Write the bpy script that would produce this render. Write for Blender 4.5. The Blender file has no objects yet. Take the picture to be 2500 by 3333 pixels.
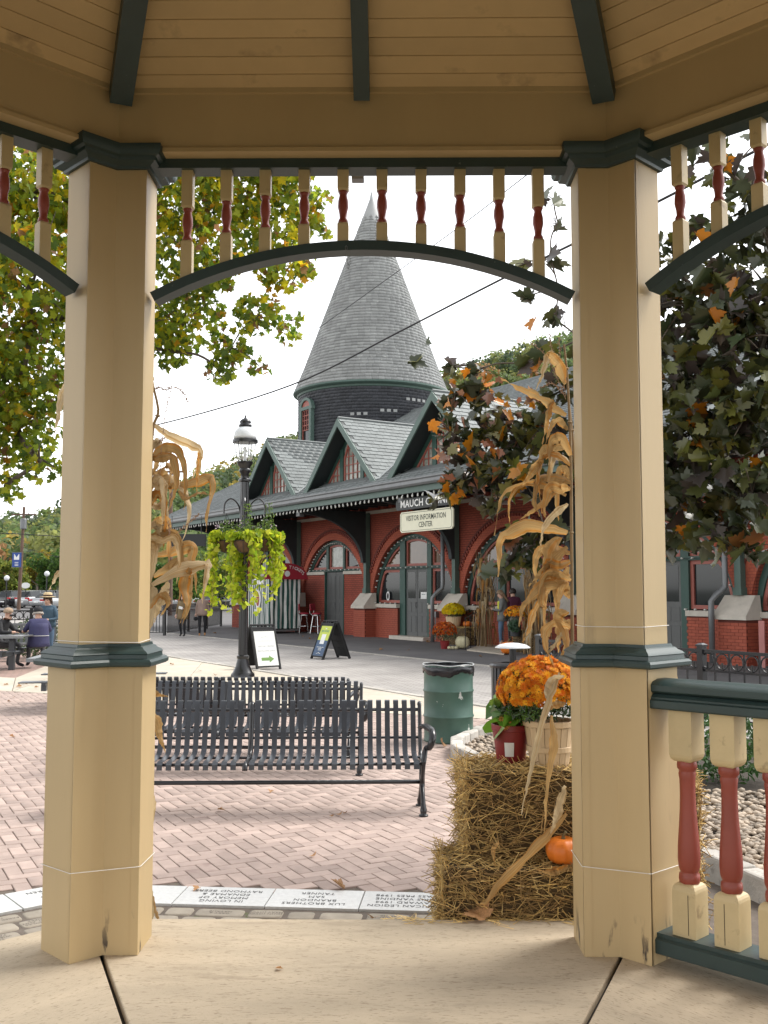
import bpy, bmesh, math, random
import numpy as np
from mathutils import Vector, Matrix, noise
R = math.radians
sc = bpy.context.scene
col = sc.collection
random.seed(7)
rng = np.random.default_rng(7)

# ------------------------------------------------------------ camera, sky, sun, exposure
F, CX, CY, PITCH, CAMZ = 3300.0, 1250.0, 1666.5, R(4.38), 1.75     # photograph pixels (2500 x 3333)
cam_d = bpy.data.cameras.new('camera')
cam = bpy.data.objects.new('camera', cam_d)
col.objects.link(cam)
cam.location = (0, 0, CAMZ)
cam.rotation_euler = (R(90) + PITCH, 0, 0)
cam_d.sensor_fit = 'VERTICAL'
cam_d.sensor_height = 36.0
cam_d.lens = 36.0 * F / 3333.0
cam_d.clip_start = 0.05
cam_d.clip_end = 5000
sc.camera = cam

SUN_EL, SUN_AZ = R(52), R(62)            # soft high light from the front right
world = bpy.data.worlds.new('World')
sc.world = world
world.use_nodes = True
wn = world.node_tree.nodes
wl = world.node_tree.links
sky = wn.new('ShaderNodeTexSky')
sky.sky_type = 'NISHITA'
sky.sun_disc = False
sky.sun_elevation = SUN_EL
sky.sun_rotation = SUN_AZ
sky.air_density = 1.0
sky.dust_density = 0.6
sky.ozone_density = 1.0
hsv = wn.new('ShaderNodeHueSaturation')          # an overcast sky has little colour
hsv.inputs['Saturation'].default_value = 0.10
hsv.inputs['Value'].default_value = 1.0
wl.new(sky.outputs[0], hsv.inputs['Color'])
wl.new(hsv.outputs[0], wn['Background'].inputs[0])
wn['Background'].inputs[1].default_value = 0.15
sun_d = bpy.data.lights.new('sun', 'SUN')
sun_d.energy = 1.5
sun_d.angle = R(25)
sun_d.color = (1.0, 0.96, 0.90)
sun = bpy.data.objects.new('sun', sun_d)
col.objects.link(sun)
sun.rotation_euler = (R(90) - SUN_EL, 0, R(180) - SUN_AZ)
sun.location = (10, 5, 30)
sc.view_settings.view_transform = 'Standard'
sc.view_settings.look = 'None'
sc.view_settings.gamma = 1.0
sc.view_settings.exposure = 1.38
sc.view_settings.use_curve_mapping = False
sc.cycles.use_denoising = True
sc.cycles.max_bounces = 7
sc.cycles.diffuse_bounces = 5
sc.cycles.glossy_bounces = 3
sc.cycles.transmission_bounces = 4
sc.cycles.transparent_max_bounces = 6
sc.cycles.caustics_reflective = False
sc.cycles.caustics_refractive = False

# ------------------------------------------------------------ pixels to places
def ray(x, y):
    a, b = (x - CX) / F, (CY - y) / F
    return Vector((a, math.cos(PITCH) - b * math.sin(PITCH), math.sin(PITCH) + b * math.cos(PITCH)))
def ony(x, y, Y):
    return Vector((0, 0, CAMZ)) + ray(x, y) * (Y / ray(x, y).y)
def onz(x, y, z=0.0):
    d = ray(x, y)
    return Vector((0, 0, CAMZ)) + d * ((z - CAMZ) / d.z)

# ------------------------------------------------------------ object helpers
def tag(o, label=None, cat=None, group=None, kind=None):
    if label: o['label'] = label
    if cat: o['category'] = cat
    if group: o['group'] = group
    if kind: o['kind'] = kind
    return o
def obj(name, mesh, parent=None, loc=None, rot=None):
    o = bpy.data.objects.new(name, mesh)
    col.objects.link(o)
    if parent: o.parent = parent
    if loc is not None: o.location = loc
    if rot is not None: o.rotation_euler = rot
    return o
def thing(name, label, cat, loc=(0, 0, 0), rz=0.0, group=None):
    o = obj(name, None, None, loc, (0, 0, rz))
    o.empty_display_size = 0.2
    return tag(o, label, cat, group)
def copy_tree(o, parent=None):
    c = o.copy()
    col.objects.link(c)
    c.parent = parent
    for ch in list(o.children): copy_tree(ch, c)
    return c

class MB:
    """collects shapes that become one mesh"""
    def __init__(s): s.v, s.f, s.m, s.mi = [], [], [], 0
    def add(s, vs, fs):
        o = len(s.v)
        s.v += [tuple(p) for p in vs]
        s.f += [tuple(i + o for i in f) for f in fs]
        s.m += [s.mi] * len(fs)
        return s
    def box(s, x0, x1, y0, y1, z0, z1):
        return s.add([(x0, y0, z0), (x1, y0, z0), (x1, y1, z0), (x0, y1, z0), (x0, y0, z1), (x1, y0, z1), (x1, y1, z1), (x0, y1, z1)],
                     [(0, 3, 2, 1), (4, 5, 6, 7), (0, 1, 5, 4), (1, 2, 6, 5), (2, 3, 7, 6), (3, 0, 4, 7)])
    def obox(s, c, sx, sy, sz, M=None):
        M = M or Matrix.Identity(3)
        c = Vector(c)
        return s.add([c + M @ Vector((a * sx / 2, b * sy / 2, d * sz / 2)) for d in (-1, 1) for a, b in ((-1, -1), (1, -1), (1, 1), (-1, 1))],
                     [(0, 3, 2, 1), (4, 5, 6, 7), (0, 1, 5, 4), (1, 2, 6, 5), (2, 3, 7, 6), (3, 0, 4, 7)])
    def bar(s, a, b, w, h, up=(0, 0, 1)):
        a, b = Vector(a), Vector(b)
        d = (b - a)
        L = d.length
        d.normalize()
        sd = d.cross(Vector(up))
        if sd.length < 1e-4: sd = d.cross(Vector((1, 0, 0)))
        sd.normalize()
        u = sd.cross(d)
        M = Matrix((sd, d, u)).transposed()
        return s.obox((a + b) / 2, w, L, h, M)
    def loft(s, rings, cap=True, closed=True):
        n = len(rings[0])
        vs = [p for r in rings for p in r]
        fs = []
        for i in range(len(rings) - 1):
            for j in range(n if closed else n - 1):
                k = (j + 1) % n
                fs.append((i * n + j, i * n + k, (i + 1) * n + k, (i + 1) * n + j))
        if cap:
            fs.append(tuple(range(n - 1, -1, -1)))
            fs.append(tuple((len(rings) - 1) * n + j for j in range(n)))
        return s.add(vs, fs)
    def prism(s, poly, z0, z1):
        return s.loft([[(p[0], p[1], z0) for p in poly], [(p[0], p[1], z1) for p in poly]])
    def slab(s, pts, off):
        off = Vector(off)
        return s.loft([[Vector(p) for p in pts], [Vector(p) + off for p in pts]])
    def tube(s, pts, r, n=6, cap=True):
        pts = [Vector(p) for p in pts]
        rr = r if isinstance(r, (list, tuple)) else [r] * len(pts)
        rings, prev = [], None
        for i, p in enumerate(pts):
            t = (pts[min(i + 1, len(pts) - 1)] - pts[max(i - 1, 0)])
            if t.length < 1e-9: t = Vector((0, 0, 1))
            t.normalize()
            if prev is None:
                prev = t.orthogonal().normalized()
            else:
                prev = (prev - t * prev.dot(t))
                prev = prev.normalized() if prev.length > 1e-6 else t.orthogonal().normalized()
            b = t.cross(prev)
            rings.append([p + (prev * math.cos(2 * math.pi * k / n) + b * math.sin(2 * math.pi * k / n)) * rr[i] for k in range(n)])
        return s.loft(rings, cap)
    def lathe(s, prof, n=16, c=(0, 0, 0), cap=True, squash=None):
        c = Vector(c)
        return s.loft([[c + Vector((r * math.cos(2 * math.pi * k / n), r * math.sin(2 * math.pi * k / n), z)) for k in range(n)] for r, z in prof], cap)
    def ball(s, c, rx, ry, rz, n=10, m=7, jit=0.0):
        c = Vector(c)
        rings = []
        for i in range(m + 1):
            a = -math.pi / 2 + math.pi * min(max(i, 0.06), m - 0.06) / m
            rings.append([c + Vector((rx * math.cos(a) * math.cos(2 * math.pi * k / n), ry * math.cos(a) * math.sin(2 * math.pi * k / n), rz * math.sin(a))) * (1 + random.uniform(-jit, jit)) for k in range(n)])
        return s.loft(rings)
    def mesh(s, name, mats, smooth=False, angle=None):
        me = bpy.data.meshes.new(name)
        me.from_pydata(s.v, [], s.f)
        for m in (mats if isinstance(mats, (list, tuple)) else [mats]): me.materials.append(m)
        if len(me.polygons) == len(s.m) and any(s.m): me.polygons.foreach_set('material_index', s.m)
        if smooth: me.shade_smooth()
        if angle: 
            me.shade_smooth()
            me.set_sharp_from_angle(angle=R(angle))
        me.update()
        return me
    def build(s, name, mats, parent=None, smooth=False, loc=None, rot=None, bevel=0, angle=None):
        o = obj(name, s.mesh(name, mats, smooth, angle), parent, loc, rot)
        if bevel:
            b = o.modifiers.new('bevel', 'BEVEL')
            b.width, b.segments, b.limit_method, b.angle_limit = bevel, 2, 'ANGLE', R(40)
        return o

def fast_mesh(name, V, loops_pattern, npolyverts, N, mats, colors=None, smooth=False):
    """N copies of one face pattern; V is (N*K,3)"""
    K = len(V) // N
    me = bpy.data.meshes.new(name)
    lp = np.concatenate([np.array(p) for p in loops_pattern])
    sizes = np.array([len(p) for p in loops_pattern])
    L = (np.arange(N)[:, None] * K + lp[None, :]).ravel()
    S = np.tile(sizes, N)
    me.vertices.add(len(V))
    me.vertices.foreach_set('co', np.asarray(V, dtype=np.float32).ravel())
    me.loops.add(len(L))
    me.loops.foreach_set('vertex_index', L.astype(np.int32))
    me.polygons.add(len(S))
    me.polygons.foreach_set('loop_start', np.concatenate([[0], np.cumsum(S)[:-1]]).astype(np.int32))
    for m in (mats if isinstance(mats, (list, tuple)) else [mats]): me.materials.append(m)
    me.update(calc_edges=True)
    if colors is not None:
        at = me.color_attributes.new('Col', 'FLOAT_COLOR', 'POINT')
        c4 = np.ones((N, K, 4), dtype=np.float32)
        c4[:, :, :3] = np.asarray(colors)[:, None, :]
        at.data.foreach_set('color', c4.ravel())
    if smooth: me.shade_smooth()
    return me

def text_mesh(body, size, mat, name='lettering', align='CENTER', depth=0.0, sx=1.0, spacing=1.0, line=1.0, bold=0.0):
    cu = bpy.data.curves.new('t', 'FONT')
    cu.body, cu.size, cu.align_x, cu.align_y, cu.extrude = body, size, align, 'CENTER', depth
    cu.space_character, cu.space_line, cu.offset = spacing, line, bold
    cu.resolution_u = 2
    o = bpy.data.objects.new('t', cu)
    col.objects.link(o)
    dg = bpy.context.evaluated_depsgraph_get()
    me = bpy.data.meshes.new_from_object(o.evaluated_get(dg))
    bpy.data.objects.remove(o)
    bpy.data.curves.remove(cu)
    me.name = name
    if sx != 1.0:
        for v in me.vertices: v.co.x *= sx
    me.materials.clear()
    me.materials.append(mat)
    return me

# ------------------------------------------------------------ materials
def srgb(r, g, b):
    f = lambda c: (c / 255 / 12.92) if c / 255 <= 0.04045 else ((c / 255 + 0.055) / 1.055) ** 2.4
    return (f(r), f(g), f(b))
MATS = {}
def mat(name, base, rough=0.6, var=0.12, scale=6.0, bump=0.0, bscale=None, metal=0.0, island=0.0, objrand=0.0, attr=None,
        spots=None, stretch=None, uv=False, emit=None, spec=0.5, trans=0.0, stain=None, coat=0.0):
    m = bpy.data.materials.new(name)
    m.use_nodes = True
    nt = m.node_tree
    N, L = nt.nodes, nt.links
    P = N['Principled BSDF']
    P.inputs['Roughness'].default_value = rough
    P.inputs['Metallic'].default_value = metal
    P.inputs['Specular IOR Level'].default_value = spec
    if coat: P.inputs['Coat Weight'].default_value = coat
    tc = N.new('ShaderNodeTexCoord')
    oi0 = N.new('ShaderNodeObjectInfo')          # every copy gets its own piece of the pattern
    sh = N.new('ShaderNodeVectorMath')
    sh.operation = 'MULTIPLY_ADD'
    L.new(oi0.outputs['Random'], sh.inputs[0])
    sh.inputs[1].default_value = (31.0, 17.0, 23.0)
    L.new(tc.outputs['Object'], sh.inputs[2])
    if uv: L.new(tc.outputs['UV'], sh.inputs[2])
    vec = sh.outputs[0]
    if stretch:
        mp = N.new('ShaderNodeMapping')
        mp.inputs['Scale'].default_value = stretch
        L.new(vec, mp.inputs[0])
        vec = mp.outputs[0]
    def nz(sc_, det=4.0, v=vec):
        n = N.new('ShaderNodeTexNoise')
        n.inputs['Scale'].default_value = sc_
        n.inputs['Detail'].default_value = det
        n.inputs['Roughness'].default_value = 0.6
        L.new(v, n.inputs['Vector'])
        return n.outputs[0]
    def mul(colsock, facsock, lo, hi):
        mr = N.new('ShaderNodeMapRange')
        mr.inputs[3].default_value, mr.inputs[4].default_value = lo, hi
        L.new(facsock, mr.inputs[0])
        v = N.new('ShaderNodeVectorMath')
        v.operation = 'SCALE'
        L.new(colsock, v.inputs[0])
        L.new(mr.outputs[0], v.inputs['Scale'])
        return v.outputs[0]
    if attr:
        a = N.new('ShaderNodeAttribute')
        a.attribute_name = attr
        c = a.outputs['Color']
    else:
        rgb = N.new('ShaderNodeRGB')
        rgb.outputs[0].default_value = (*base, 1)
        c = rgb.outputs[0]
    if var:
        n1 = nz(scale)
        mr = N.new('ShaderNodeMapRange')
        mr.inputs[1].default_value, mr.inputs[2].default_value = 0.3, 0.7
        L.new(n1, mr.inputs[0])
        c = mul(c, mr.outputs[0], 1 - var, 1 + var)
    if island:
        g = N.new('ShaderNodeNewGeometry')
        c = mul(c, g.outputs['Random Per Island'], 1 - island, 1 + island)
    if objrand:
        oi = N.new('ShaderNodeObjectInfo')
        c = mul(c, oi.outputs['Random'], 1 - objrand, 1 + objrand)
    if spots:                                   # (colour, noise scale, threshold, softness, zfade or None)
        for sp in (spots if isinstance(spots, list) else [spots]):
            n2 = nz(sp[1], 5.0)
            mr = N.new('ShaderNodeMapRange')
            mr.inputs[1].default_value, mr.inputs[2].default_value = sp[2], sp[2] + sp[3]
            L.new(n2, mr.inputs[0])
            fac = mr.outputs[0]
            if len(sp) > 4:                     # only near a height: full at z0, none at z1
                sx = N.new('ShaderNodeSeparateXYZ')
                L.new(tc.outputs['Object'], sx.inputs[0])
                m2 = N.new('ShaderNodeMapRange')
                m2.inputs[1].default_value, m2.inputs[2].default_value = sp[5], sp[4]
                L.new(sx.outputs[2], m2.inputs[0])
                mm = N.new('ShaderNodeMath')
                mm.operation = 'MULTIPLY'
                L.new(fac, mm.inputs[0])
                L.new(m2.outputs[0], mm.inputs[1])
                fac = mm.outputs[0]
            mx = N.new('ShaderNodeMix')
            mx.data_type = 'RGBA'
            L.new(fac, mx.inputs[0])
            L.new(c, mx.inputs[6])
            mx.inputs[7].default_value = (*sp[0], 1)
            c = mx.outputs[2]
    L.new(c, P.inputs['Base Color'])
    if bump:
        b = N.new('ShaderNodeBump')
        b.inputs['Strength'].default_value = bump
        b.inputs['Distance'].default_value = 0.01
        L.new(nz(bscale or scale * 6, 6.0), b.inputs['Height'])
        L.new(b.outputs[0], P.inputs['Normal'])
    if emit:
        P.inputs['Emission Color'].default_value = (*emit[0], 1)
        P.inputs['Emission Strength'].default_value = emit[1]
    if trans:
        t = N.new('ShaderNodeBsdfTranslucent')
        L.new(c, t.inputs[0])
        mx = N.new('ShaderNodeMixShader')
        mx.inputs[0].default_value = trans
        L.new(P.outputs[0], mx.inputs[1])
        L.new(t.outputs[0], mx.inputs[2])
        L.new(mx.outputs[0], N['Material Output'].inputs[0])
    MATS[name] = m
    return m
M = MATS
CREAM = (0.51, 0.38, 0.20)
mat('cream', CREAM, 0.5, 0.05, 3, 0.05, 60, spots=[((0.30, 0.225, 0.13), 5, 0.665, 0.16), ((0.06, 0.045, 0.034), 13, 0.60, 0.05, 0.24, 0.40)], stretch=(1, 1, 0.25))
mat('cream_board', (0.56, 0.395, 0.195), 0.55, 0.06, 4, 0.06, 40, objrand=0.07, spots=((0.22, 0.15, 0.075), 4, 0.60, 0.2))
mat('cream_spindle', (0.56, 0.44, 0.24), 0.5, 0.06, 9, 0.08, 60, spots=((0.28, 0.2, 0.11), 10, 0.62, 0.12), objrand=0.05)
mat('teal', (0.026, 0.048, 0.046), 0.42, 0.15, 5, 0.05, 70, spots=((0.16, 0.19, 0.17), 26, 0.70, 0.05))
mat('barn_red', (0.27, 0.055, 0.035), 0.42, 0.10, 6, 0.06, 60, objrand=0.05, spots=((0.40, 0.16, 0.11), 22, 0.70, 0.06))
mat('crack', (0.03, 0.022, 0.015), 0.9)
mat('string_white', (0.75, 0.73, 0.68), 0.8)
mat('concrete', (0.48, 0.395, 0.285), 0.85, 0.11, 1.6, 0.35, 90, spots=[((0.29, 0.225, 0.15), 30, 0.555, 0.12), ((0.34, 0.275, 0.195), 2.2, 0.58, 0.2), ((0.16, 0.12, 0.085), 60, 0.66, 0.06)], stretch=(1, 4, 1))
mat('concrete_pale', (0.50, 0.44, 0.355), 0.85, 0.12, 1.5, 0.2, 60, objrand=0.06, spots=((0.32, 0.28, 0.22), 3, 0.60, 0.2))
mat('joint_dark', (0.03, 0.026, 0.022), 0.9)
mat('paver_red', (0.405, 0.31, 0.268), 0.85, 0.14, 5, 0.35, 120, island=0.0, objrand=0.15, spots=[((0.25, 0.17, 0.15), 1.6, 0.62, 0.12), ((0.42, 0.33, 0.28), 30, 0.62, 0.12)])
mat('paver_red_joined', (0.405, 0.31, 0.268), 0.85, 0.14, 5, 0.35, 120, island=0.15, spots=[((0.25, 0.17, 0.15), 1.6, 0.62, 0.12), ((0.42, 0.33, 0.28), 30, 0.62, 0.12)])
mat('sand_joint', (0.13, 0.105, 0.085), 0.95, 0.2, 20, 0.3, 90, spots=((0.10, 0.12, 0.04), 9, 0.60, 0.08))
mat('moss_joint', (0.16, 0.15, 0.085), 0.95, 0.25, 12, 0.5, 60, spots=((0.16, 0.20, 0.04), 6, 0.50, 0.08))
mat('granite', (0.60, 0.60, 0.585), 0.55, 0.08, 40, 0.06, 200, objrand=0.05, spots=((0.40, 0.40, 0.39), 120, 0.62, 0.08))
mat('tumbled', (0.31, 0.27, 0.215), 0.85, 0.15, 9, 0.35, 90, objrand=0.13, spots=((0.19, 0.16, 0.13), 5, 0.62, 0.14))
mat('engraving', (0.05, 0.05, 0.05), 0.8)
mat('engraving_soft', (0.12, 0.10, 0.08), 0.85)
mat('asphalt', (0.12, 0.115, 0.115), 0.9, 0.18, 0.8, 0.3, 160, spots=((0.17, 0.16, 0.155), 0.5, 0.5, 0.25))
mat('ground_far', (0.11, 0.11, 0.085), 0.95, 0.25, 0.05)
mat('kerb_pale', (0.46, 0.43, 0.385), 0.85, 0.2, 6, 0.5, 50, objrand=0.15, spots=((0.28, 0.26, 0.23), 14, 0.58, 0.1))
mat('black_paint', (0.012, 0.012, 0.014), 0.28, 0.1, 8, 0.03, 90, coat=0.15)
mat('black_satin', (0.042, 0.046, 0.054), 0.30, 0.15, 5, 0.04, 60)
mat('black_matte', (0.012, 0.012, 0.013), 0.7, 0.1)
mat('drum_green', (0.055, 0.115, 0.088), 0.42, 0.16, 4, 0.06, 30, spots=[((0.55, 0.57, 0.54), 6.5, 0.665, 0.010), ((0.11, 0.085, 0.05), 5, 0.66, 0.08)], stretch=(1, 1, 0.8))
mat('bag_black', (0.012, 0.012, 0.015), 0.22, 0.1, 5, 0.6, 16)
mat('bag_pale', (0.50, 0.52, 0.52), 0.3, 0.15, 20, 0.4, 40)
mat('straw_core', (0.075, 0.048, 0.02), 0.95, 0.3, 22, 0.9, 60)
mat('straw', (0.62, 0.43, 0.16), 0.6, 0.0, island=0.5)
mat('husk', (0.44, 0.27, 0.10), 0.7, 0.22, 9, 0.15, 50, island=0.0, objrand=0.25, spots=((0.52, 0.21, 0.03), 5, 0.48, 0.14), trans=0.5, stretch=(4, 4, 0.7))
mat('husk_pale', (0.54, 0.43, 0.26), 0.7, 0.2, 9, 0.15, 50, objrand=0.2, spots=((0.46, 0.25, 0.07), 4, 0.50, 0.16), trans=0.42, stretch=(4, 4, 0.7))
mat('husk_vein', (0.46, 0.30, 0.125), 0.7, 0.30, 1.0, 0.25, 1.6, objrand=0.25, spots=((0.52, 0.22, 0.035), 0.16, 0.50, 0.14), trans=0.5, stretch=(26, 2.2, 1), uv=True)
mat('husk_vein_pale', (0.58, 0.46, 0.28), 0.7, 0.28, 1.0, 0.25, 1.6, objrand=0.2, spots=((0.46, 0.27, 0.09), 0.16, 0.52, 0.16), trans=0.42, stretch=(26, 2.2, 1), uv=True)
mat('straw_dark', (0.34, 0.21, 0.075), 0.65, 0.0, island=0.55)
mat('stalk', (0.25, 0.17, 0.085), 0.7, 0.2, 8)
mat('tassel', (0.36, 0.24, 0.17), 0.8, 0.2, 30)
mat('pumpkin', (0.72, 0.19, 0.02), 0.45, 0.12, 8, 0.04)
mat('gourd_pale', (0.55, 0.50, 0.32), 0.5, 0.15, 8)
mat('pumpkin_stem', (0.16, 0.13, 0.06), 0.8)
mat('pot_red', (0.235, 0.022, 0.024), 0.38, 0.06, 4)
mat('terracotta', (0.42, 0.17, 0.09), 0.7, 0.1)
mat('basket_wood', (0.58, 0.43, 0.26), 0.65, 0.12, 10, 0.1, 40, objrand=0.08, stretch=(3, 3, 0.5))
mat('label_white', (0.78, 0.78, 0.76), 0.5, 0.0)
mat('leaf_attr', (0.1, 0.2, 0.05), 0.45, 0.0, attr='Col', trans=0.6, spec=0.35)
mat('leaf_gloss', (0.1, 0.2, 0.05), 0.30, 0.0, attr='Col', trans=0.22, spec=0.6)
mat('petal', (0.8, 0.4, 0.02), 0.6, 0.0, attr='Col', trans=0.25, spec=0.2)
mat('bark', (0.115, 0.092, 0.072), 0.9, 0.3, 9, 0.8, 30, stretch=(1, 1, 0.3))
mat('station_red', (0.36, 0.082, 0.045), 0.75, 0.10, 4, 0.15, 40, objrand=0.13)
mat('station_red_plain', (0.225, 0.044, 0.028), 0.75, 0.12, 3, 0.15, 60)
mat('arch_red', (0.40, 0.095, 0.05), 0.7, 0.10, 6, 0.15, 60)
mat('sash_red', (0.34, 0.10, 0.075), 0.5, 0.08, 6)
mat('mortar', (0.135, 0.035, 0.024), 0.85, 0.12, 8)
mat('pink_stripe', (0.50, 0.20, 0.18), 0.6, 0.05)
mat('stone_pale', (0.56, 0.51, 0.44), 0.75, 0.10, 4, 0.15, 40, spots=((0.36, 0.32, 0.27), 3, 0.62, 0.15))
mat('trim_green', (0.030, 0.078, 0.062), 0.5, 0.10, 5)
mat('trim_grey_green', (0.075, 0.125, 0.105), 0.5, 0.10, 4)
mat('trim_dark', (0.022, 0.030, 0.032), 0.6, 0.1, 5)
mat('gutter', (0.17, 0.175, 0.18), 0.4, 0.10, 3, metal=0.3)
mat('slate', (0.16, 0.178, 0.176), 0.62, 0.10, 6, 0.12, 40, objrand=0.16)
mat('slate_joined', (0.165, 0.18, 0.178), 0.62, 0.10, 6, 0.12, 40, island=0.16)
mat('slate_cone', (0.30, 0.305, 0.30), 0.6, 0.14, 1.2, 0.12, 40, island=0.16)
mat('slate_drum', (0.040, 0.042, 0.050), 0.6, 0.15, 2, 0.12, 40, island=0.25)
mat('flashing', (0.40, 0.42, 0.42), 0.35, 0.1, metal=0.2)
mat('door_grey', (0.115, 0.118, 0.115), 0.55, 0.06, 5)
mat('glass_dark', (0.018, 0.022, 0.024), 0.05, 0.0, spec=0.45)
mat('glass_warm', (0.13, 0.075, 0.045), 0.06, 0.35, 1.3, spec=0.8)
mat('curtain', (0.30, 0.31, 0.27), 0.2, 0.35, 5, spec=0.8)
mat('sign_cream', (0.74, 0.72, 0.55), 0.5, 0.03)
mat('sign_black', (0.018, 0.020, 0.020), 0.5, 0.05)
mat('sign_ink', (0.03, 0.04, 0.025), 0.6)
mat('white_paint', (0.78, 0.78, 0.76), 0.5, 0.03)
mat('lime', (0.52, 0.60, 0.06), 0.5, 0.0)
mat('navy', (0.03, 0.075, 0.16), 0.5, 0.05)
mat('arrow_green', (0.16, 0.30, 0.07), 0.5, 0.0)
mat('ink_grey', (0.35, 0.38, 0.38), 0.6, 0.0)
mat('ink_green', (0.12, 0.28, 0.16), 0.6, 0.0)
mat('awning_red', (0.33, 0.018, 0.035), 0.5, 0.05)
mat('cloth_green', (0.018, 0.075, 0.062), 0.75, 0.1)
mat('cloth_white', (0.66, 0.66, 0.63), 0.75, 0.08)
mat('chrome', (0.6, 0.6, 0.6), 0.2, 0.0, metal=1.0)
mat('bulb', (0.62, 0.62, 0.58), 0.15, 0.0)
mat('lamp_white', (0.74, 0.76, 0.77), 0.25, 0.03)
mat('coir', (0.11, 0.06, 0.03), 0.9, 0.25, 12, 0.5, 40)
mat('wood_pole', (0.135, 0.082, 0.058), 0.85, 0.2, 5, 0.3, 20, stretch=(1, 1, 0.2))
mat('cable', (0.012, 0.012, 0.014), 0.5, 0.0)
mat('banner_blue', (0.025, 0.07, 0.28), 0.5, 0.05)
mat('skin', (0.56, 0.34, 0.25), 0.5, 0.05)
mat('rubber', (0.015, 0.015, 0.016), 0.8)
mat('tail_red', (0.45, 0.012, 0.018), 0.2, 0.0)
mat('river_stone', (0.37, 0.295, 0.22), 0.6, 0.14, 7, 0.1, 60, objrand=0.42)
mat('river_stone_joined', (0.37, 0.295, 0.22), 0.6, 0.10, 3, 0.1, 60, island=0.45)
mat('soil', (0.045, 0.034, 0.024), 0.95, 0.2, 12, 0.6, 40)
mat('hill_soil', (0.045, 0.06, 0.025), 0.95, 0.3, 0.03)
mat('dry_leaf', (0.40, 0.22, 0.10), 0.75, 0.25, 20, 0.2, 60, objrand=0.3, trans=0.2)
mat('grey_metal', (0.20, 0.205, 0.21), 0.4, 0.1, 4, metal=0.4)
mat('bin_grey', (0.045, 0.05, 0.055), 0.5, 0.08)

def glass_clear():
    m = bpy.data.materials.new('glass_clear')
    m.use_nodes = True
    P = m.node_tree.nodes['Principled BSDF']
    P.inputs['Base Color'].default_value = (0.9, 0.94, 0.95, 1)
    P.inputs['Roughness'].default_value = 0.03
    P.inputs['Alpha'].default_value = 0.25
    MATS['glass_clear'] = m
glass_clear()

def brick_mat(name, c1, c2, mortar, sx, sy, msize, offs=0.5, rough=0.85, planar='wall', rot=0.0, bump=0.25):
    m = bpy.data.materials.new(name)
    m.use_nodes = True
    N, L = m.node_tree.nodes, m.node_tree.links
    P = N['Principled BSDF']
    P.inputs['Roughness'].default_value = rough
    tc = N.new('ShaderNodeTexCoord')
    if planar == 'wall':                         # along the wall (x + y) and up z
        sp = N.new('ShaderNodeSeparateXYZ')
        L.new(tc.outputs['Object'], sp.inputs[0])
        ad = N.new('ShaderNodeMath')
        ad.operation = 'ADD'
        L.new(sp.outputs[0], ad.inputs[0])
        L.new(sp.outputs[1], ad.inputs[1])
        cb = N.new('ShaderNodeCombineXYZ')
        L.new(ad.outputs[0], cb.inputs[0])
        L.new(sp.outputs[2], cb.inputs[1])
        vec = cb.outputs[0]
    else:
        mp = N.new('ShaderNodeMapping')
        mp.inputs['Rotation'].default_value = (0, 0, rot)
        L.new(tc.outputs['Object'], mp.inputs[0])
        vec = mp.outputs[0]
    b = N.new('ShaderNodeTexBrick')
    b.offset = offs
    b.inputs['Color1'].default_value = (*c1, 1)
    b.inputs['Color2'].default_value = (*c2, 1)
    b.inputs['Mortar'].default_value = (*mortar, 1)
    b.inputs['Scale'].default_value = 1.0
    b.inputs['Mortar Size'].default_value = msize
    b.inputs['Brick Width'].default_value = sx
    b.inputs['Row Height'].default_value = sy
    L.new(vec, b.inputs['Vector'])
    n = N.new('ShaderNodeTexNoise')
    n.inputs['Scale'].default_value = 0.9
    n.inputs['Detail'].default_value = 5
    L.new(tc.outputs['Object'], n.inputs['Vector'])
    mr = N.new('ShaderNodeMapRange')
    mr.inputs[1].default_value, mr.inputs[2].default_value, mr.inputs[3].default_value, mr.inputs[4].default_value = 0.3, 0.7, 0.8, 1.2
    L.new(n.outputs[0], mr.inputs[0])
    v = N.new('ShaderNodeVectorMath')
    v.operation = 'SCALE'
    L.new(b.outputs[0], v.inputs[0])
    L.new(mr.outputs[0], v.inputs['Scale'])
    L.new(v.outputs[0], P.inputs['Base Color'])
    if bump:
        bp = N.new('ShaderNodeBump')
        bp.invert = True
        bp.inputs['Strength'].default_value = bump
        bp.inputs['Distance'].default_value = 0.006
        L.new(b.outputs['Fac'], bp.inputs['Height'])
        L.new(bp.outputs[0], P.inputs['Normal'])
    MATS[name] = m
brick_mat('wall_brick', (0.35, 0.076, 0.044), (0.29, 0.062, 0.038), (0.14, 0.034, 0.024), 0.215, 0.075, 0.009)
brick_mat('arch_brick', (0.42, 0.10, 0.052), (0.37, 0.085, 0.046), (0.24, 0.055, 0.035), 0.12, 0.075, 0.008)
brick_mat('road_brick', (0.39, 0.365, 0.34), (0.33, 0.305, 0.285), (0.22, 0.205, 0.19), 0.24, 0.12, 0.012, planar='flat', rot=R(-30))
brick_mat('far_brick', (0.36, 0.235, 0.195), (0.31, 0.20, 0.17), (0.22, 0.17, 0.14), 0.2, 0.1, 0.012, planar='flat', rot=R(28))
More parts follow.
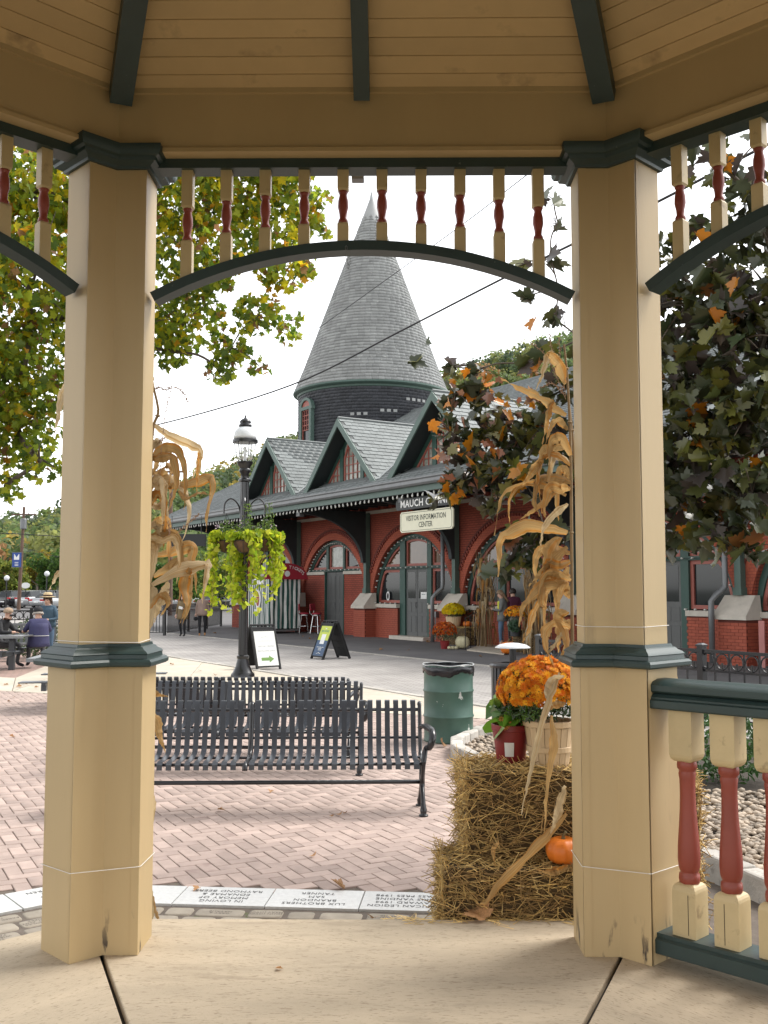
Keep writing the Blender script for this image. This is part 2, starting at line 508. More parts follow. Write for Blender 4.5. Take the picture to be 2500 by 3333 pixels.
# ------------------------------------------------------------ the station's own axes: u along the facade, v out from it
TH = R(32.2)
W0 = Vector((-0.31, 37.67, 0))
UX, NX = Vector((-math.sin(TH), math.cos(TH), 0)), Vector((-math.cos(TH), -math.sin(TH), 0))
ST_ROT = math.atan2(UX.y, UX.x)
def ST(u, v, z=0.0): return W0 + UX * u + NX * v + Vector((0, 0, z))
def inside(p, poly):
    c, n = False, len(poly)
    for i in range(n):
        a, b = poly[i], poly[(i + 1) % n]
        if (a[1] > p[1]) != (b[1] > p[1]) and p[0] < (b[0] - a[0]) * (p[1] - a[1]) / (b[1] - a[1]) + a[0]: c = not c
    return c
def pix(p):
    q = Vector(p) - Vector((0, 0, CAMZ))
    w = q.y * math.cos(PITCH) + q.z * math.sin(PITCH)
    return CX + F * q.x / w, CY - F * (-q.y * math.sin(PITCH) + q.z * math.cos(PITCH)) / w

# ------------------------------------------------------------ ground
def sheet(name, pts, z, m):
    o = MB().add([(p[0], p[1], z) for p in pts], [tuple(range(len(pts)))]).build(name, M[m])
    return tag(o, kind='structure')
o = MB().add([(-2500, -300, -0.06), (2500, -300, -0.06), (2500, 3000, -0.06), (-2500, 3000, -0.06)], [(0, 1, 2, 3)]).build('ground', M['ground_far'])
tag(o, kind='structure')
def st_sheet(name, u0, u1, v0, v1, z, m):
    o = MB().add([(u0, v0, z), (u0, v1, z), (u1, v1, z), (u1, v0, z)], [(0, 3, 2, 1)]).build(name, M[m], loc=W0, rot=(0, 0, ST_ROT))
    if o.data.polygons[0].normal.z < 0: o.data.flip_normals()
    return tag(o, kind='structure')
st_sheet('brick_road', -45, 40, 5.36, 10.24, 0.0, 'road_brick')
st_sheet('platform', -45, 30, -14, 5.22, 0.012, 'asphalt')
for v, nm in ((5.29, 'platform_edging'), (10.32, 'road_edging')):
    root = tag(obj(nm, None, None, W0, (0, 0, ST_ROT)), kind='structure')
    blk = MB().box(-0.595, 0.595, -0.07, 0.07, -0.06, 0.02).mesh('kerb_block', M['kerb_pale'])
    for i in range(34):
        obj('kerb_block', blk, root, (10 - i * 1.2, v + random.uniform(-0.008, 0.008), random.uniform(-0.004, 0.004)))
# parking lot and far street behind the square
sheet('parking_lot', [(-120, 62), (-6, 62), (-6, 150), (-120, 150)], -0.03, 'asphalt')

# pale concrete walk between the brick square and the road, in big slabs
walk = tag(obj('concrete_walk', None), kind='structure')
A0, A1 = Vector((2.6, 13.35, 0)), Vector((-6.4, 17.65, 0))        # edge of the brick square
def road_edge(t):                                                  # matching point on the road edge (v = 10.42)
    return ST(-20.6 + 17.5 * t, 10.42)
nseg = 6
for i in range(nseg):
    a, b = i / nseg, (i + 1) / nseg
    e = 0.0008
    p = [A0.lerp(A1, a + e), A0.lerp(A1, b - e), road_edge(b - e), road_edge(a + e)]
    n2 = 1 if i < 2 else 2
    for k in range(n2):
        f0, f1 = k / n2 + (0.001 if k else 0), (k + 1) / n2 - (0.001 if k < n2 - 1 else 0)
        q = [p[0].lerp(p[3], f0), p[1].lerp(p[2], f0), p[1].lerp(p[2], f1), p[0].lerp(p[3], f1)]
        MB().prism([(v.x, v.y) for v in q], -0.05, 0.004).build('concrete_slab', M['concrete_pale'], walk)
L0, L1 = A1, road_edge(1.0)
q = [A1, Vector((-7.3, 20.3, 0)), Vector((-15, 24.0, 0)), Vector((-15, 20.4, 0))]
MB().prism([(v.x, v.y) for v in q], -0.05, 0.004).build('concrete_slab', M['concrete_pale'], walk)
q = [A1, L1, Vector((-8.6, 29.5, 0)), Vector((-7.3, 20.3, 0))]
MB().prism([(v.x - 0.01, v.y) for v in q], -0.05, 0.004).build('concrete_slab', M['concrete_pale'], walk)
sheet('brick_apron', [(-7.33, 20.33), (-8.62, 29.5), (-16, 33), (-15, 24.05)], -0.004, 'far_brick')

# the brick square in herringbone; bricks proud of their sand bed
BED = [(2.42, 5.0), (2.0, 6.44), (1.5, 8.0), (1.02, 9.5), (0.76, 10.75), (0.8, 11.3), (1.16, 12.2), (1.8, 12.6), (7.5, 11.2), (7.5, 4.0), (2.6, 4.0)]
GA = R(-5.2)
GP, GD = Vector((-0.6, 6.095, 0)), Vector((math.cos(GA), math.sin(GA), 0))
GN = Vector((-GD.y, GD.x, 0))
LA = R(38)
LP, LD = Vector((-2.06, 6.09, 0)), Vector((math.cos(LA), math.sin(LA), 0))
LN = Vector((-LD.y, LD.x, 0))
PLAZA = [(-12, 2), (2.6, 2), (2.6, 13.35), (-6.4, 17.65), (-15, 20.4)]
plaza = tag(obj('brick_square', None), kind='structure')
MB().add([(p[0], p[1], -0.011) for p in PLAZA], [(0, 1, 2, 3, 4)]).build('sand_bed', M['sand_joint'], plaza)
BL, BW, HR = 0.2, 0.1, R(28)
cs, sn = math.cos(HR), math.sin(HR)
cand = []
for i in range(-75, 100):
    for j in range(-25, 165):
        r = (i - j) % 4
        if r == 0: cx_, cy_, hor = i + 1.0, j + 0.5, True
        elif r == 3: cx_, cy_, hor = i + 0.5, j + 1.0, False
        else: continue
        lx, ly = cx_ * BW, cy_ * BW
        x, y = cs * lx - sn * ly, 5.0 + sn * lx + cs * ly
        if not (4.5 < y < 19): continue
        p = Vector((x, y, 0))
        if (p - GP).dot(GN) < 0.02 and (p - LP).dot(LN) < 0.02: continue
        X, Yp = pix(p)
        if not (-120 < X < 1750 and Yp < 3100): continue
        if inside((x, y), BED) or not inside((x, y), PLAZA): continue
        cand.append((x, y, hor, X, Yp))
def near_score(c):
    vis = (480 < c[3] < 1500) or c[3] < 110
    return c[1] + (0 if vis else 50)
cand.sort(key=near_score)
def brick_mesh():
    h, e, w, l = 0.03, 0.0035, BW / 2 - 0.003, BL / 2 - 0.003
    return MB().loft([[(-l, -w, -h), (l, -w, -h), (l, w, -h), (-l, w, -h)], [(-l, -w, -e), (l, -w, -e), (l, w, -e), (-l, w, -e)],
                      [(-l + e, -w + e, 0), (l - e, -w + e, 0), (l - e, w - e, 0), (-l + e, w - e, 0)]])
bm0 = brick_mesh().mesh('brick', M['paver_red'])
for c in cand[:300]:
    obj('brick', bm0, plaza, (c[0], c[1], random.uniform(-0.0018, 0.0015)), (random.uniform(-0.008, 0.008), random.uniform(-0.008, 0.008), HR + (0 if c[2] else R(90)) + random.uniform(-0.008, 0.008)))
rest = cand[300:]
h, e, w, l = 0.03, 0.0035, BW / 2 - 0.003, BL / 2 - 0.003
K = np.array([(-l, -w, -h), (l, -w, -h), (l, w, -h), (-l, w, -h), (-l, -w, -e), (l, -w, -e), (l, w, -e), (-l, w, -e), (-l + e, -w + e, 0), (l - e, -w + e, 0), (l - e, w - e, 0), (-l + e, w - e, 0)])
an = np.array([HR + (0 if c[2] else R(90)) for c in rest]) + rng.normal(0, 0.005, len(rest))
ca, sa = np.cos(an)[:, None], np.sin(an)[:, None]
V = np.stack([ca * K[None, :, 0] - sa * K[None, :, 1] + np.array([c[0] for c in rest])[:, None],
              sa * K[None, :, 0] + ca * K[None, :, 1] + np.array([c[1] for c in rest])[:, None],
              K[None, :, 2] + rng.uniform(-0.002, 0.0015, len(rest))[:, None] + K[None, :, 0] * rng.normal(0, 0.006, len(rest))[:, None]], axis=2).reshape(-1, 3)
pat = [(0, 1, 5, 4), (1, 2, 6, 5), (2, 3, 7, 6), (3, 0, 4, 7), (4, 5, 9, 8), (5, 6, 10, 9), (6, 7, 11, 10), (7, 4, 8, 11), (8, 9, 10, 11)]
tag(obj('brick', fast_mesh('bricks', V, pat, None, len(rest), M['paver_red_joined']), plaza), kind='stuff')

# memorial granite band and the tumbled memorial pavers inside it
band = tag(obj('memorial_band', None), kind='structure')
MB().prism([(-4.3, 2.2), (2.36, 3.0), (2.36, 5.7), (GP + GD * 2.2 - GN * 0.36).xy[:], (GP - GD * 1.25 - GN * 0.36).xy[:], (LP - LD * 1.6 - LN * 0.36).xy[:]], -0.05, -0.014).build('mortar_bed', M['moss_joint'], band)
TX_G = {1: 'IN LOVING\nMEMORY OF\nEDNAMAE &\nRAYMOND BEERS', 2: 'LUX BROTHERS\nBRANDON\nSAM\nTANNER', 3: 'AMERICAN LEGION\nJR AWARD 1994\nCHRIS VANDINE\nCLASS PRES 1998', 0: 'OUR\nTO\nEVA &'}
gm = MB().box(-0.259, 0.259, -0.168, 0.168, -0.05, 0.003).mesh('granite_block', M['granite'])
for i in range(6):
    c = GP + GD * (-0.82 + i * 0.525) - GN * 0.172
    g = obj('granite_block', gm, band, (c.x, c.y, 0), (0, 0, GA))
    if i in TX_G: obj('lettering', text_mesh(TX_G[i], 0.056, M['engraving'], sx=0.84, spacing=1.1, line=1.1), g, (0, 0, 0.0042), (0, 0, R(180)))
for i in range(4):
    c = LP + LD * (0.10 - 0.53 * i) - LN * 0.172
    if i == 0:
        g = obj('granite_block', MB().prism([(-0.26, -0.168), (0.03, -0.168), (0.24, 0.168), (-0.26, 0.168)], -0.05, 0.003).mesh('granite_block', M['granite']), band, (c.x, c.y, 0), (0, 0, LA))
    else: g = obj('granite_block', gm, band, (c.x, c.y, 0), (0, 0, LA))
    if i == 0: obj('lettering', text_mesh('BARBARA\nU K 1916\nALLEN\n& CHILDREN', 0.056, M['engraving'], sx=0.84, spacing=1.1, line=1.1), g, (-0.02, 0, 0.0042), (0, 0, R(180)))
def tumbled_mesh(L_, W_):
    rr = 0.03
    def ring(ins, z):
        pts = []
        for (sx_, sy_, a0) in ((1, 1, 0), (-1, 1, 90), (-1, -1, 180), (1, -1, 270)):
            for k in range(3):
                a = R(a0 + 45 * k)
                pts.append((sx_ * (L_ / 2 - rr) + (rr - ins) * math.cos(a), sy_ * (W_ / 2 - rr) + (rr - ins) * math.sin(a), z))
        return pts
    return MB().loft([ring(0.0, -0.05), ring(0.0, -0.012), ring(0.004, -0.003), ring(0.014, 0.0)]).mesh('memorial_paver', M['tumbled'], smooth=True)
TM = {k: tumbled_mesh(k, 0.128) for k in (0.15, 0.19, 0.235, 0.27)}
PT = ['NEIL FRANK HOPE\nAND BLAKE DAVIS', 'THE\nWIELAND\nFAMILY', None, 'GARY &\nNATALIE', 'JOHN JOYCE\nMARY JOYCE', 'DISABLED\nVETERANS', None, 'REDUCE RECYCLE\nREUSE', None, 'NICHOLAS\nMARY ANN\nLOPEZ', None, 'IN MEMORY OF\nELLEN CHANNING', 'CASEY MAY\nWORLD', None, 'GOD BLESS\nTHE USA', 'PAREK FAMILY\n1996']
PTM = [text_mesh(t, 0.03, M['engraving_soft'], spacing=1.1) if t else None for t in PT]
ti = 0
def paver_rows(P, D, Nn, a0, rows, s0, s1):
    global ti
    for r_ in range(rows):
        s = s0 + random.uniform(0, 0.1)
        while s < s1:
            k = random.choice(list(TM))
            c = P + D * (s + k / 2) - Nn * (0.37 + 0.07 + r_ * 0.138)
            o_ = obj('memorial_paver', TM[k], band, (c.x, c.y, -0.004 + random.uniform(-0.003, 0.003)), (random.uniform(-0.015, 0.015), random.uniform(-0.015, 0.015), a0 + random.uniform(-0.02, 0.02)))
            t = PTM[ti % len(PTM)]
            ti += 1
            if t and k > 0.18 and r_ < 3: obj('lettering', t, o_, (0, 0, 0.0012), (0, 0, R(180)))
            s += k + 0.014 + random.uniform(0, 0.012)
paver_rows(GP, GD, GN, GA, 5, -1.15, 1.25)
paver_rows(LP, LD, LN, LA, 5, -1.9, 0.15)

# river stone bed beside the gazebo with its granite kerb
bed = tag(obj('gravel_bed', None), kind='structure')
MB().prism(BED, -0.05, 0.02).build('bed_soil', M['soil'], bed)
kpath = [Vector((2.36, 5.25, 0)), Vector((2.0, 6.44, 0)), Vector((1.5, 8.0, 0)), Vector((1.02, 9.5, 0)), Vector((0.76, 10.75, 0)), Vector((0.80, 11.3, 0)), Vector((1.16, 12.2, 0)), Vector((1.8, 12.6, 0))]
for i in range(len(kpath) - 1):
    a, b = kpath[i], kpath[i + 1]
    n = max(1, round((b - a).length / 0.36))
    for k in range(n):
        p, q = a.lerp(b, k / n), a.lerp(b, (k + 1) / n)
        d = (q - p).normalized() * 0.006
        MB().bar((p + d) + Vector((0, 0, 0.055)), (q - d) + Vector((0, 0, 0.055)), 0.13 + random.uniform(-0.01, 0.01), 0.17 + random.uniform(-0.015, 0.015)).build('kerb_stone', M['kerb_pale'], bed, bevel=0.018)
ico = bmesh.new()
bmesh.ops.create_icosphere(ico, subdivisions=1, radius=1.0)
IV = np.array([v.co[:] for v in ico.verts])
IF = [tuple(v.index for v in f.verts) for f in ico.faces]
ico.free()
sp = []
yy = 4.7
while yy < 12.6:
    st = 0.05 if yy < 8 else 0.065
    xx = 0.7
    while xx < 5.2:
        x, y = xx + random.uniform(-.5, .5) * st, yy + random.uniform(-.5, .5) * st
        if inside((x, y), BED) and x / y < 0.405 and (y > 8 or x / y > 0.22):
            if y < 8.8 or x < 2.2: sp.append((x, y))
        xx += st
    yy += st
sp.sort(key=lambda p: p[1] + (0 if p[0] / p[1] > 0.27 else 40))
sm = []
for k in range(4):
    ns = np.array([1 + 0.16 * noise.noise(Vector(v * 1.3 + k * 7)) for v in IV])[:, None]
    b = MB().add(IV * ns * np.array([1, random.uniform(.65, .9), random.uniform(.45, .65)]), IF)
    sm.append(b.mesh('river_stone', M['river_stone'], smooth=True))
for p in sp[:300]:
    o = obj('river_stone', random.choice(sm), bed, (p[0], p[1], 0.03 + random.uniform(0, 0.022)), (random.uniform(-.4, .4), random.uniform(-.4, .4), random.uniform(0, 6.3)))
    o.scale = [random.uniform(0.026, 0.046)] * 3
P2 = np.array(sp[300:])
n = len(P2)
an = rng.uniform(0, 6.3, n)
S = rng.uniform(0.026, 0.045, n)
X0 = IV[None, :, :] * np.stack([S, S * rng.uniform(.6, .9, n), S * rng.uniform(.45, .65, n)], 1)[:, None, :]
V = np.stack([np.cos(an)[:, None] * X0[:, :, 0] - np.sin(an)[:, None] * X0[:, :, 1] + P2[:, :1], np.sin(an)[:, None] * X0[:, :, 0] + np.cos(an)[:, None] * X0[:, :, 1] + P2[:, 1:], X0[:, :, 2] + rng.uniform(0.03, 0.05, n)[:, None]], 2).reshape(-1, 3)
tag(obj('river_stone', fast_mesh('river_stones', V, IF, None, n, M['river_stone_joined'], smooth=True), bed), kind='stuff')

# ------------------------------------------------------------ the gazebo
GZ = thing('gazebo', 'cream painted octagonal gazebo with dark green trim and red turned spindles', 'gazebo', (-0.125, 1.776, 0), R(-0.55))
FZ, AI = 0.2, 2.656
T8 = math.tan(R(22.5))
RI = AI / math.cos(R(22.5))
floor = tag(obj('gazebo_floor', None, None, (-0.125, 1.776, 0), (0, 0, R(-0.55))), kind='structure')
AF = 3.14
def wedge(a_, z0, z1, g=0.006):
    return [(0 + 0, 0.03)] + [(-(a_ * T8 - g), a_), (a_ * T8 - g, a_)]
wm = MB().prism([(0.0, 0.04), (AF * T8 - 0.008, AF), (-AF * T8 + 0.008, AF)], 0.02, FZ).mesh('concrete_slab', M['concrete'])
MB().prism([(RI * 1.075 * math.cos(R(22.5 + 45 * k)), RI * 1.075 * math.sin(R(22.5 + 45 * k))) for k in range(8)], -0.03, 0.17).build('joint_filler', M['joint_dark'], floor)
for k in range(8):
    o = obj('concrete_slab', wm, floor, None, (0, 0, R(-45 * k)))
    b = o.modifiers.new('bevel', 'BEVEL')
    b.width, b.segments = 0.006, 2
DM, DP = Vector((-math.sin(R(22.5)), -math.cos(R(22.5)))), Vector((-math.sin(R(22.5)), math.cos(R(22.5))))
NM, NP_ = Vector((math.cos(R(22.5)), -math.sin(R(22.5)))), Vector((math.cos(R(22.5)), math.sin(R(22.5))))
PH, PD = 0.152, 0.25
def post_poly(i):
    c8 = math.cos(R(22.5))
    return [Vector((i / c8, 0)), DM * (PH - i) + NM * i, DM * (PH - i) + NM * (PD - i), Vector(((PD - i) / c8, 0)), DP * (PH - i) + NP_ * (PD - i), DP * (PH - i) + NP_ * i]
def sweep(prof):
    return MB().loft([[(p.x, p.y, z) for p in post_poly(i)] for z, i in prof])
def add_boards(b, z0, z1, i):
    """corner boards: 2 mm proud strips along the inner front edges"""
    for D_, N_ in ((DM, NM), (DP, NP_)):
        a = D_ * (PH - i) + N_ * (i - 0.0025)
        c = D_ * (PH - i - 0.034) + N_ * (i - 0.0025)
        d, e_ = D_ * (PH - i - 0.034) + N_ * (i + 0.01), D_ * (PH - i) + N_ * (i + 0.01)
        b.loft([[(p.x, p.y, z) for p in (a, c, d, e_)] for z in (z0, z1)])
    return b
ped = add_boards(sweep([(FZ, 0.0), (1.43, 0.0)]), FZ + 0.001, 1.425, 0.0).mesh('pedestal', M['cream'])
colr = sweep([(1.417, 0.004), (1.417, -0.036), (1.424, -0.046), (1.438, -0.047), (1.448, -0.038), (1.452, -0.024), (1.468, -0.022), (1.472, -0.026), (1.482, -0.018), (1.490, -0.004), (1.500, 0.004), (1.503, 0.012), (1.515, 0.016), (1.515, 0.034)]).mesh('collar', M['teal'], angle=28)
shf = add_boards(sweep([(1.50, 0.028), (3.72, 0.028)]), 1.5, 3.70, 0.028).mesh('shaft', M['cream'])
capm = sweep([(3.648, 0.034), (3.648, 0.012), (3.660, 0.008), (3.668, -0.004), (3.676, -0.020), (3.690, -0.024), (3.696, -0.040), (3.716, -0.050), (3.742, -0.050), (3.742, -0.01)]).mesh('capital', M['teal'], angle=28)
for k in range(8):
    a = R(90 - 22.5 - 45 * k)
    c = obj('column', None, GZ, (RI * math.cos(a), RI * math.sin(a), 0), (0, 0, a))
    obj('pedestal', ped, c)
    obj('collar', colr, c)
    obj('shaft', shf, c)
    obj('capital', capm, c)
def mitre(y0, y1, z0, z1, b=None):
    b = b or MB()
    return b.prism([(-y0 * T8, y0), (y0 * T8, y0), (y1 * T8, y1), (-y1 * T8, y1)], z0, z1)
beam = mitre(AI, AI + 0.2, 3.735, 4.0).mesh('beam', M['cream'])
bead = mitre(AI - 0.014, AI + 0.19, 3.716, 3.7345).mesh('bead', M['cream'])
TC = R(32)
top = mitre(AI - 0.018, AI + 0.02, 3.988, 4.012).mesh('cornice_bead', M['cream'])
railm = MB().box(-1.0, 1.0, AI + 0.06, AI + 0.16, 3.672, 3.7155).mesh('frieze_rail', M['teal'])
RA, SAG, HC = 2.06, 0.232, 0.965
ZC = 3.337 - RA
def arch_top(x): return ZC + math.sqrt(RA * RA - x * x)
arc = MB()
rings = []
for i in range(25):
    a = math.asin(HC / RA) * (2 * i / 24 - 1)
    rings.append([(r_ * math.sin(a), y_, ZC + r_ * math.cos(a)) for r_, y_ in ((RA, AI + 0.075), (RA, AI + 0.165), (RA - 0.045, AI + 0.165), (RA - 0.045, AI + 0.075))])
arcm = arc.loft(rings).mesh('arch', M['teal'], angle=30)
def rib_mesh(w_, h_, y0, zt0, y1, zt1):
    b = MB()
    s_ = Vector((0, y1 - y0, zt1 - zt0)).normalized()
    nrm = Vector((0, -s_.z, s_.y)) if s_.y < 0 else Vector((0, s_.z, -s_.y))
    if nrm.z > 0: nrm = -nrm
    A_, B_ = Vector((0, y0, zt0)), Vector((0, y1, zt1))
    b.loft([[P_ + Vector((sx_, 0, 0)) + nrm * d_ for sx_, d_ in ((-w_ / 2, 0), (w_ / 2, 0), (w_ / 2, h_), (-w_ / 2, h_))] for P_ in (A_, B_)])
    return b.mesh('rafter', M['teal'])
ZAP = 4.0 + AI * math.tan(TC)
midrib = rib_mesh(0.072, 0.075, AI - 0.002, 3.998, 0.06, ZAP - 0.04)
corrib = rib_mesh(0.098, 0.085, RI - 0.012, 3.99, 0.06, ZAP - 0.03)
BSP = 0.0835
def board_mesh(r_):
    t0, t1 = r_ * BSP + 0.0009, (r_ + 1) * BSP - 0.0009
    pt = lambda t, up: (AI - t * math.cos(TC) + up * math.sin(TC), 4.0 + t * math.sin(TC) + up * math.cos(TC))
    b = MB()
    rings = []
    for sgn in (-1, 1):
        ring = []
        for t, up in ((t0, 0.002), (t0 + 0.003, 0.0), (t1 - 0.003, 0.0), (t1, 0.002), (t1, 0.014), (t0, 0.014)):
            y_, z_ = pt(t, up)
            ring.append((sgn * max(0.002, (AI - t * math.cos(TC)) * T8), y_, z_))
        rings.append(ring)
    return b.loft(rings).mesh('ceiling_board', M['cream_board'])
NB = 12
BMS = [board_mesh(i) for i in range(NB)]
deck = MB()
yb, zb = AI + 0.25, 4.0 - 0.25 * math.tan(TC) + 0.02
deck.loft([[(-yb * T8, yb, zb), (yb * T8, yb, zb), (0.001, 0, ZAP + 0.02), (-0.001, 0, ZAP + 0.02)], [(-yb * T8, yb, zb + 0.04), (yb * T8, yb, zb + 0.04), (0.001, 0, ZAP + 0.07), (-0.001, 0, ZAP + 0.07)]])
deckm = deck.mesh('roof_panel', M['cream_board'])
turn_s = MB().lathe([(0.0185, -0.078), (0.023, -0.074), (0.0225, -0.062), (0.0165, -0.052), (0.018, -0.03), (0.0245, 0.0), (0.0235, 0.03), (0.0175, 0.056), (0.019, 0.064), (0.0235, 0.072), (0.019, 0.078)], 14).mesh('turned_section', M['barn_red'], smooth=True)
def spindle(rot, x):
    zt, zb_ = 3.676, arch_top(x) - 0.006
    mid = (zt + zb_) / 2
    w_ = 0.0255
    q = lambda ww, z: [(x - ww, AI + 0.11 - ww, z), (x + ww, AI + 0.11 - ww, z), (x + ww, AI + 0.11 + ww, z), (x - ww, AI + 0.11 + ww, z)]
    o = MB().loft([q(w_, zb_), q(w_, mid - 0.084), q(w_ - 0.006, mid - 0.075), q(0.008, mid - 0.0745), q(0.008, mid + 0.0745), q(w_ - 0.006, mid + 0.075), q(w_, mid + 0.084), q(w_, zt)]).build('spindle', M['cream_spindle'], GZ, rot=rot)
    obj('turned_section', turn_s, o, (x, AI + 0.11, mid))
for k in range(8):
    rot = (0, 0, R(-45 * k))
    obj('beam', beam, GZ, None, rot)
    obj('bead', bead, GZ, None, rot)
    obj('cornice_bead', top, GZ, None, rot)
    obj('rafter', midrib, GZ, None, rot)
    obj('rafter', corrib, GZ, None, (0, 0, R(-22.5 - 45 * k)))
    obj('roof_panel', deckm, GZ, None, rot)
    if k in (7, 0, 1):
        obj('frieze_rail', railm, GZ, None, rot)
        obj('arch', arcm, GZ, None, rot)
        for i in range(10): spindle(rot, -0.805 + 0.17889 * i)
        for i in range(NB): obj('ceiling_board', BMS[i], GZ, None, rot)
    else:
        obj('frieze_rail', railm, GZ, None, rot)
        obj('arch', arcm, GZ, None, rot)
# balustrade in the bay to the right of the opening
yb0 = AI + 0.115
def prof_rail(name, pts, x0, x1):
    b = MB()
    b.loft([[(x_, yb0 + p[0], p[1]) for p in pts] for x_ in (x0, x1)])
    return b.build(name, M['teal'], GZ, angle=30, rot=(0, 0, R(-45)))
prof_rail('top_rail', [(-0.075, 1.316), (-0.085, 1.324), (-0.085, 1.348), (-0.07, 1.362), (-0.03, 1.372), (0.03, 1.372), (0.07, 1.362), (0.085, 1.348), (0.085, 1.324), (0.075, 1.316), (0.06, 1.312), (-0.06, 1.312)], -0.985, 0.985)
prof_rail('rail_moulding', [(-0.09, 1.25), (-0.095, 1.256), (-0.095, 1.285), (-0.085, 1.291), (-0.085, 1.298), (-0.078, 1.304), (-0.07, 1.3115), (0.07, 1.3115), (0.095, 1.285), (0.095, 1.256), (0.09, 1.25)], -1.01, 1.01)
prof_rail('bottom_rail', [(-0.085, 0.245), (-0.09, 0.25), (-0.09, 0.302), (-0.075, 0.312), (-0.075, 0.328), (0.075, 0.328), (0.075, 0.312), (0.09, 0.302), (0.09, 0.25), (0.085, 0.245)], -1.02, 1.02)
turn_b = MB().lathe([(0.034, 0.53), (0.0415, 0.543), (0.0435, 0.558), (0.0415, 0.575), (0.035, 0.583), (0.038, 0.588), (0.0435, 0.604), (0.046, 0.64), (0.0445, 0.69), (0.039, 0.76), (0.0335, 0.84), (0.0315, 0.91), (0.0325, 0.96), (0.036, 0.985), (0.034, 0.992), (0.034, 0.998), (0.0405, 1.006), (0.0415, 1.022), (0.039, 1.034), (0.034, 1.045)], 22).mesh('turned_section', M['barn_red'], smooth=True)
w_ = 0.0525
q = lambda ww, z: [(-ww, -ww, z), (ww, -ww, z), (ww, ww, z), (-ww, ww, z)]
rr = [q(w_, 0.3285)] + [q(w_ - d_, 0.54 - h_) for d_, h_ in ((0.0, 0.03), (0.002, 0.018), (0.007, 0.008), (0.017, 0.0))] + [q(0.015, 0.5405), q(0.015, 1.0345)]
rr += [q(w_ - d_, 1.035 + h_) for d_, h_ in ((0.017, 0.0), (0.007, 0.008), (0.002, 0.018), (0.0, 0.03))] + [q(w_, 1.249)]
blkm = MB().loft(rr).mesh('baluster', M['cream_spindle'])
for i in range(10):
    o = obj('baluster', blkm, GZ, Matrix.Rotation(R(-45), 3, 'Z') @ Vector((-0.835 + 0.1856 * i, yb0, 0)), (0, 0, R(-45) + random.uniform(-0.02, 0.02)))
    obj('turned_section', turn_b, o)
    if i in (0, 1, 3, 6):
        xx = (0.02, -0.008, 0.01, -0.02)[(0, 1, 3, 6).index(i)]
        MB().box(xx - 0.0012, xx + 0.0012, -0.0534, -0.051, 0.34, 0.50).build('crack', M['crack'], o)
# white twine tied round the columns to hold the corn stalks
def twine(k, z, ins, lab):
    a = R(90 - 22.5 - 45 * k)
    root = Vector((-0.125, 1.776, 0))
    rm = Matrix.Rotation(R(-0.55), 3, 'Z')
    pts = []
    for p in [post_poly(ins)[j] for j in (1, 2, 3, 4, 5, 1)]:
        q = Vector((RI * math.cos(a), RI * math.sin(a), z + random.uniform(-0.008, 0.008))) + Matrix.Rotation(a, 3, 'Z') @ Vector((p.x, p.y, 0))
        pts.append(root + rm @ q)
    pts[-1] = pts[0]
    dense = []
    for i in range(5):
        for s_ in range(4): dense.append(pts[i].lerp(pts[i + 1], s_ / 4))
    dense.append(pts[0])
    tag(MB().tube(dense, 0.0017, 5, False).build('twine', M['string_white']), lab, 'twine', 'white twine tied round the gazebo columns')
twine(7, 1.527, 0.022, 'white twine just above the green collar of the column by the black benches')
twine(7, 0.565, -0.006, 'white twine low on the pedestal of the column by the black benches')
twine(0, 1.59, 0.022, 'white twine above the green collar of the column beside the straw bales')
twine(0, 0.575, -0.006, 'white twine low on the pedestal of the column beside the straw bales')
# chain looped over the crown of the arch
ch = thing('hanging_chain', 'thin dark chain looped over the crown of the gazebo arch', 'chain', (0, 0, 0))
def link(p, q, flip):
    p, q = Vector(p), Vector(q)
    d = q - p
    s_ = Vector((0.004, 0, 0)) if flip else Vector((0, 0.004, 0))
    MB().tube([p, p + d * .2 + s_, p + d * .8 + s_, q, p + d * .8 - s_, p + d * .2 - s_, p], 0.0012, 4, False).build('chain_link', M['grey_metal'], ch)
cp = ony(1128, 790, 4.45)
pts = [ony(x_, y_, Y_) for x_, y_, Y_ in ((1130, 788, 4.56), (1127, 800, 4.505), (1127, 815, 4.495), (1129, 830, 4.495), (1130, 846, 4.50), (1132, 862, 4.51), (1134, 876, 4.515), (1137, 864, 4.53), (1140, 850, 4.54), (1139, 838, 4.55))]
for i in range(len(pts) - 1): link(pts[i], pts[i + 1], i % 2)
# small lamp box under the outer eave
c = ony(1165, 560, 4.78)
lb = thing('lamp_box', 'small grey lamp box hanging outside under the gazebo frieze rail', 'lamp', c)
MB().box(-0.03, 0.03, -0.03, 0.03, -0.045, 0.045).build('housing', M['grey_metal'], lb, bevel=0.004)
MB().box(-0.008, 0.008, -0.008, 0.008, 0.044, 0.19).build('stem', M['grey_metal'], lb)
# ------------------------------------------------------------ the station
SN = thing('railway_station', 'red brick railway station with slate roofs, gabled dormers and round cone topped tower', 'building', W0, ST_ROT)
BAYS = [8.8, 3.2, -2.4, -8.0, -13.6, -19.2]
PIERS = [11.6, 6.0, 0.4, -5.2, -10.8, -16.4]
ZA, RIN, ROUT = 1.1, 2.62, 3.04
bricks = []                                   # (u, v, z, along v?) every brick near enough to tell apart
def brick_field(u0, u1, v, z0, z1, axis='u'):
    row, z = 0, z0
    while z + 0.07 <= z1 + 1e-6:
        s = u0 + (0.0 if row % 2 == 0 else -0.1075)
        while s < u1 - 0.02:
            a, b = max(s, u0), min(s + 0.2055, u1)
            if b - a > 0.04: bricks.append(((a + b) / 2, v, z + 0.033, axis, b - a))
            s += 0.215
        z += 0.0757
        row += 1
def arc_z(c, u, r=RIN): return ZA + math.sqrt(max(0.0, r * r - (u - c) ** 2))
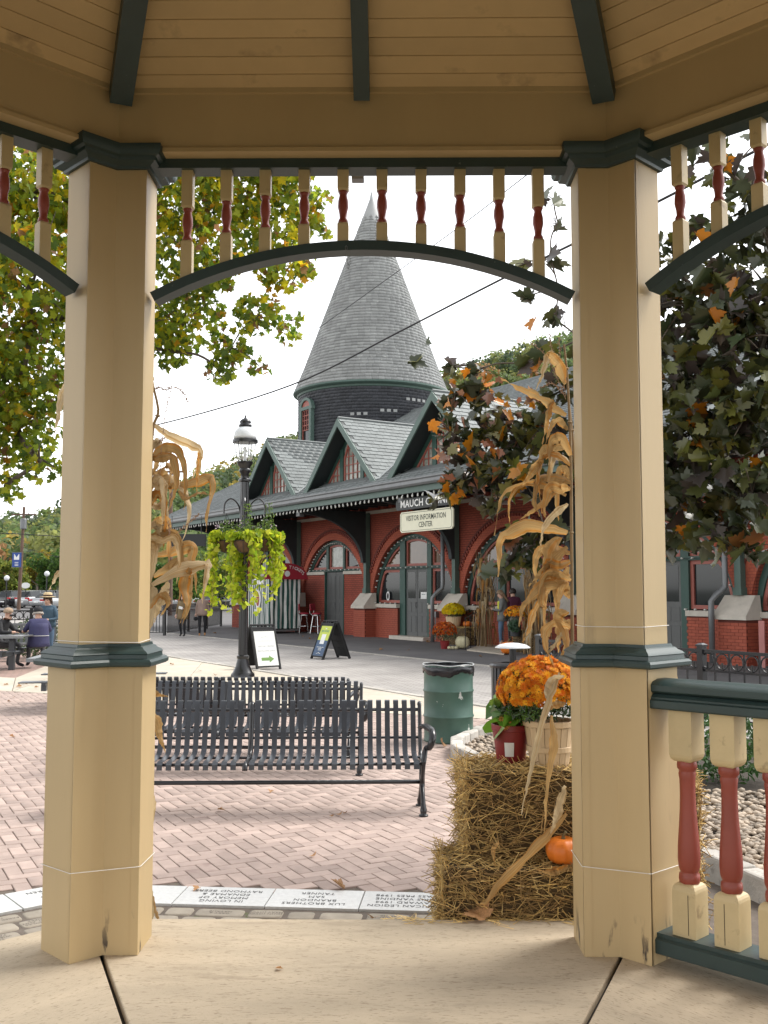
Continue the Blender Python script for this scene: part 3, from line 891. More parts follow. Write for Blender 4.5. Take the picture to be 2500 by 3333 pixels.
# wall with arched openings: one panel for each bay
def wall_panel(c, half=2.8):
    b = MB()
    n = 36
    us = [c - RIN + 2 * RIN * i / n for i in range(n + 1)]
    for y0, y1 in ((0.0, -0.35),):
        for i in range(n):                     # spandrel strips between arch and band
            a, d = us[i], us[i + 1]
            b.loft([[(a, y0, arc_z(c, a)), (d, y0, arc_z(c, d)), (d, y0, 4.86), (a, y0, 4.86)], [(a, y1, arc_z(c, a)), (d, y1, arc_z(c, d)), (d, y1, 4.86), (a, y1, 4.86)]])
    b.box(c - half, us[0], -0.35, 0, 1.1, 4.86)
    b.box(us[-1], c + half, -0.35, 0, 1.1, 4.86)
    o = b.build('wall_panel', M['wall_brick'], SN)
    bm = bmesh.new()
    bm.from_mesh(o.data)
    bmesh.ops.remove_doubles(bm, verts=bm.verts, dist=1e-4)
    bm.to_mesh(o.data)
    bm.free()
def ring_band(name, c, r0, r1, y0, y1, m, half=2.795, zmin=1.63):
    b, rings = MB(), []
    n = 44
    a0 = math.asin(min(1, (zmin - ZA) / r0))
    for i in range(n + 1):
        a = a0 + (math.pi - 2 * a0) * i / n
        ring = []
        for r_, y_ in ((r0, y0), (r1, y0), (r1, y1), (r0, y1)):
            uu = max(-half, min(half, r_ * math.cos(a)))
            ring.append((c + uu, y_, ZA + r_ * math.sin(a)))
        rings.append(ring)
    return b.loft(rings).build(name, M[m], SN)
def dentils(c):
    b = MB()
    n = 60
    for i in range(n):
        a = R(14) + (math.pi - R(28)) * i / (n - 1)
        if abs(ROUT * math.cos(a)) > 2.72: continue
        u_, z_ = c + 2.93 * math.cos(a), ZA + 2.93 * math.sin(a)
        Mx = Matrix.Rotation(math.pi / 2 - a, 3, 'Y')
        b.obox((u_, 0.065, z_), 0.075, 0.05, 0.085, Mx)
    tag(b.build('dentil_course', M['station_red_plain'], SN), kind='stuff')
def pane(name, c, u0, u1, z0, zt, ins, yf, m, fm='sash_red', clip=2.45, depth=0.05):
    """a window light: sash ring with glass set back, top follows the arch"""
    k = 9
    def top(u_, i_): return min(zt - i_, arc_z(c, u_, clip - i_))
    def poly(i_):
        a, b_ = u0 + i_, u1 - i_
        pts = [(a, z0 + i_), (b_, z0 + i_)]
        for j in range(k + 1):
            uu = b_ + (a - b_) * j / k
            pts.append((uu, max(z0 + i_ + 0.01, top(uu, i_))))
        return pts
    po, pi_ = poly(0), poly(ins)
    n = len(po)
    b = MB()
    for i in range(n):
        j = (i + 1) % n
        b.add([(po[i][0], yf, po[i][1]), (po[j][0], yf, po[j][1]), (pi_[j][0], yf, pi_[j][1]), (pi_[i][0], yf, pi_[i][1]), (pi_[j][0], yf - depth, pi_[j][1]), (pi_[i][0], yf - depth, pi_[i][1])], [(0, 1, 2, 3), (3, 2, 4, 5)])
    w = b.build('window', M[fm], SN)
    g = MB().add([(p[0], yf - depth, p[1]) for p in pi_], [tuple(range(n))]).build('pane', M[m], w)
    return w
def arch_frame(c):
    ring_band('window_frame', c, 2.44, 2.619, -0.12, -0.34, 'trim_green', 2.6, 1.3)
    b = MB()
    return b
def door(c0, c1, z0, z1, yf, glazed, name='door'):
    d = MB().box(c0, c1, yf - 0.06, yf, z0, z1).build(name, M['door_grey'], SN)
    mid = (c0 + c1) / 2
    MB().box(mid - 0.008, mid + 0.008, yf + 0.0005, yf + 0.004, z0, z1).build('meeting_gap', M['black_matte'], d)
    h = z1 - z0
    for s_ in (0, 1):
        a, b_ = (c0 + 0.09, mid - 0.07) if s_ == 0 else (mid + 0.07, c1 - 0.09)
        w2 = (b_ - a - 0.07) / 2
        for (q0, q1) in ((0.06, 0.30), (0.35, 0.50)) + (() if glazed else ((0.56, 0.94),)):
            for k in (0, 1):
                x0 = a + k * (w2 + 0.07)
                MB().box(x0, x0 + w2, yf, yf + 0.012, z0 + q0 * h, z0 + q1 * h).build('door_panel', M['door_grey'], d, bevel=0.01)
        if glazed: MB().box(a + 0.03, b_ - 0.03, yf, yf + 0.006, z0 + 0.56 * h, z0 + 0.95 * h).build('door_glass', M['glass_dark'], d)
    MB().tube([(mid + 0.05, yf, z0 + 0.42 * h), (mid + 0.05, yf + 0.05, z0 + 0.43 * h), (mid + 0.05, yf + 0.05, z0 + 0.49 * h), (mid + 0.05, yf, z0 + 0.5 * h)], 0.012, 5).build('handle', M['grey_metal'], d)
    return d
for c in BAYS:
    wall_panel(c)
    ring_band('brick_arch', c, RIN, 2.865, 0.0, 0.05, 'arch_brick')
    ring_band('arch_course', c, 2.866, 2.985, 0.0, 0.035, 'arch_red')
    ring_band('arch_lip', c, 2.986, ROUT, 0.0, 0.085, 'mortar')
    if c > -15: dentils(c)
    ring_band('window_frame', c, 2.44, 2.619, -0.12, -0.34, 'trim_green', 2.6, 1.25)
    yf = -0.16
    if c in (3.2, 8.8):                        # lunette over a plain double door between brick
        MB().box(c - 2.6, c - 0.76, -0.34, -0.06, 0.0, 2.35).build('infill_wall', M['wall_brick'], SN)
        MB().box(c + 0.80, c + 2.6, -0.34, -0.06, 0.0, 2.35).build('infill_wall', M['wall_brick'], SN)
        MB().box(c - 2.55, c - 0.77, -0.33, 0.0, 2.352, 2.47).build('stone_band', M['stone_pale'], SN)
        MB().box(c + 0.79, c + 2.55, -0.33, 0.0, 2.352, 2.47).build('stone_band', M['stone_pale'], SN)
        door(c - 0.7, c + 0.76, 0.03, 2.44, -0.14, False)
        for s0, s1 in ((c + 0.761, c + 0.79), (c - 0.76, c - 0.701)): MB().box(s0, s1, -0.3, -0.04, 0, 2.46).build('door_frame', M['trim_green'], SN)
        MB().box(c - 2.4, c + 2.4, -0.30, -0.10, 2.472, 2.56).build('transom_bar', M['trim_green'], SN)
        MB().box(c - 0.72, c - 0.58, -0.30, -0.10, 2.561, 3.66).build('mullion', M['trim_green'], SN)
        MB().box(c + 0.58, c + 0.76, -0.30, -0.10, 2.561, 3.64).build('mullion', M['trim_green'], SN)
        pane('transom', c, c - 0.578, c + 0.578, 2.562, 4.0, 0.09, yf, 'curtain')
        pane('transom', c, c + 0.762, c + 2.2, 2.562, 4.0, 0.09, yf, 'glass_dark')
        pane('transom', c, c - 2.2, c - 0.722, 2.562, 4.0, 0.09, yf, 'glass_dark')
    else:
        hasdoor = c in (-2.4, -13.6, -19.2)
        jl, jr = c + 0.9, c - 1.07
        MB().box(c + 0.56, jl, -0.32, -0.09, 0.0, 3.5).build('mullion', M['trim_green'], SN)
        MB().box(jr, c - 0.82, -0.32, -0.09, 0.0, 3.45).build('mullion', M['trim_green'], SN)
        MB().box(c - 2.45, c + 2.45, -0.31, -0.07, 2.48, 2.58).build('transom_bar', M['trim_green'], SN)
        pane('transom', c, c - 0.818, c + 0.558, 2.582, 4.0, 0.09, yf, 'glass_warm' if c == -2.4 else 'glass_dark')
        pane('transom', c, jl + 0.002, c + 2.3, 2.582, 4.0, 0.09, yf, 'glass_warm')
        pane('transom', c, c - 2.3, jr - 0.002, 2.582, 4.0, 0.09, yf, 'glass_warm')
        pane('side_light', c, jl + 0.002, c + 2.42, 1.27, 2.478, 0.1, yf, 'glass_dark')
        pane('side_light', c, c - 2.42, jr - 0.002, 1.27, 2.478, 0.1, yf, 'glass_dark')
        if hasdoor:
            door(c - 0.818, c + 0.558, 0.14, 2.478, -0.15, True)
            MB().box(c - 1.2, c + 0.95, -0.14, 0.34, 0.012, 0.135).build('doorstep', M['stone_pale'], SN)
            segs = ((c + 0.902, c + 2.4), (c - 2.4, c - 1.072))
        else:
            pane('side_light', c, c - 0.818, c + 0.558, 1.27, 2.478, 0.1, yf, 'glass_dark')
            segs = ((c - 2.4, c + 2.4),)
        for a, b_ in segs:
            MB().box(a, b_, -0.33, -0.0045, 0.0, 1.099).build('bulkhead', M['mortar'] if c in (-2.4, -13.6, -8.0) else M['wall_brick'], SN)
            MB().box(a, b_ + 0.0, -0.33, 0.06, 1.10, 1.238).build('window_sill', M['stone_pale'], SN)
            if c in (-2.4, -13.6, -8.0): brick_field(a, b_, 0.0, 0.012, 1.099)
for p in PIERS:
    near = p in (0.4, -5.2, -16.4, -10.8)
    MB().box(p - 0.396, p + 0.396, -0.1, 0.465, 0.0, 1.055).build('pier', M['mortar'] if near else M['wall_brick'], SN)
    if near:
        brick_field(p - 0.4, p + 0.4, 0.468, 0.012, 1.055)
        brick_field(0.0, 0.47, p - 0.398, 0.012, 1.055, 'v')
    b = MB()
    w_ = 0.47
    b.loft([[(p - w_, 0.0, 1.057), (p + w_, 0.0, 1.057), (p + w_, 0.56, 1.057), (p - w_, 0.56, 1.057)], [(p - w_, 0.0, 1.15), (p + w_, 0.0, 1.15), (p + w_, 0.56, 1.15), (p - w_, 0.56, 1.15)],
            [(p - w_, 0.0, 1.17), (p + w_, 0.0, 1.17), (p + w_, 0.535, 1.18), (p - w_, 0.535, 1.18)], [(p - 0.43, 0.0, 1.62), (p + 0.43, 0.0, 1.62), (p + 0.43, 0.16, 1.62), (p - 0.43, 0.16, 1.62)]])
    b.build('pier_cap', M['stone_pale'], SN)
    # post and curved eave bracket
    q = MB().box(p - 0.09, p + 0.09, 0.055, 0.235, 1.62, 4.6).build('bracket_post', M['trim_grey_green'], SN)
    MB().box(p - 0.12, p + 0.12, 0.04, 0.265, 1.621, 1.80).build('post_base', M['trim_grey_green'], q)
    pts = [(0.236, 2.75), (0.236, 4.66), (2.95, 4.66), (2.95, 4.50)]
    for i in range(1, 15):
        a = math.pi / 2 * i / 15
        pts.append((0.36 + 2.55 * (1 - math.sin(a)), 2.75 + 1.72 * math.cos(a)))
    pts.append((0.36, 2.75))
    MB().slab([(p - 0.085, y_, z_) for y_, z_ in pts], (0.17, 0, 0)).build('bracket', M['trim_dark'], SN)
MB().box(-17.3, -17.15, 0.47, 0.50, 0.0, 1.055).build('painted_stripe', M['pink_stripe'], SN)
# bricks: the 300 nearest as pieces, the rest joined
cu = Vector((-32.04, 19.81, 1.75))
bricks.sort(key=lambda t: (Vector((t[0], t[1], t[2]) if t[3] == 'u' else (t[1], t[0], t[2])) - cu).length)
bm_cache = {}
jb = MB()
for i, (s, v, z, ax, L_) in enumerate(bricks):
    cpt = (s, v, z) if ax == 'u' else (v, s, z)
    sx, sy = (L_, 0.02) if ax == 'u' else (0.02, L_)
    if i < 300:
        k = (round(L_, 2), ax)
        if k not in bm_cache: bm_cache[k] = MB().box(-sx / 2, sx / 2, -sy / 2, sy / 2, -0.033, 0.033).mesh('brick', M['station_red'])
        off = random.uniform(-0.0025, 0.0025)
        obj('brick', bm_cache[k], SN, (cpt[0], cpt[1] + (off if ax == 'u' else 0), cpt[2]))
    else: jb.obox(cpt, sx, sy, 0.066)
if jb.v: tag(jb.build('brick', M['station_red'], SN), kind='stuff')
MB().box(-22, 11.9, -0.36, 0.04, 4.862, 5.0).build('wall_head', M['station_red_plain'], SN)
MB().box(-22, 11.9, -0.30, 0.05, 4.57, 4.69).build('stone_band', M['stone_pale'], SN)
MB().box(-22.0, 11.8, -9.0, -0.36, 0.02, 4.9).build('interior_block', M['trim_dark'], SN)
MB().box(11.6, 12.0, -9, -0.36, 0, 4.86).build('end_wall', M['wall_brick'], SN)
for i in range(60):
    u_ = 11.5 - i * 0.56
    if abs(((u_ - 0.4 + 2.8) % 5.6) - 2.8) > 0.2: MB().box(u_ - 0.07, u_ + 0.07, 0.04, 0.22, 4.695, 4.86).build('corbel', M['station_red_plain'], SN)
# eave: soffit, fascia, gutter
EU0, EU1, EV = 14.45, -28.0, 3.2
MB().box(EU1, EU0 - 0.1, -11, EV - 0.12, 4.87, 4.90).build('soffit', M['trim_dark'], SN)
for j in range(40): MB().box(EU0 - 0.4 - j * 0.7, EU0 - 0.3 - j * 0.7, 0.3, EV - 0.2, 4.74, 4.868).build('rafter_tail', M['trim_dark'], SN)
MB().box(EU1, EU0 - 0.05, EV - 0.119, EV - 0.04, 4.62, 4.93).build('fascia', M['trim_grey_green'], SN)
MB().box(EU0 - 0.119, EU0 - 0.04, -11, EV - 0.12, 4.62, 4.93).build('fascia', M['trim_grey_green'], SN)
g = MB()
prof = [(-0.039, 4.80), (0.06, 4.80), (0.10, 4.86), (0.10, 4.95), (0.13, 4.99), (0.13, 5.03), (0.09, 5.03), (0.06, 4.96), (-0.039, 4.96)]
g.loft([[(uu, EV + y_, z_) for y_, z_ in prof] for uu in (EU1, EU0 + 0.1)])
g.build('gutter', M['gutter'], SN)
g = MB()
g.loft([[(EU0 + y_, vv, z_) for y_, z_ in prof] for vv in (EV - 0.05, -11)])
g.build('gutter', M['gutter'], SN)
# main hip roof
SL = 0.596
RV, RZ = -4.0, 5.05 + SL * 7.2
HU = EU0 - 7.2
deckp = lambda u_, v_, up=0.0: (u_, v_, 5.04 + SL * (EV - v_) + up)
MB().add([(EU1, EV, 5.02), (EU0, EV, 5.02), (HU, RV, RZ - 0.03), (EU1, RV, RZ - 0.03), (EU0, -11.2, 5.02), (EU1, -11.2, 5.02)], [(0, 1, 2, 3), (1, 4, 2), (3, 2, 4, 5), (0, 3, 5)]).build('roof_deck', M['slate_joined'], SN)
DC, DHW, DZ0, DZ1, DV = [3.2, -2.35, -7.95], 2.44, 5.22, 7.55, 2.72
roofv = lambda z: EV - (z - 5.05) / SL
def in_dormer(u_, v_, z_):
    for c in DC:
        if abs(u_ - c) < DHW * (DZ1 - z_) / (DZ1 - DZ0) - 0.05 and v_ < DV and z_ < DZ1: return True
    return False
TU, TV, TR = 6.85, -4.0, 3.3
def shingle_plane(P, e1, e2, nrm, rows, cols, w_, ex, keep, out):
    """slates laid in rows up a plane: (corner, along, up, normal, ...)"""
    for r_ in range(rows):
        for c_ in range(cols):
            a = (c_ + (0.5 if r_ % 2 else 0.0)) * w_
            p = P + e1 * (a + w_ / 2) + e2 * ((r_ + 0.5) * ex)
            if keep(p): out.append((P + e1 * a + e2 * (r_ * ex), e1, e2, nrm))
def slate_verts(s, w_, ex, th=0.012, lift=0.022):
    P, e1, e2, n_ = s
    j = random.uniform(-0.012, 0.006)
    a, b = P + e1 * 0.004 + e2 * j, P + e1 * (w_ - 0.004) + e2 * j
    t = e2 * (ex * 1.05)
    lo, hi = n_ * lift, n_ * (lift * 0.25)
    return [a + lo - n_ * th, b + lo - n_ * th, b + lo, a + lo, a + t + hi, b + t + hi]
SPAT = [(0, 1, 2, 3), (3, 2, 5, 4), (1, 5, 2), (0, 3, 4)]
def joined_slates(lst, w_, ex, m, name='slate', parent=None, lift=0.022):
    V = np.array([tuple(v) for s in lst for v in slate_verts(s, w_, ex, lift=lift)])
    return tag(obj(name, fast_mesh('slates', V, SPAT, None, len(lst), M[m]), parent or SN), kind='stuff')
e2 = Vector((0, -1, SL)).normalized()
nrm = Vector((0, SL, 1)).normalized()
lst = []
def keepm(p):
    if p.z > RZ - 0.02: return False
    if p.x > EU0 - (EV - p.y) or p.x < -17: return False
    if in_dormer(p.x, p.y, p.z): return False
    return (p.x - TU) ** 2 + (p.y - TV) ** 2 > (TR - 0.1) ** 2
shingle_plane(Vector((EU0 - 31.5, EV + 0.03, 5.035)), Vector((1, 0, 0)), e2, nrm, 43, 106, 0.30, 0.195, keepm, lst)
e2l, nl = Vector((-1, 0, SL)).normalized(), Vector((SL, 0, 1)).normalized()
joined_slates(lst, 0.30, 0.195, 'slate_joined')
MB().tube([(HU, RV, RZ + 0.0), (EU1, RV, RZ + 0.0)], 0.07, 6).build('ridge_cap', M['slate_joined'], SN)
MB().tube([(EU0, EV, 5.05), (HU, RV, RZ)], 0.05, 6).build('hip_cap', M['slate_joined'], SN)
# dormers
single = []
for di, c in enumerate(DC):
    dn = obj('dormer', None, SN)
    vr = roofv(DZ1)
    run = math.hypot(DHW, DZ1 - DZ0)
    for s_ in (-1, 1):
        e_up = Vector((-s_ * DHW, 0, DZ1 - DZ0)).normalized()
        n_ = Vector((s_ * (DZ1 - DZ0), 0, DHW)).normalized()
        eave = Vector((c + s_ * DHW, DV + 0.22, DZ0))
        apex = Vector((c, DV + 0.22, DZ1))
        MB().add([eave, apex, (c, vr, DZ1), (c + s_ * DHW, roofv(DZ0) , DZ0)], [(0, 1, 2, 3)]).build('roof_plane', M['trim_dark'], dn)
        lo = []
        def keepd(p): return p.y > roofv(p.z) - 0.12 and p.z < DZ1 - 0.02 and p.y < DV + 0.24
        w_, ex = 0.28, 0.2
        shingle_plane(Vector((c + s_ * DHW, DV + 0.24, DZ0)), Vector((0, -1, 0)), e_up, n_, int(run / ex) + 1, 16, w_, ex, keepd, lo)
        if s_ < 0: single += [(q, dn) for q in lo]
        else: joined_slates(lo, w_, ex, 'slate_joined', parent=dn)
        # rake boards, front and the dark underside
        d_ = (apex - eave).normalized()
        nn = Vector((-d_.z * s_, 0, d_.x * s_))
        if nn.z > 0: nn = -nn
        e0 = eave - d_ * 0.12
        o_ = Vector((0, 0.01, 0))
        MB().slab([e0 + o_, apex + o_, apex + o_ + Vector((0, 0, -0.27)), e0 + o_ + nn * 0.20], (0, 0.05, 0)).build('rake_board', M['trim_grey_green'], dn)
        MB().slab([e0 - n_ * 0.05 + Vector((0, 0, 0)), apex - n_ * 0.05, apex + Vector((0, -0.62, 0)) - n_ * 0.05, e0 + Vector((0, -0.62, 0)) - n_ * 0.05], -n_ * 0.03).build('rake_soffit', M['trim_dark'], dn)
    vg = DV - 0.38
    MB().slab([(c - DHW * 0.97, vg, DZ0), (c + DHW * 0.97, vg, DZ0), (c, vg, DZ1 - 0.08)], (0, -0.05, 0)).build('gable_wall', M['trim_green'], dn)
    MB().box(c - DHW, c + DHW, vg - 0.1, DV + 0.1, DZ0 - 0.06, DZ0 + 0.06).build('apron', M['flashing'], dn)
    zb = DZ0 + 0.22
    gz = lambda u_: DZ1 - 0.42 - abs(u_ - c) * (DZ1 - DZ0) / DHW
    def light(u0, u1, nc, nr, arch):
        k = 8
        us = [u0 + (u1 - u0) * i / k for i in range(k + 1)]
        tz = [min(gz(u_), 6.93) - (0.0 if not arch else 0.28 * (abs(2 * i / k - 1)) ** 2) for i, u_ in enumerate(us)]
        tz = [max(zb + 0.05, t) for t in tz]
        ins = 0.06
        po = [(u0, zb), (u1, zb)] + [(us[i], tz[i]) for i in range(k, -1, -1)]
        cu_, cz_ = (u0 + u1) / 2, (zb + sum(tz) / len(tz)) / 2
        wv = max(0.2, u1 - u0)
        pi_ = [(cu_ + (a - cu_) * (1 - 2 * ins / wv), max(zb + ins, b_ - (ins * 1.3 if b_ > zb + 0.01 else -ins))) for a, b_ in po]
        b = MB()
        n_ = len(po)
        for i in range(n_):
            j = (i + 1) % n_
            b.add([(po[i][0], vg + 0.05, po[i][1]), (po[j][0], vg + 0.05, po[j][1]), (pi_[j][0], vg + 0.05, pi_[j][1]), (pi_[i][0], vg + 0.05, pi_[i][1]), (pi_[j][0], vg + 0.01, pi_[j][1]), (pi_[i][0], vg + 0.01, pi_[i][1])], [(0, 1, 2, 3), (3, 2, 4, 5)])
        hgt = lambda u_: np.interp(u_, us, tz)
        for i in range(1, nc):
            u_ = u0 + (u1 - u0) * i / nc
            if hgt(u_) > zb + 0.15: b.box(u_ - 0.014, u_ + 0.014, vg + 0.012, vg + 0.045, zb + 0.03, hgt(u_) - 0.03)
        for i in range(1, nr):
            z_ = zb + (6.9 - zb) * i / nr
            ok = [u_ for u_ in us if hgt(u_) > z_ + 0.05]
            if len(ok) > 1: b.box(min(ok), max(ok), vg + 0.012, vg + 0.043, z_ - 0.014, z_ + 0.014)
        w_o = b.build('window', M['sash_red'], dn)
    light(c - 0.58, c + 0.58, 4, 5, True)
    light(c + 0.80, c + 1.85, 4, 5, False)
    light(c - 1.85, c - 0.80, 4, 5, False)
    MB().slab([(c - 1.85, vg + 0.006, zb), (c + 1.85, vg + 0.006, zb), (c + 0.3, vg + 0.006, 6.9), (c - 0.3, vg + 0.006, 6.9)], (0, 0.003, 0)).build('window_glass', M['curtain'], dn)
    for m_ in (c + 0.585, c - 0.795):
        MB().box(m_, m_ + 0.21, vg + 0.0, vg + 0.09, zb - 0.1, 6.60).build('mullion', M['trim_green'], dn)
    MB().tube([(c, DV + 0.24, DZ1 + 0.03), (c, vr - 0.05, DZ1 + 0.03)], 0.045, 6).build('ridge_cap', M['slate_joined'], dn)
    for s_ in (-1, 1): MB().bar((c + s_ * (DHW + 0.02), roofv(DZ0) + 0.02, DZ0 + 0.03), (c + s_ * 0.02, vr, DZ1 + 0.03), 0.16, 0.02, (0, SL, 1)).build('valley_flashing', M['flashing'], dn)
single.sort(key=lambda t: (t[0][0] - cu).length)
for dn in {t[1] for t in single[300:]}: joined_slates([t[0] for t in single[300:] if t[1] == dn], 0.28, 0.2, 'slate_joined', parent=dn)
single = single[:300]
for q, dn in single:
    vs = slate_verts(q, 0.28, 0.2)
    o = MB().add(vs, SPAT).build('slate', M['slate'], dn)
# tower: drum, window, cornice, cone of slates
tw = obj('tower', None, SN, (TU, TV, 0))
ZR, ZT, CR = 10.55, 19.95, 3.52
cone = [(CR, ZR + 0.02), (CR - 0.42, ZR + 1.02), (0.02, ZT)]
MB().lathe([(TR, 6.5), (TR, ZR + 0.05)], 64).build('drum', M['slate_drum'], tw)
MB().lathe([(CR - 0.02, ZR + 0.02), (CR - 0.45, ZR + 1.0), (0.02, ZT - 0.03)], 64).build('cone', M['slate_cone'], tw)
def cone_r(z):
    if z < ZR + 1.02: return CR - 0.42 * (z - ZR - 0.02) / 1.0
    return (CR - 0.42) * (ZT - z) / (ZT - ZR - 1.02)
acam = math.atan2(cu.y - TV, cu.x - TU)
def round_slates(z0, z1, ex, w_, rf, m, name):
    V, N_ = [], 0
    z = z0
    row = 0
    while z < z1:
        r0, r1 = rf(z), max(0.01, rf(z + ex * 1.05))
        n_ = max(6, int(2 * math.pi * r0 / w_))
        for k in range(n_):
            a = 2 * math.pi * (k + 0.5 * (row % 2)) / n_
            if math.cos(a - acam) < -0.25: continue
            d = 2 * math.pi / n_ * 0.485
            j = random.uniform(-0.012, 0.008)
            lo, hi = 0.026, 0.006
            q = lambda rr, aa, zz: (rr * math.cos(aa), rr * math.sin(aa), zz)
            V += [q(r0 + 0.008, a - d, z + j), q(r0 + 0.008, a + d, z + j), q(r0 + lo, a + d, z + j), q(r0 + lo, a - d, z + j), q(r1 + hi, a - d, z + ex * 1.05), q(r1 + hi, a + d, z + ex * 1.05)]
            N_ += 1
        z += ex
        row += 1
    tag(obj(name, fast_mesh(name, np.array(V), SPAT, None, N_, M[m]), tw), kind='stuff')
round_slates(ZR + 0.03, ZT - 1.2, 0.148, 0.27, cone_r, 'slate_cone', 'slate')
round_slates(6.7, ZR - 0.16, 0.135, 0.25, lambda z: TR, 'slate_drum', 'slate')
MB().lathe([(0.3, ZT - 1.25), (0.03, ZT + 0.12)], 20).build('cone_cap', M['flashing'], tw)
MB().lathe([(TR + 0.0, ZR - 0.22), (TR + 0.06, ZR - 0.20), (TR + 0.08, ZR - 0.12), (CR - 0.04, ZR - 0.10), (CR + 0.03, ZR - 0.04), (CR + 0.03, ZR + 0.03), (CR - 0.03, ZR + 0.035)], 64, cap=False).build('cornice', M['trim_grey_green'], tw, angle=30)
# pale mending slates in short rows on the drum
for zz, a_off, n_ in ((9.15, -8, 3), (9.3, -30, 3), (8.7, -14, 4), (9.85, -50, 4), (9.25, -58, 3)):
    for k in range(n_):
        a = acam + R(-a_off - 22) + k * 0.085 + R(0)
        o = MB().obox((TR + 0.034, 0, zz), 0.006, 0.17, 0.12).build('pale_slate', M['slate_cone'], tw, rot=(0, 0, a))
# tower window: frame, sash with muntins, arched hood
wa = None
for aa in np.linspace(acam - 1.5, acam + 1.5, 301):          # the side of the drum where the window shows
    p = SN.matrix_world @ Vector((0, 0, 0))
    u_, v_ = TU + TR * math.cos(aa), TV + TR * math.sin(aa)
    X, Yp = pix(ST(u_, v_, 9.0))
    if wa is None or abs(X - 1003) < wa[0]:
        if math.cos(aa - acam) > 0: wa = (abs(X - 1003), aa)
wn_ = obj('tower_window', None, SN, (TU + (TR + 0.02) * math.cos(wa[1]), TV + (TR + 0.02) * math.sin(wa[1]), 0), (0, 0, wa[1]))
zw0, zw1, hw = 7.95, 9.55, 0.34
for y0, y1, z0, z1 in ((-hw - 0.16, -hw, zw0 - 0.05, zw1), (hw, hw + 0.16, zw0 - 0.05, zw1), (-hw - 0.22, hw + 0.22, zw1, zw1 + 0.14), (-hw - 0.2, hw + 0.2, zw0 - 0.17, zw0 - 0.05)):
    MB().box(-0.3, 0.14, y0, y1, z0, z1).build('frame', M['trim_grey_green'], wn_)
b = MB()
arcp = [((hw + 0.18) * math.cos(R(a_)), zw1 + 0.14 + 0.40 * math.sin(R(a_))) for a_ in range(0, 181, 15)]
arci = [((hw + 0.02) * math.cos(R(a_)), zw1 + 0.14 + 0.28 * math.sin(R(a_))) for a_ in range(0, 181, 15)]
for i in range(12):
    b.loft([[(-0.25, arcp[i][0], arcp[i][1]), (-0.25, arcp[i + 1][0], arcp[i + 1][1]), (-0.25, arci[i + 1][0], arci[i + 1][1]), (-0.25, arci[i][0], arci[i][1])], [(0.13, arcp[i][0], arcp[i][1]), (0.13, arcp[i + 1][0], arcp[i + 1][1]), (0.13, arci[i + 1][0], arci[i + 1][1]), (0.13, arci[i][0], arci[i][1])]])
hood = b.build('hood', M['trim_grey_green'], wn_)
MB().slab([(0.06, p_[0], p_[1]) for p_ in arci], (0.01, 0, 0)).build('tympanum', M['sash_red'], wn_)
sash = MB()
for i in range(5): sash.box(0.03, 0.07, -hw + i * 2 * hw / 4 - 0.014, -hw + i * 2 * hw / 4 + 0.014, zw0 + 0.72, zw1 - 0.02)
for i in range(5): sash.box(0.03, 0.068, -hw, hw, zw0 + 0.72 + i * 0.215 - 0.016, zw0 + 0.72 + i * 0.215 + 0.016)
sash.box(0.03, 0.07, -hw, -hw + 0.05, zw0 - 0.04, zw0 + 0.71).box(0.03, 0.07, hw - 0.05, hw, zw0 - 0.04, zw0 + 0.71).box(0.03, 0.069, -hw, hw, zw0 - 0.045, zw0 + 0.02)
sash.build('sash', M['sash_red'], wn_)
MB().box(0.0, 0.02, -hw, hw, zw0 - 0.04, zw1).build('glass', M['glass_dark'], wn_)
# downspouts with their offset elbows
def downspout(u_, s_=1):
    MB().tube([(u_, 0.36, 4.8), (u_, 0.36, 1.95), (u_ + 0.0, 0.38, 1.80), (u_ + 0.10, 0.58, 1.62), (u_ + 0.17, 0.66, 1.48), (u_ + 0.17, 0.66, 0.05)], 0.07, 8).build('downspout', M['gutter'], SN, smooth=True)
downspout(-4.78)
downspout(-16.15)
MB().tube([(-3.98, 0.1, 0.9), (-3.98, 0.1, 0.05)], 0.02, 6).box(-4.06, -3.9, 0.005, 0.14, 0.82, 1.02).build('conduit_box', M['grey_metal'], SN)
# ------------------------------------------------------------ leaves, flowers, straw
HALF = np.array([(0, -.36), (.10, -.46), (.32, -.43), (.27, -.27), (.37, -.22), (.56, .02), (.40, .03), (.37, .13), (.20, .08), (.24, .27), (.12, .30), (0, .56)])
MAPLE = np.array([(x, y) for x, y in HALF] + [(-x, y) for x, y in HALF[1:-1]])
MAPLE_PAT = [tuple(range(12)), (0,) + tuple(range(11, 22)[::1])[:1] + tuple(range(21, 11, -1))]
HEART_H = np.array([(0, -.32), (.28, -.45), (.46, -.22), (.36, .1), (0, .5)])
HEART = np.array([(x, y) for x, y in HEART_H] + [(-x, y) for x, y in HEART_H[1:-1]])
HEART_PAT = [(0, 1, 2, 3, 4), (0, 4, 7, 6, 5)]
BLADE = np.array([(0, -.5), (.16, -.1), (.12, .25), (0, .5), (-.16, -.1), (-.12, .25)])
BLADE_PAT = [(0, 1, 2, 3), (0, 3, 5, 4)]
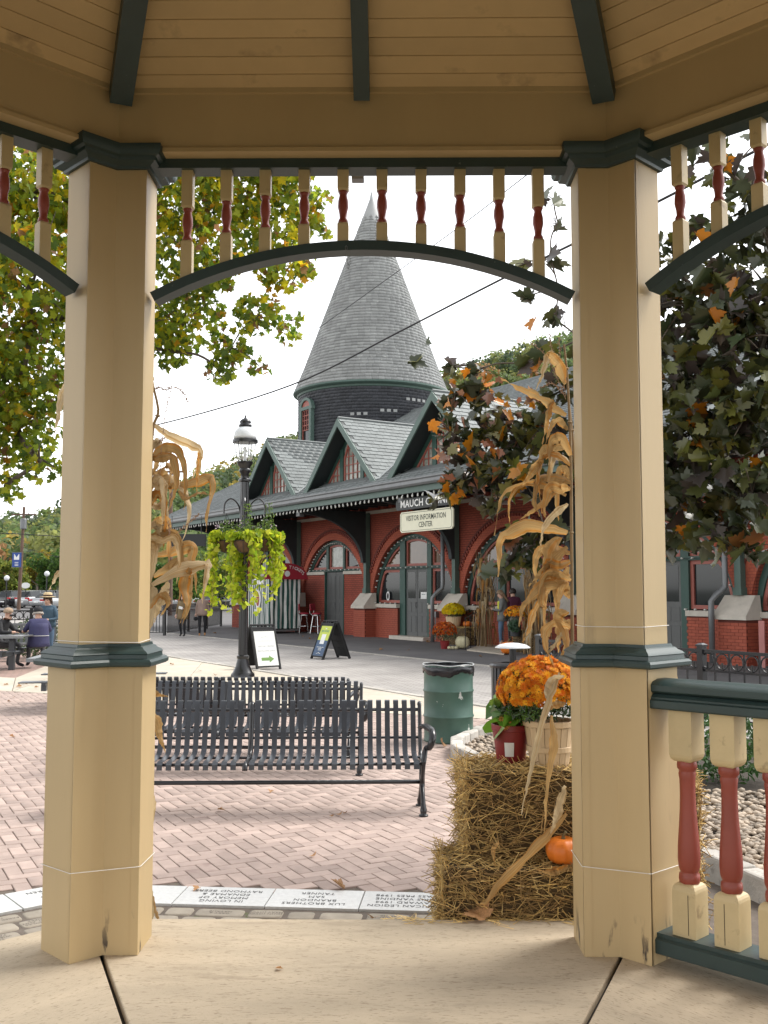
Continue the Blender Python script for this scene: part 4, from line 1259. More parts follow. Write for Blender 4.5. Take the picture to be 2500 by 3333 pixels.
def leaf_mesh(name, C, size, palette, weights, shape=MAPLE, pat=MAPLE_PAT, m='leaf_attr', up=0.7, fold=0.35, jit=0.22, droop=None):
    C = np.asarray(C)
    n, K = len(C), len(shape)
    nr = rng.normal(0, 1, (n, 3))
    nr /= np.linalg.norm(nr, axis=1)[:, None]
    nr[:, 2] = nr[:, 2] * 0.6 + up
    nr /= np.linalg.norm(nr, axis=1)[:, None]
    t = rng.normal(0, 1, (n, 3))
    if droop is not None: t = t * 0.7 + np.array(droop)
    t -= nr * np.sum(t * nr, 1)[:, None]
    t /= np.linalg.norm(t, axis=1)[:, None] + 1e-9
    b = np.cross(t, nr)
    s = rng.uniform(size[0], size[1], n)[:, None, None]
    fx = rng.normal(fold, 0.2, n)[:, None] * np.abs(shape[None, :, 0]) - 0.35 * rng.uniform(0, 1, n)[:, None] * shape[None, :, 1] ** 2
    V = C[:, None, :] + s * (b[:, None, :] * shape[None, :, :1] + t[:, None, :] * shape[None, :, 1:] + nr[:, None, :] * fx[:, :, None])
    pc = np.array(palette)[rng.choice(len(palette), n, p=np.array(weights) / sum(weights))]
    pc = pc * rng.uniform(1 - jit, 1 + jit, (n, 1)) * rng.uniform(0.93, 1.07, (n, 3))
    return fast_mesh(name, V.reshape(-1, 3), pat, None, n, M[m], pc)
def blob(c, r, n, shell=0.55):
    """n points in an uneven ellipsoid, denser to the outside"""
    d = rng.normal(0, 1, (n, 3))
    d /= np.linalg.norm(d, axis=1)[:, None]
    rad = rng.uniform(shell ** 3, 1, n) ** (1 / 3)
    return np.array(c) + d * rad[:, None] * np.array(r)
def flower_mesh(name, C, Nrm, size, pal, pet=10):
    """flower heads: a ring of pointed petals and a smaller upright ring"""
    n = len(C)
    base, pat, v = [], [], 0
    for ring, (r0, r1, z1, k, o) in enumerate(((0.1, 1.0, 0.10, pet, 0), (0.08, 0.62, 0.34, pet - 3, 0.3))):
        for i in range(k):
            a = 2 * math.pi * i / k + o
            d = math.pi / k * 0.9
            base += [(r0 * math.cos(a), r0 * math.sin(a), 0), (0.62 * r1 * math.cos(a - d), 0.62 * r1 * math.sin(a - d), z1 * 0.5), (r1 * math.cos(a), r1 * math.sin(a), z1), (0.62 * r1 * math.cos(a + d), 0.62 * r1 * math.sin(a + d), z1 * 0.5)]
            pat.append((v, v + 1, v + 2, v + 3))
            v += 4
    base = np.array(base)
    Nrm = np.asarray(Nrm, float)
    Nrm = Nrm + rng.normal(0, 0.25, Nrm.shape)
    Nrm /= np.linalg.norm(Nrm, axis=1)[:, None]
    t = np.cross(Nrm, rng.normal(0, 1, (n, 3)))
    t /= np.linalg.norm(t, axis=1)[:, None]
    b = np.cross(Nrm, t)
    s = rng.uniform(size[0], size[1], n)[:, None, None]
    V = np.asarray(C)[:, None, :] + s * (t[:, None, :] * base[None, :, :1] + b[:, None, :] * base[None, :, 1:2] + Nrm[:, None, :] * base[None, :, 2:])
    pc = np.array(pal)[rng.integers(0, len(pal), n)] * rng.uniform(0.8, 1.15, (n, 1))
    return fast_mesh(name, V.reshape(-1, 3), pat, None, n, M['petal'], pc)
def dome(c, r, h, n):
    d = rng.normal(0, 1, (n * 3, 3))
    d /= np.linalg.norm(d, axis=1)[:, None]
    d = d[d[:, 2] > -0.25][:n]
    return np.array(c) + d * np.array([r, r, h]) * rng.uniform(0.92, 1.04, (len(d), 1)), d
ORANGE = [(0.72, 0.25, 0.012), (0.80, 0.34, 0.02), (0.62, 0.16, 0.01), (0.85, 0.45, 0.03)]
YELLOW = [(0.80, 0.60, 0.01), (0.78, 0.68, 0.03), (0.72, 0.48, 0.01)]
RUST = [(0.50, 0.10, 0.01), (0.62, 0.16, 0.015), (0.42, 0.06, 0.01)]
GREENS = [(0.035, 0.075, 0.02), (0.05, 0.11, 0.03), (0.025, 0.05, 0.015)]
def mum(parent, c, r, h, n, pal, size, nleaf=300):
    C, N_ = dome(c, r, h, n)
    tag(obj('flowers', flower_mesh('flowers', C, N_, size, pal), parent), kind='stuff')
    L_ = blob((c[0], c[1], c[2] - 0.05 * h), (r * 0.95, r * 0.95, h * 0.9), nleaf, 0.5)
    L2 = np.array([(c[0] + r * 0.9 * math.cos(a), c[1] + r * 0.9 * math.sin(a), c[2] - h * random.uniform(0.1, 0.65)) for a in rng.uniform(0, 6.3, nleaf // 2)]) * 1.0
    tag(obj('foliage', leaf_mesh('foliage', np.concatenate([L_, L2]), (size[0] * 1.2, size[1] * 1.7), GREENS, (3, 2, 3), shape=BLADE, pat=BLADE_PAT, m='leaf_gloss', up=0.3), parent), kind='stuff')

# straw bales: a dark packed core bristling with straws
def bale(name, label, loc, rz, size, n, tilt=0.0, front=None):
    t = thing(name, label, 'straw bale', loc, rz, 'straw bales')
    if tilt: t.rotation_euler = (0, tilt, rz)
    L_, W_, H_ = size
    b = MB()
    g = 7
    q = []
    for zi in range(5):
        ring = []
        zz = H_ * zi / 4
        for i in range(4 * g):
            s_, k = divmod(i, g)
            f = k / g * 2 - 1
            x, y = ((f, -1), (1, f), (-f, 1), (-1, -f))[s_]
            rx = 1 - 0.06 * (abs(x) > 0.85 and abs(y) > 0.85) - (0.03 if zi in (0, 4) else 0)
            ring.append((x * L_ / 2 * rx + random.uniform(-.008, .008), y * W_ / 2 * rx + random.uniform(-.008, .008), zz + random.uniform(-.006, .006)))
        q.append(ring)
    b.loft(q).build('core', M['straw_core'], t)
    # straws
    f = rng.choice(5, n, p=[0.27, 0.15, 0.22, 0.08, 0.28])
    u1, u2 = rng.uniform(-1, 1, n), rng.uniform(-1, 1, n)
    P = np.zeros((n, 3))
    nr = np.zeros((n, 3))
    for k, (ax, sg) in enumerate(((1, -1), (0, -1), (2, 1), (1, 1), (0, 1))):
        m_ = f == k
        if k == 4: m_ = f == 4
        if ax == 1: P[m_] = np.stack([u1[m_] * L_ / 2, np.full(m_.sum(), sg * W_ / 2), (u2[m_] + 1) / 2 * H_], 1)
        if ax == 0: P[m_] = np.stack([np.full(m_.sum(), sg * L_ / 2), u1[m_] * W_ / 2, (u2[m_] + 1) / 2 * H_], 1)
        if ax == 2: P[m_] = np.stack([u1[m_] * L_ / 2, u2[m_] * W_ / 2, np.full(m_.sum(), H_)], 1)
        nr[m_, ax] = sg
    d = rng.normal(0, 1, (n, 3)) * np.array([1.25, 0.9, 0.5])
    d -= nr * np.sum(d * nr, 1)[:, None] * 0.82
    d /= np.linalg.norm(d, axis=1)[:, None]
    outw = np.abs(rng.normal(0, 0.28, n))[:, None]
    d = d + nr * outw
    d /= np.linalg.norm(d, axis=1)[:, None]
    ln = rng.uniform(0.04, 0.17, n)[:, None]
    w = rng.uniform(0.0012, 0.0027, n)[:, None]
    s1 = np.cross(d, nr + rng.normal(0, .3, (n, 3)))
    s1 /= np.linalg.norm(s1, axis=1)[:, None] + 1e-9
    s2 = np.cross(d, s1)
    A = P - d * ln * 0.35 + nr * rng.uniform(-0.006, 0.012, n)[:, None]
    B = P + d * ln * 0.65 + nr * rng.uniform(0.0, 0.016, n)[:, None]
    A[:, 2] = np.maximum(A[:, 2], 0.004)
    B[:, 2] = np.maximum(B[:, 2], 0.004)
    V = np.stack([A + s1 * w, A - s1 * w * .5 + s2 * w * .86, A - s1 * w * .5 - s2 * w * .86, B + s1 * w, B - s1 * w * .5 + s2 * w * .86, B - s1 * w * .5 - s2 * w * .86], 1).reshape(-1, 3)
    dk = ((f == 0) & (rng.uniform(0, 1, n) < .6)) | (rng.uniform(0, 1, n) < .12)  # front face mostly dark straw: its shade and cut ends put into the colour
    V3 = V.reshape(n, 6, 3)
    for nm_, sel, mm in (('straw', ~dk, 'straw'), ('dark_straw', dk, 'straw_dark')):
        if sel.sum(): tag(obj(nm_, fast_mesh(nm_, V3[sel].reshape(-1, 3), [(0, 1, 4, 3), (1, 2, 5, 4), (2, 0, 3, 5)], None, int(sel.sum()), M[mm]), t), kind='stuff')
    for x in (-L_ * 0.22, L_ * 0.22):
        MB().tube([(x, -W_ / 2 - .004, 0.0), (x, -W_ / 2 - .004, H_), (x, 0, H_ + .004), (x, W_ / 2 + .004, H_), (x, W_ / 2 + .004, 0)], 0.0018, 4).build('twine', M['coir'], t)
    return t
bale('straw_bale', 'wide straw bale on the pavers under another bale and an orange pumpkin', (0.80, 5.19, -0.012), R(-1), (1.02, 0.50, 0.43), 5200)
bale('straw_bale', 'upper straw bale carrying the red flowerpot and the bushel basket', (0.885, 5.32, 0.419), R(3), (0.96, 0.44, 0.43), 4800)
bale('straw_bale', 'straw bale on end on the far side of the column beside the river stones', (1.40, 5.26, -0.012), R(80), (0.40, 0.34, 0.80), 2600)

# loose straw round the foot of the bales
n = 420
P = np.stack([rng.uniform(0.05, 1.1, n), rng.choice([1, 1, 0], n) * rng.normal(4.93, .05, n), np.zeros(n)], 1)
P[P[:, 1] < 1, 0] = rng.normal(0.12, .07, (P[:, 1] < 1).sum())
P[P[:, 1] < 1, 1] = rng.uniform(4.95, 5.6, (P[:, 1] < 1).sum())
P[:, 2] = np.where(P[:, 1] < 4.92, .203, .004)
d = rng.normal(0, 1, (n, 3)) * np.array([1, 1, .12])
d /= np.linalg.norm(d, axis=1)[:, None]
ln = rng.uniform(.03, .12, n)[:, None] / 2
s_ = np.cross(d, [0, 0, 1]) * .0018
z_ = np.array([0, 0, .0025])
V = np.stack([P - d * ln - s_, P - d * ln + s_, P - d * ln + z_, P + d * ln - s_, P + d * ln + s_, P + d * ln + z_], 1)
V[:, :, 2] = np.maximum(V[:, :, 2], P[:, None, 2])
tag(obj('loose_straw', fast_mesh('loose_straw', V.reshape(-1, 3), [(0, 2, 5, 3), (2, 1, 4, 5)], None, n, M['straw'])), 'loose straw scattered at the foot of the bales', 'straw', None, 'stuff')
# orange pumpkin on the lower bale
def pumpkin(name, label, loc, r, h, m='pumpkin', group=None, ribs=10, stem=0.3):
    t = thing(name, label, 'pumpkin' if m == 'pumpkin' else 'gourd', loc, random.uniform(0, 6), group)
    b, rings = MB(), []
    n = ribs * 4
    for i in range(10):
        a = -math.pi / 2 + math.pi * min(max(i, 0.12), 8.88) / 9
        ring = []
        for k in range(n):
            th = 2 * math.pi * k / n
            rr = r * math.cos(a) ** 0.75 * (1 - 0.07 * (0.5 + 0.5 * math.cos(ribs * th)))
            dip = 0.12 * h * math.exp(-(math.cos(a) / 0.28) ** 2) * (1 if a > 0 else -1)
            ring.append((rr * math.cos(th), rr * math.sin(th), h / 2 + h / 2 * math.sin(a) - dip))
        rings.append(ring)
    b.loft(rings).build('body', M[m], t, smooth=True)
    if stem: MB().tube([(0, 0, h * 0.82), (0.02 * r, 0, h * 1.0), (0.16 * r, 0.05 * r, h * (1 + stem * 0.5))], [r * 0.14, r * 0.09, r * 0.10], 6).build('stem', M['pumpkin_stem'], t)
    return t
pumpkin('pumpkin', 'orange pumpkin tucked beside the gazebo column on the lower straw bale', (0.868, 5.02, 0.425), 0.088, 0.135)

# red plastic pot with broad green leaves
c = Vector((0.66, 5.36, 0.855))
t = thing('flowerpot', 'dark red plastic pot of broad green leaves on the upper straw bale', 'flowerpot', c)
MB().lathe([(0.072, 0.0), (0.094, 0.165), (0.1, 0.168), (0.1, 0.196), (0.094, 0.198), (0.09, 0.175), (0.0, 0.17)], 28, cap=False).build('pot', M['pot_red'], t, angle=35)
MB().lathe([(0.0, 0.172), (0.0905, 0.172)], 20).build('soil', M['soil'], t)
lab = MB()
for i in range(4):
    a0, a1 = R(-118 + i * 8), R(-110 + i * 8)
    lab.add([((0.0787 + .0022) * math.cos(a0), (0.0787 + .0022) * math.sin(a0), 0.04), ((0.0787 + .0022) * math.cos(a1), (0.0787 + .0022) * math.sin(a1), 0.04), ((0.0887 + .0022) * math.cos(a1), (0.0887 + .0022) * math.sin(a1), 0.112), ((0.0887 + .0022) * math.cos(a0), (0.0887 + .0022) * math.sin(a0), 0.112)], [(0, 1, 2, 3)])
lo = lab.build('price_label', M['label_white'], t)
bars = MB()
for i in range(7):
    a = R(-106 + i * 1.7)
    bars.obox((0.0855 * math.cos(a), 0.0855 * math.sin(a), 0.062), 0.0006 + 0.0008 * (i % 2), 0.003, 0.022, Matrix.Rotation(a + R(90), 3, 'Z'))
L_ = []
for k in range(46):
    a, rr = random.uniform(0, 6.3), random.uniform(0.02, 0.15)
    L_.append((rr * math.cos(a), rr * math.sin(a), 0.20 + random.uniform(0, 0.15) - rr * 0.25))
obj('leaves', leaf_mesh('leaves', L_, (0.09, 0.16), [(0.16, 0.33, 0.04), (0.08, 0.19, 0.03), (0.22, 0.38, 0.07)], (2, 2, 1), shape=HEART, pat=HEART_PAT, m='leaf_gloss', up=0.55, fold=0.25), t)['kind'] = 'stuff'
fl = [(-0.055, -0.09, 0.235), (-0.04, -0.10, 0.195), (-0.02, -0.11, 0.21)]
obj('blossoms', flower_mesh('blossoms', fl, [(0, -1, .4)] * 3, (0.019, 0.023), [(0.82, 0.40, 0.12)]), t)['kind'] = 'stuff'

# splint bushel basket with a big orange chrysanthemum
c = Vector((0.842, 5.24, 0.855))
t = thing('flower_basket', 'pale splint bushel basket of bright orange chrysanthemums on the upper bale', 'flower basket', c)
nst = 18
for i in range(nst):
    a = 2 * math.pi * i / nst
    d = math.pi / nst * 0.93
    pts = []
    for z_, r_ in ((0.0, 0.095), (0.08, 0.108), (0.17, 0.120), (0.235, 0.130)):
        pts.append([(r_ * math.cos(a - d), r_ * math.sin(a - d), z_), (r_ * math.cos(a + d), r_ * math.sin(a + d), z_), ((r_ - .003) * math.cos(a + d), (r_ - .003) * math.sin(a + d), z_), ((r_ - .003) * math.cos(a - d), (r_ - .003) * math.sin(a - d), z_)])
    MB().loft(pts).build('splint', M['basket_wood'], t)
for z_, r_ in ((0.078, 0.1105), (0.205, 0.1285)): MB().lathe([(r_ + .002, z_), (r_ + .0055, z_ + .002), (r_ + .0075, z_ + .027), (r_ + .004, z_ + .029)], 32, cap=False).build('hoop', M['basket_wood'], t)
MB().lathe([(0.0, 0.2), (0.126, 0.2)], 20).build('soil', M['soil'], t)
mum(t, (-0.055, -0.02, 0.375), 0.205, 0.175, 820, ORANGE, (0.017, 0.025), 700)

# corn stalks tied to the outer side of the columns
def crom(P, n):
    P = [Vector(p) for p in P]
    P = [P[0] * 2 - P[1]] + P + [P[-1] * 2 - P[-2]]
    out = []
    m_ = len(P) - 3
    for i in range(n + 1):
        x = min(i / n * m_, m_ - 1e-6)
        k, f = int(x), x - int(x)
        a, b, c_, d = P[k], P[k + 1], P[k + 2], P[k + 3]
        out.append(0.5 * ((2 * b) + (c_ - a) * f + (2 * a - 5 * b + 4 * c_ - d) * f * f + (3 * b - a - 3 * c_ + d) * f ** 3))
    return out
def corn_leaf(parent, pp, width, Y, m=None, tw0=None, tw1=None):
    P = [ony(x, y, Y + (k - len(pp) / 2) * random.uniform(-.012, .012)) for k, (x, y) in enumerate(pp)]
    n = 26
    C_ = [q + Vector((random.gauss(0, .0016), random.gauss(0, .003), random.gauss(0, .0016))) for q in crom(P, n)]
    tw0 = random.uniform(-.7, .7) if tw0 is None else tw0
    tw1 = tw0 + random.uniform(-1.0, 1.0) if tw1 is None else tw1
    ph = random.uniform(0, 6)
    rings = []
    for i, p in enumerate(C_):
        f = i / n
        t = (C_[min(i + 1, n)] - C_[max(i - 1, 0)]).normalized()
        view = Vector((0, 1, 0.0))
        s = t.cross(view)
        s = s.normalized() if s.length > 1e-5 else Vector((1, 0, 0))
        a = tw0 + (tw1 - tw0) * f + 0.25 * math.sin(9 * f + ph)
        nn = s.cross(t)
        side = s * math.cos(a) + nn * math.sin(a)
        up = s * -math.sin(a) + nn * math.cos(a)
        w = 1.12 * width * (0.35 + 0.65 * min(1, f * 4)) * max(0.04, (1 - max(0, f - 0.45) / 0.56)) * (1 + 0.10 * math.sin(17 * f + ph))
        cup = 0.13 * w
        rip = 0.10 * width * math.sin(26 * f + ph) * min(1, 3 * f)
        ring = []
        for q_ in range(9):
            e_ = q_ / 4 - 1
            rag = 1 - (.16 * random.random() if q_ in (0, 8) else 0) * min(1, f * 2)
            ring.append(p + side * (w / 2 * e_ * rag) + up * (cup * e_ * e_ + rip * e_ + (.0006 if q_ % 2 else -.0006) * min(1, w / .03)))
        rings.append(ring)
    b = MB()
    b.loft(rings, cap=False, closed=False)
    o = b.build('leaf', M[m or random.choice(['husk_vein', 'husk_vein', 'husk_vein_pale'])], parent, smooth=True)
    uv = o.data.uv_layers.new(name='UVMap')
    for lp in o.data.loops: uv.data[lp.index].uv = ((lp.vertex_index % 9) / 8, (lp.vertex_index // 9) / n)
    return o
def corn_stalk(label, pp, Y, r=0.011, tassel=None):
    t = thing('corn_stalk', label, 'corn stalk', ony(pp[0][0], pp[0][1], Y), 0, 'dried corn stalks tied to the columns')
    P = crom([ony(x, y, Y) - t.location for x, y in pp], 22)
    MB().tube(P, [r * (1 - 0.55 * i / 22) for i in range(23)], 7).build('stalk', M['stalk'], t)
    for i in range(3, 22, 4): MB().ball(P[i], r * 1.15, r * 1.15, r * 0.7, 7, 4).build('node', M['stalk'], t)
    if tassel:
        for tp in tassel:
            Q = crom([ony(x, y, Y) - t.location for x, y in tp], 24)
            b = MB().tube(Q, 0.0018, 4)
            for i, q in enumerate(Q[3:]):
                for k in range(2):
                    d = Vector((random.uniform(-1, 1), random.uniform(-1, 1), random.uniform(-.2, .9))).normalized()
                    b.tube([q, q + d * 0.007, q + d * random.uniform(.010, .016)], [0.0008, 0.0022, 0.0006], 4, False)
            tag(b.build('tassel', M['tassel'], t), kind='stuff')
    return t
def local_leaf(t, *a, **k):
    o = corn_leaf(None, *a, **k)
    o.parent = t
    o.matrix_parent_inverse = Matrix.Translation(-Vector(t.location))
    return o
YL = 4.93
s1 = corn_stalk('dried corn stalk with long drooping leaves tied behind the column by the benches', [(478, 3055), (476, 2500), (480, 2000), (490, 1600), (497, 1400), (516, 1340), (496, 1240), (487, 1130)], YL, tassel=[[(520, 1560), (527, 1450), (540, 1340), (560, 1255)], [(560, 1256), (540, 1270), (520, 1262), (508, 1268)], [(558, 1258), (585, 1268), (600, 1285), (610, 1310)], [(575, 1740), (600, 1715), (630, 1690), (648, 1675)], [(545, 1760), (552, 1730), (549, 1700)]])
s2 = corn_stalk('leaning dried corn stalk beside the taller one, tied behind the column by the benches', [(440, 3050), (450, 2500), (462, 2000), (478, 1700), (490, 1500), (494, 1300)], YL + 0.06, tassel=[[(494, 1480), (500, 1400), (515, 1330)], [(505, 1470), (520, 1440), (535, 1425)]])
LL = [([(502, 1384), (549, 1418), (614, 1448), (651, 1468), (644, 1513), (624, 1558)], .046), ([(646, 1470), (648, 1500), (642, 1550), (641, 1600)], .03),
      ([(512, 1585), (574, 1578), (639, 1568), (686, 1553), (691, 1598), (676, 1672), (671, 1732)], .046), ([(579, 1598), (609, 1618), (649, 1603), (689, 1613)], .034),
      ([(482, 1603), (519, 1538), (544, 1513), (559, 1528), (549, 1578)], .05), ([(500, 1807), (559, 1797), (614, 1777), (631, 1787), (624, 1827), (634, 1870), (640, 1930)], .055),
      ([(482, 1911), (549, 1871), (609, 1847), (669, 1834), (679, 1842), (669, 1896), (659, 1966)], .062), ([(500, 1876), (544, 1852), (589, 1832), (609, 1842), (614, 1921), (619, 1956), (594, 2036)], .055),
      ([(482, 1900), (494, 1946), (478, 2046), (487, 2110)], .06), ([(549, 1896), (524, 1956), (502, 2026)], .045), ([(480, 1717), (509, 1707), (529, 1742), (514, 1797)], .05),
      ([(478, 1760), (500, 1780), (492, 1850), (484, 1960)], .055), ([(620, 1850), (600, 1900), (610, 1970), (585, 2030)], .05), ([(486, 1980), (520, 1935), (548, 1960), (520, 2010)], .04),
      ([(478, 2230), (505, 2258), (548, 2268)], .032), ([(484, 2310), (510, 2350), (522, 2400), (538, 2450)], .045), ([(484, 2560), (490, 2620), (482, 2700), (480, 2780)], .05),
      ([(478, 2820), (492, 2920), (515, 2990), (545, 3035)], .022), ([(482, 2780), (486, 2900), (492, 2980), (480, 3030)], .035), ([(486, 1480), (508, 1430), (520, 1470), (512, 1530)], .04), ([(490, 1560), (520, 1480), (545, 1475), (540, 1520)], .03)]
for i, (pp, w) in enumerate(LL): local_leaf(s1 if i % 2 == 0 else s2, pp, w, YL + random.uniform(-.03, .05))
local_leaf(s2, [(225, 1235), (200, 1290), (190, 1350), (178, 1410)], .035, YL + .05)
local_leaf(s2, [(225, 1835), (190, 1862), (172, 1895), (158, 1925)], .03, YL + .05)
local_leaf(s2, [(300, 1900), (230, 1845), (200, 1850)], .03, YL + .06)
YR = 4.86
s3 = corn_stalk('dried corn stalk with pale curled leaves tied behind the column beside the straw bales', [(1872, 2980), (1868, 2500), (1862, 2000), (1858, 1500), (1848, 1250), (1836, 1120)], YR + .05, tassel=[[(1842, 1300), (1800, 1200), (1770, 1150), (1722, 1112)], [(1838, 1260), (1815, 1190), (1795, 1130), (1790, 1085)], [(1842, 1290), (1825, 1180), (1820, 1100)], [(1840, 1290), (1800, 1250), (1760, 1262)]])
s4 = corn_stalk('second dried corn stalk with orange husks behind the column beside the straw bales', [(1935, 2980), (1925, 2500), (1900, 2000), (1870, 1500), (1855, 1330)], YR + .09)
RL = [([(1842, 1353), (1782, 1315), (1728, 1282), (1679, 1260), (1630, 1231)], .05), ([(1800, 1140), (1782, 1163), (1766, 1217), (1744, 1271)], .032), ([(1840, 1250), (1820, 1190), (1790, 1155), (1775, 1160)], .05),
      ([(1800, 1300), (1788, 1331), (1777, 1391), (1763, 1450)], .032), ([(1840, 1456), (1793, 1466), (1766, 1488), (1755, 1570), (1744, 1630)], .062), ([(1765, 1500), (1747, 1516), (1717, 1559), (1699, 1590)], .038),
      ([(1842, 1613), (1771, 1581), (1717, 1575), (1647, 1602), (1625, 1651), (1609, 1743)], .036), ([(1800, 1580), (1720, 1574), (1670, 1600), (1655, 1660), (1662, 1715)], .02),
      ([(1847, 1733), (1782, 1722), (1717, 1711), (1663, 1733), (1630, 1754), (1625, 1814), (1622, 1879)], .062), ([(1826, 1749), (1798, 1787), (1782, 1847), (1771, 1905)], .07),
      ([(1847, 1781), (1804, 1825), (1760, 1868), (1722, 1906)], .05), ([(1850, 1845), (1826, 1923), (1815, 1993)], .05), ([(1840, 1890), (1804, 1901), (1760, 1912), (1733, 1939), (1701, 1977), (1690, 2041)], .055),
      ([(1853, 2042), (1804, 2031), (1777, 2064), (1782, 2118), (1804, 2167)], .05), ([(1830, 2060), (1800, 2110), (1770, 2140)], .035), ([(1850, 1640), (1810, 1670), (1770, 1720), (1757, 1790)], .035), ([(1845, 1540), (1800, 1600), (1740, 1660), (1690, 1690)], .035),
      ([(1850, 1400), (1815, 1370), (1790, 1400), (1770, 1470)], .035), ([(1780, 1930), (1740, 1990), (1720, 2060), (1700, 2090)], .035), ([(1850, 1990), (1820, 2010), (1845, 2090), (1815, 2160)], .05)]
for i, (pp, w) in enumerate(RL): local_leaf(s3 if i % 2 == 0 else s4, pp, w, YR + random.uniform(-.02, .06))
for pp, w in [([(1822, 2190), (1777, 2313), (1747, 2426), (1717, 2554), (1698, 2652)], .03), ([(1795, 2328), (1803, 2426), (1785, 2539), (1770, 2740)], .036), ([(1845, 2650), (1777, 2727), (1702, 2803), (1627, 2878), (1581, 2938), (1551, 2942)], .045),
              ([(1840, 2290), (1790, 2300), (1768, 2318)], .035), ([(1840, 2560), (1815, 2650), (1790, 2720)], .04), ([(1850, 2820), (1800, 2840), (1740, 2830)], .04), ([(1620, 2740), (1605, 2770), (1612, 2820)], .02), ([(1835, 2200), (1800, 2215), (1780, 2260), (1800, 2300)], .04)]:
    local_leaf(s3, pp, w, YR - 0.02 + random.uniform(0, .03))
for k in range(26):                                  # more leaves hugging the stalks
    left = k % 2 == 0
    y0 = random.uniform(1480, 1830) if left else random.uniform(1380, 2060)
    x0 = 488 if left else 1856
    sg = 1 if left else -1
    ln, rise = random.uniform(35, 120), random.uniform(-20, 70)
    pp = [(x0, y0), (x0 + sg * ln * .4, y0 - rise), (x0 + sg * ln * .85, y0 - rise * .7), (x0 + sg * ln * random.uniform(.85, 1.1), y0 + random.uniform(30, 90)), (x0 + sg * ln * random.uniform(.6, 1.05), y0 + random.uniform(100, 190))]
    local_leaf((s1, s3, s2, s4)[k % 4] if (k % 4) in (0, 1) else (s2 if left else s4), pp, random.uniform(.03, .055), (YL if left else YR) + random.uniform(-.02, .10))
local_leaf(s4, [(2095, 2112), (2130, 2112), (2182, 2118)], .045, 4.62)
local_leaf(s4, [(2120, 2160), (2165, 2172), (2190, 2190), (2212, 2222)], .05, 4.62)

# ------------------------------------------------------------ benches
SLP = [(0.262, 0.805), (0.266, 0.828), (0.252, 0.842), (0.232, 0.836), (0.216, 0.80), (0.170, 0.62), (0.135, 0.49), (0.105, 0.447), (0.06, 0.432), (-0.10, 0.418), (-0.205, 0.424), (-0.25, 0.424), (-0.276, 0.405), (-0.28, 0.365)]
def slat_mesh():
    b, w, th = MB(), 0.021, 0.0065
    rings = []
    for i, (y, z) in enumerate(SLP):
        a, c_ = SLP[max(i - 1, 0)], SLP[min(i + 1, len(SLP) - 1)]
        ty, tz = c_[0] - a[0], c_[1] - a[1]
        l = math.hypot(ty, tz)
        ny, nz = -tz / l * th, ty / l * th
        rings.append([(-w, y, z), (w, y, z), (w, y + ny, z + nz), (-w, y + ny, z + nz)])
    return b.loft(rings).mesh('slat', M['black_satin'], angle=35)
SLM = slat_mesh()
def bench_frame():
    b = MB()
    b.tube(crom([(0, 0.275, 0.80), (0, 0.235, 0.80), (0, 0.178, 0.60), (0, 0.14, 0.47), (0, 0.06, 0.405), (0, -0.10, 0.395), (0, -0.255, 0.40)], 20), [0.017] * 21, 8)
    b.tube(crom([(0, -0.235, 0.40), (0, -0.20, 0.33), (0, -0.10, 0.23), (0, -0.17, 0.15), (0, -0.235, 0.06), (0, -0.245, 0.0)], 18), [0.019, 0.019, 0.018, 0.017, 0.017, 0.018, 0.02, 0.021, 0.02, 0.018, 0.017, 0.017, 0.018, 0.019, 0.022, 0.028, 0.026, 0.022, 0.034], 8)
    b.tube(crom([(0, 0.115, 0.43), (0, 0.03, 0.33), (0, -0.03, 0.235), (0, 0.06, 0.15), (0, 0.135, 0.06), (0, 0.145, 0.0)], 18), [0.019, 0.019, 0.018, 0.017, 0.017, 0.018, 0.02, 0.021, 0.02, 0.018, 0.017, 0.017, 0.018, 0.019, 0.022, 0.028, 0.026, 0.022, 0.034], 8)
    for y in (-0.245, 0.145): b.lathe([(0.036, 0.0), (0.038, 0.012), (0.03, 0.016)], 10, (0, y, 0))
    return b.mesh('end_frame', M['black_paint'], smooth=True)
BFM = bench_frame()
CSM = MB().tube(crom([(0, 0.275, 0.80), (0, 0.235, 0.80), (0, 0.178, 0.60), (0, 0.14, 0.47), (0, 0.06, 0.405), (0, -0.10, 0.395), (0, -0.26, 0.40), (0, -0.285, 0.36)], 20), [0.022] * 21, 8).mesh('centre_strap', M['black_paint'], smooth=True)
def arm_mesh(s_): return MB().tube(crom([(0, 0.20, 0.62), (.03 * s_, 0.10, 0.645), (.06 * s_, -0.08, 0.65), (.075 * s_, -0.20, 0.64), (.07 * s_, -0.262, 0.59), (.05 * s_, -0.25, 0.53), (.03 * s_, -0.205, 0.52), (.02 * s_, -0.19, 0.50), (.01 * s_, -0.23, 0.45), (0, -0.25, 0.40)], 26), [0.020 + 0.007 * (3 < i < 16) for i in range(27)], 8).mesh('armrest', M['black_paint'], smooth=True)
ARMS = {-1: arm_mesh(-1), 1: arm_mesh(1)}
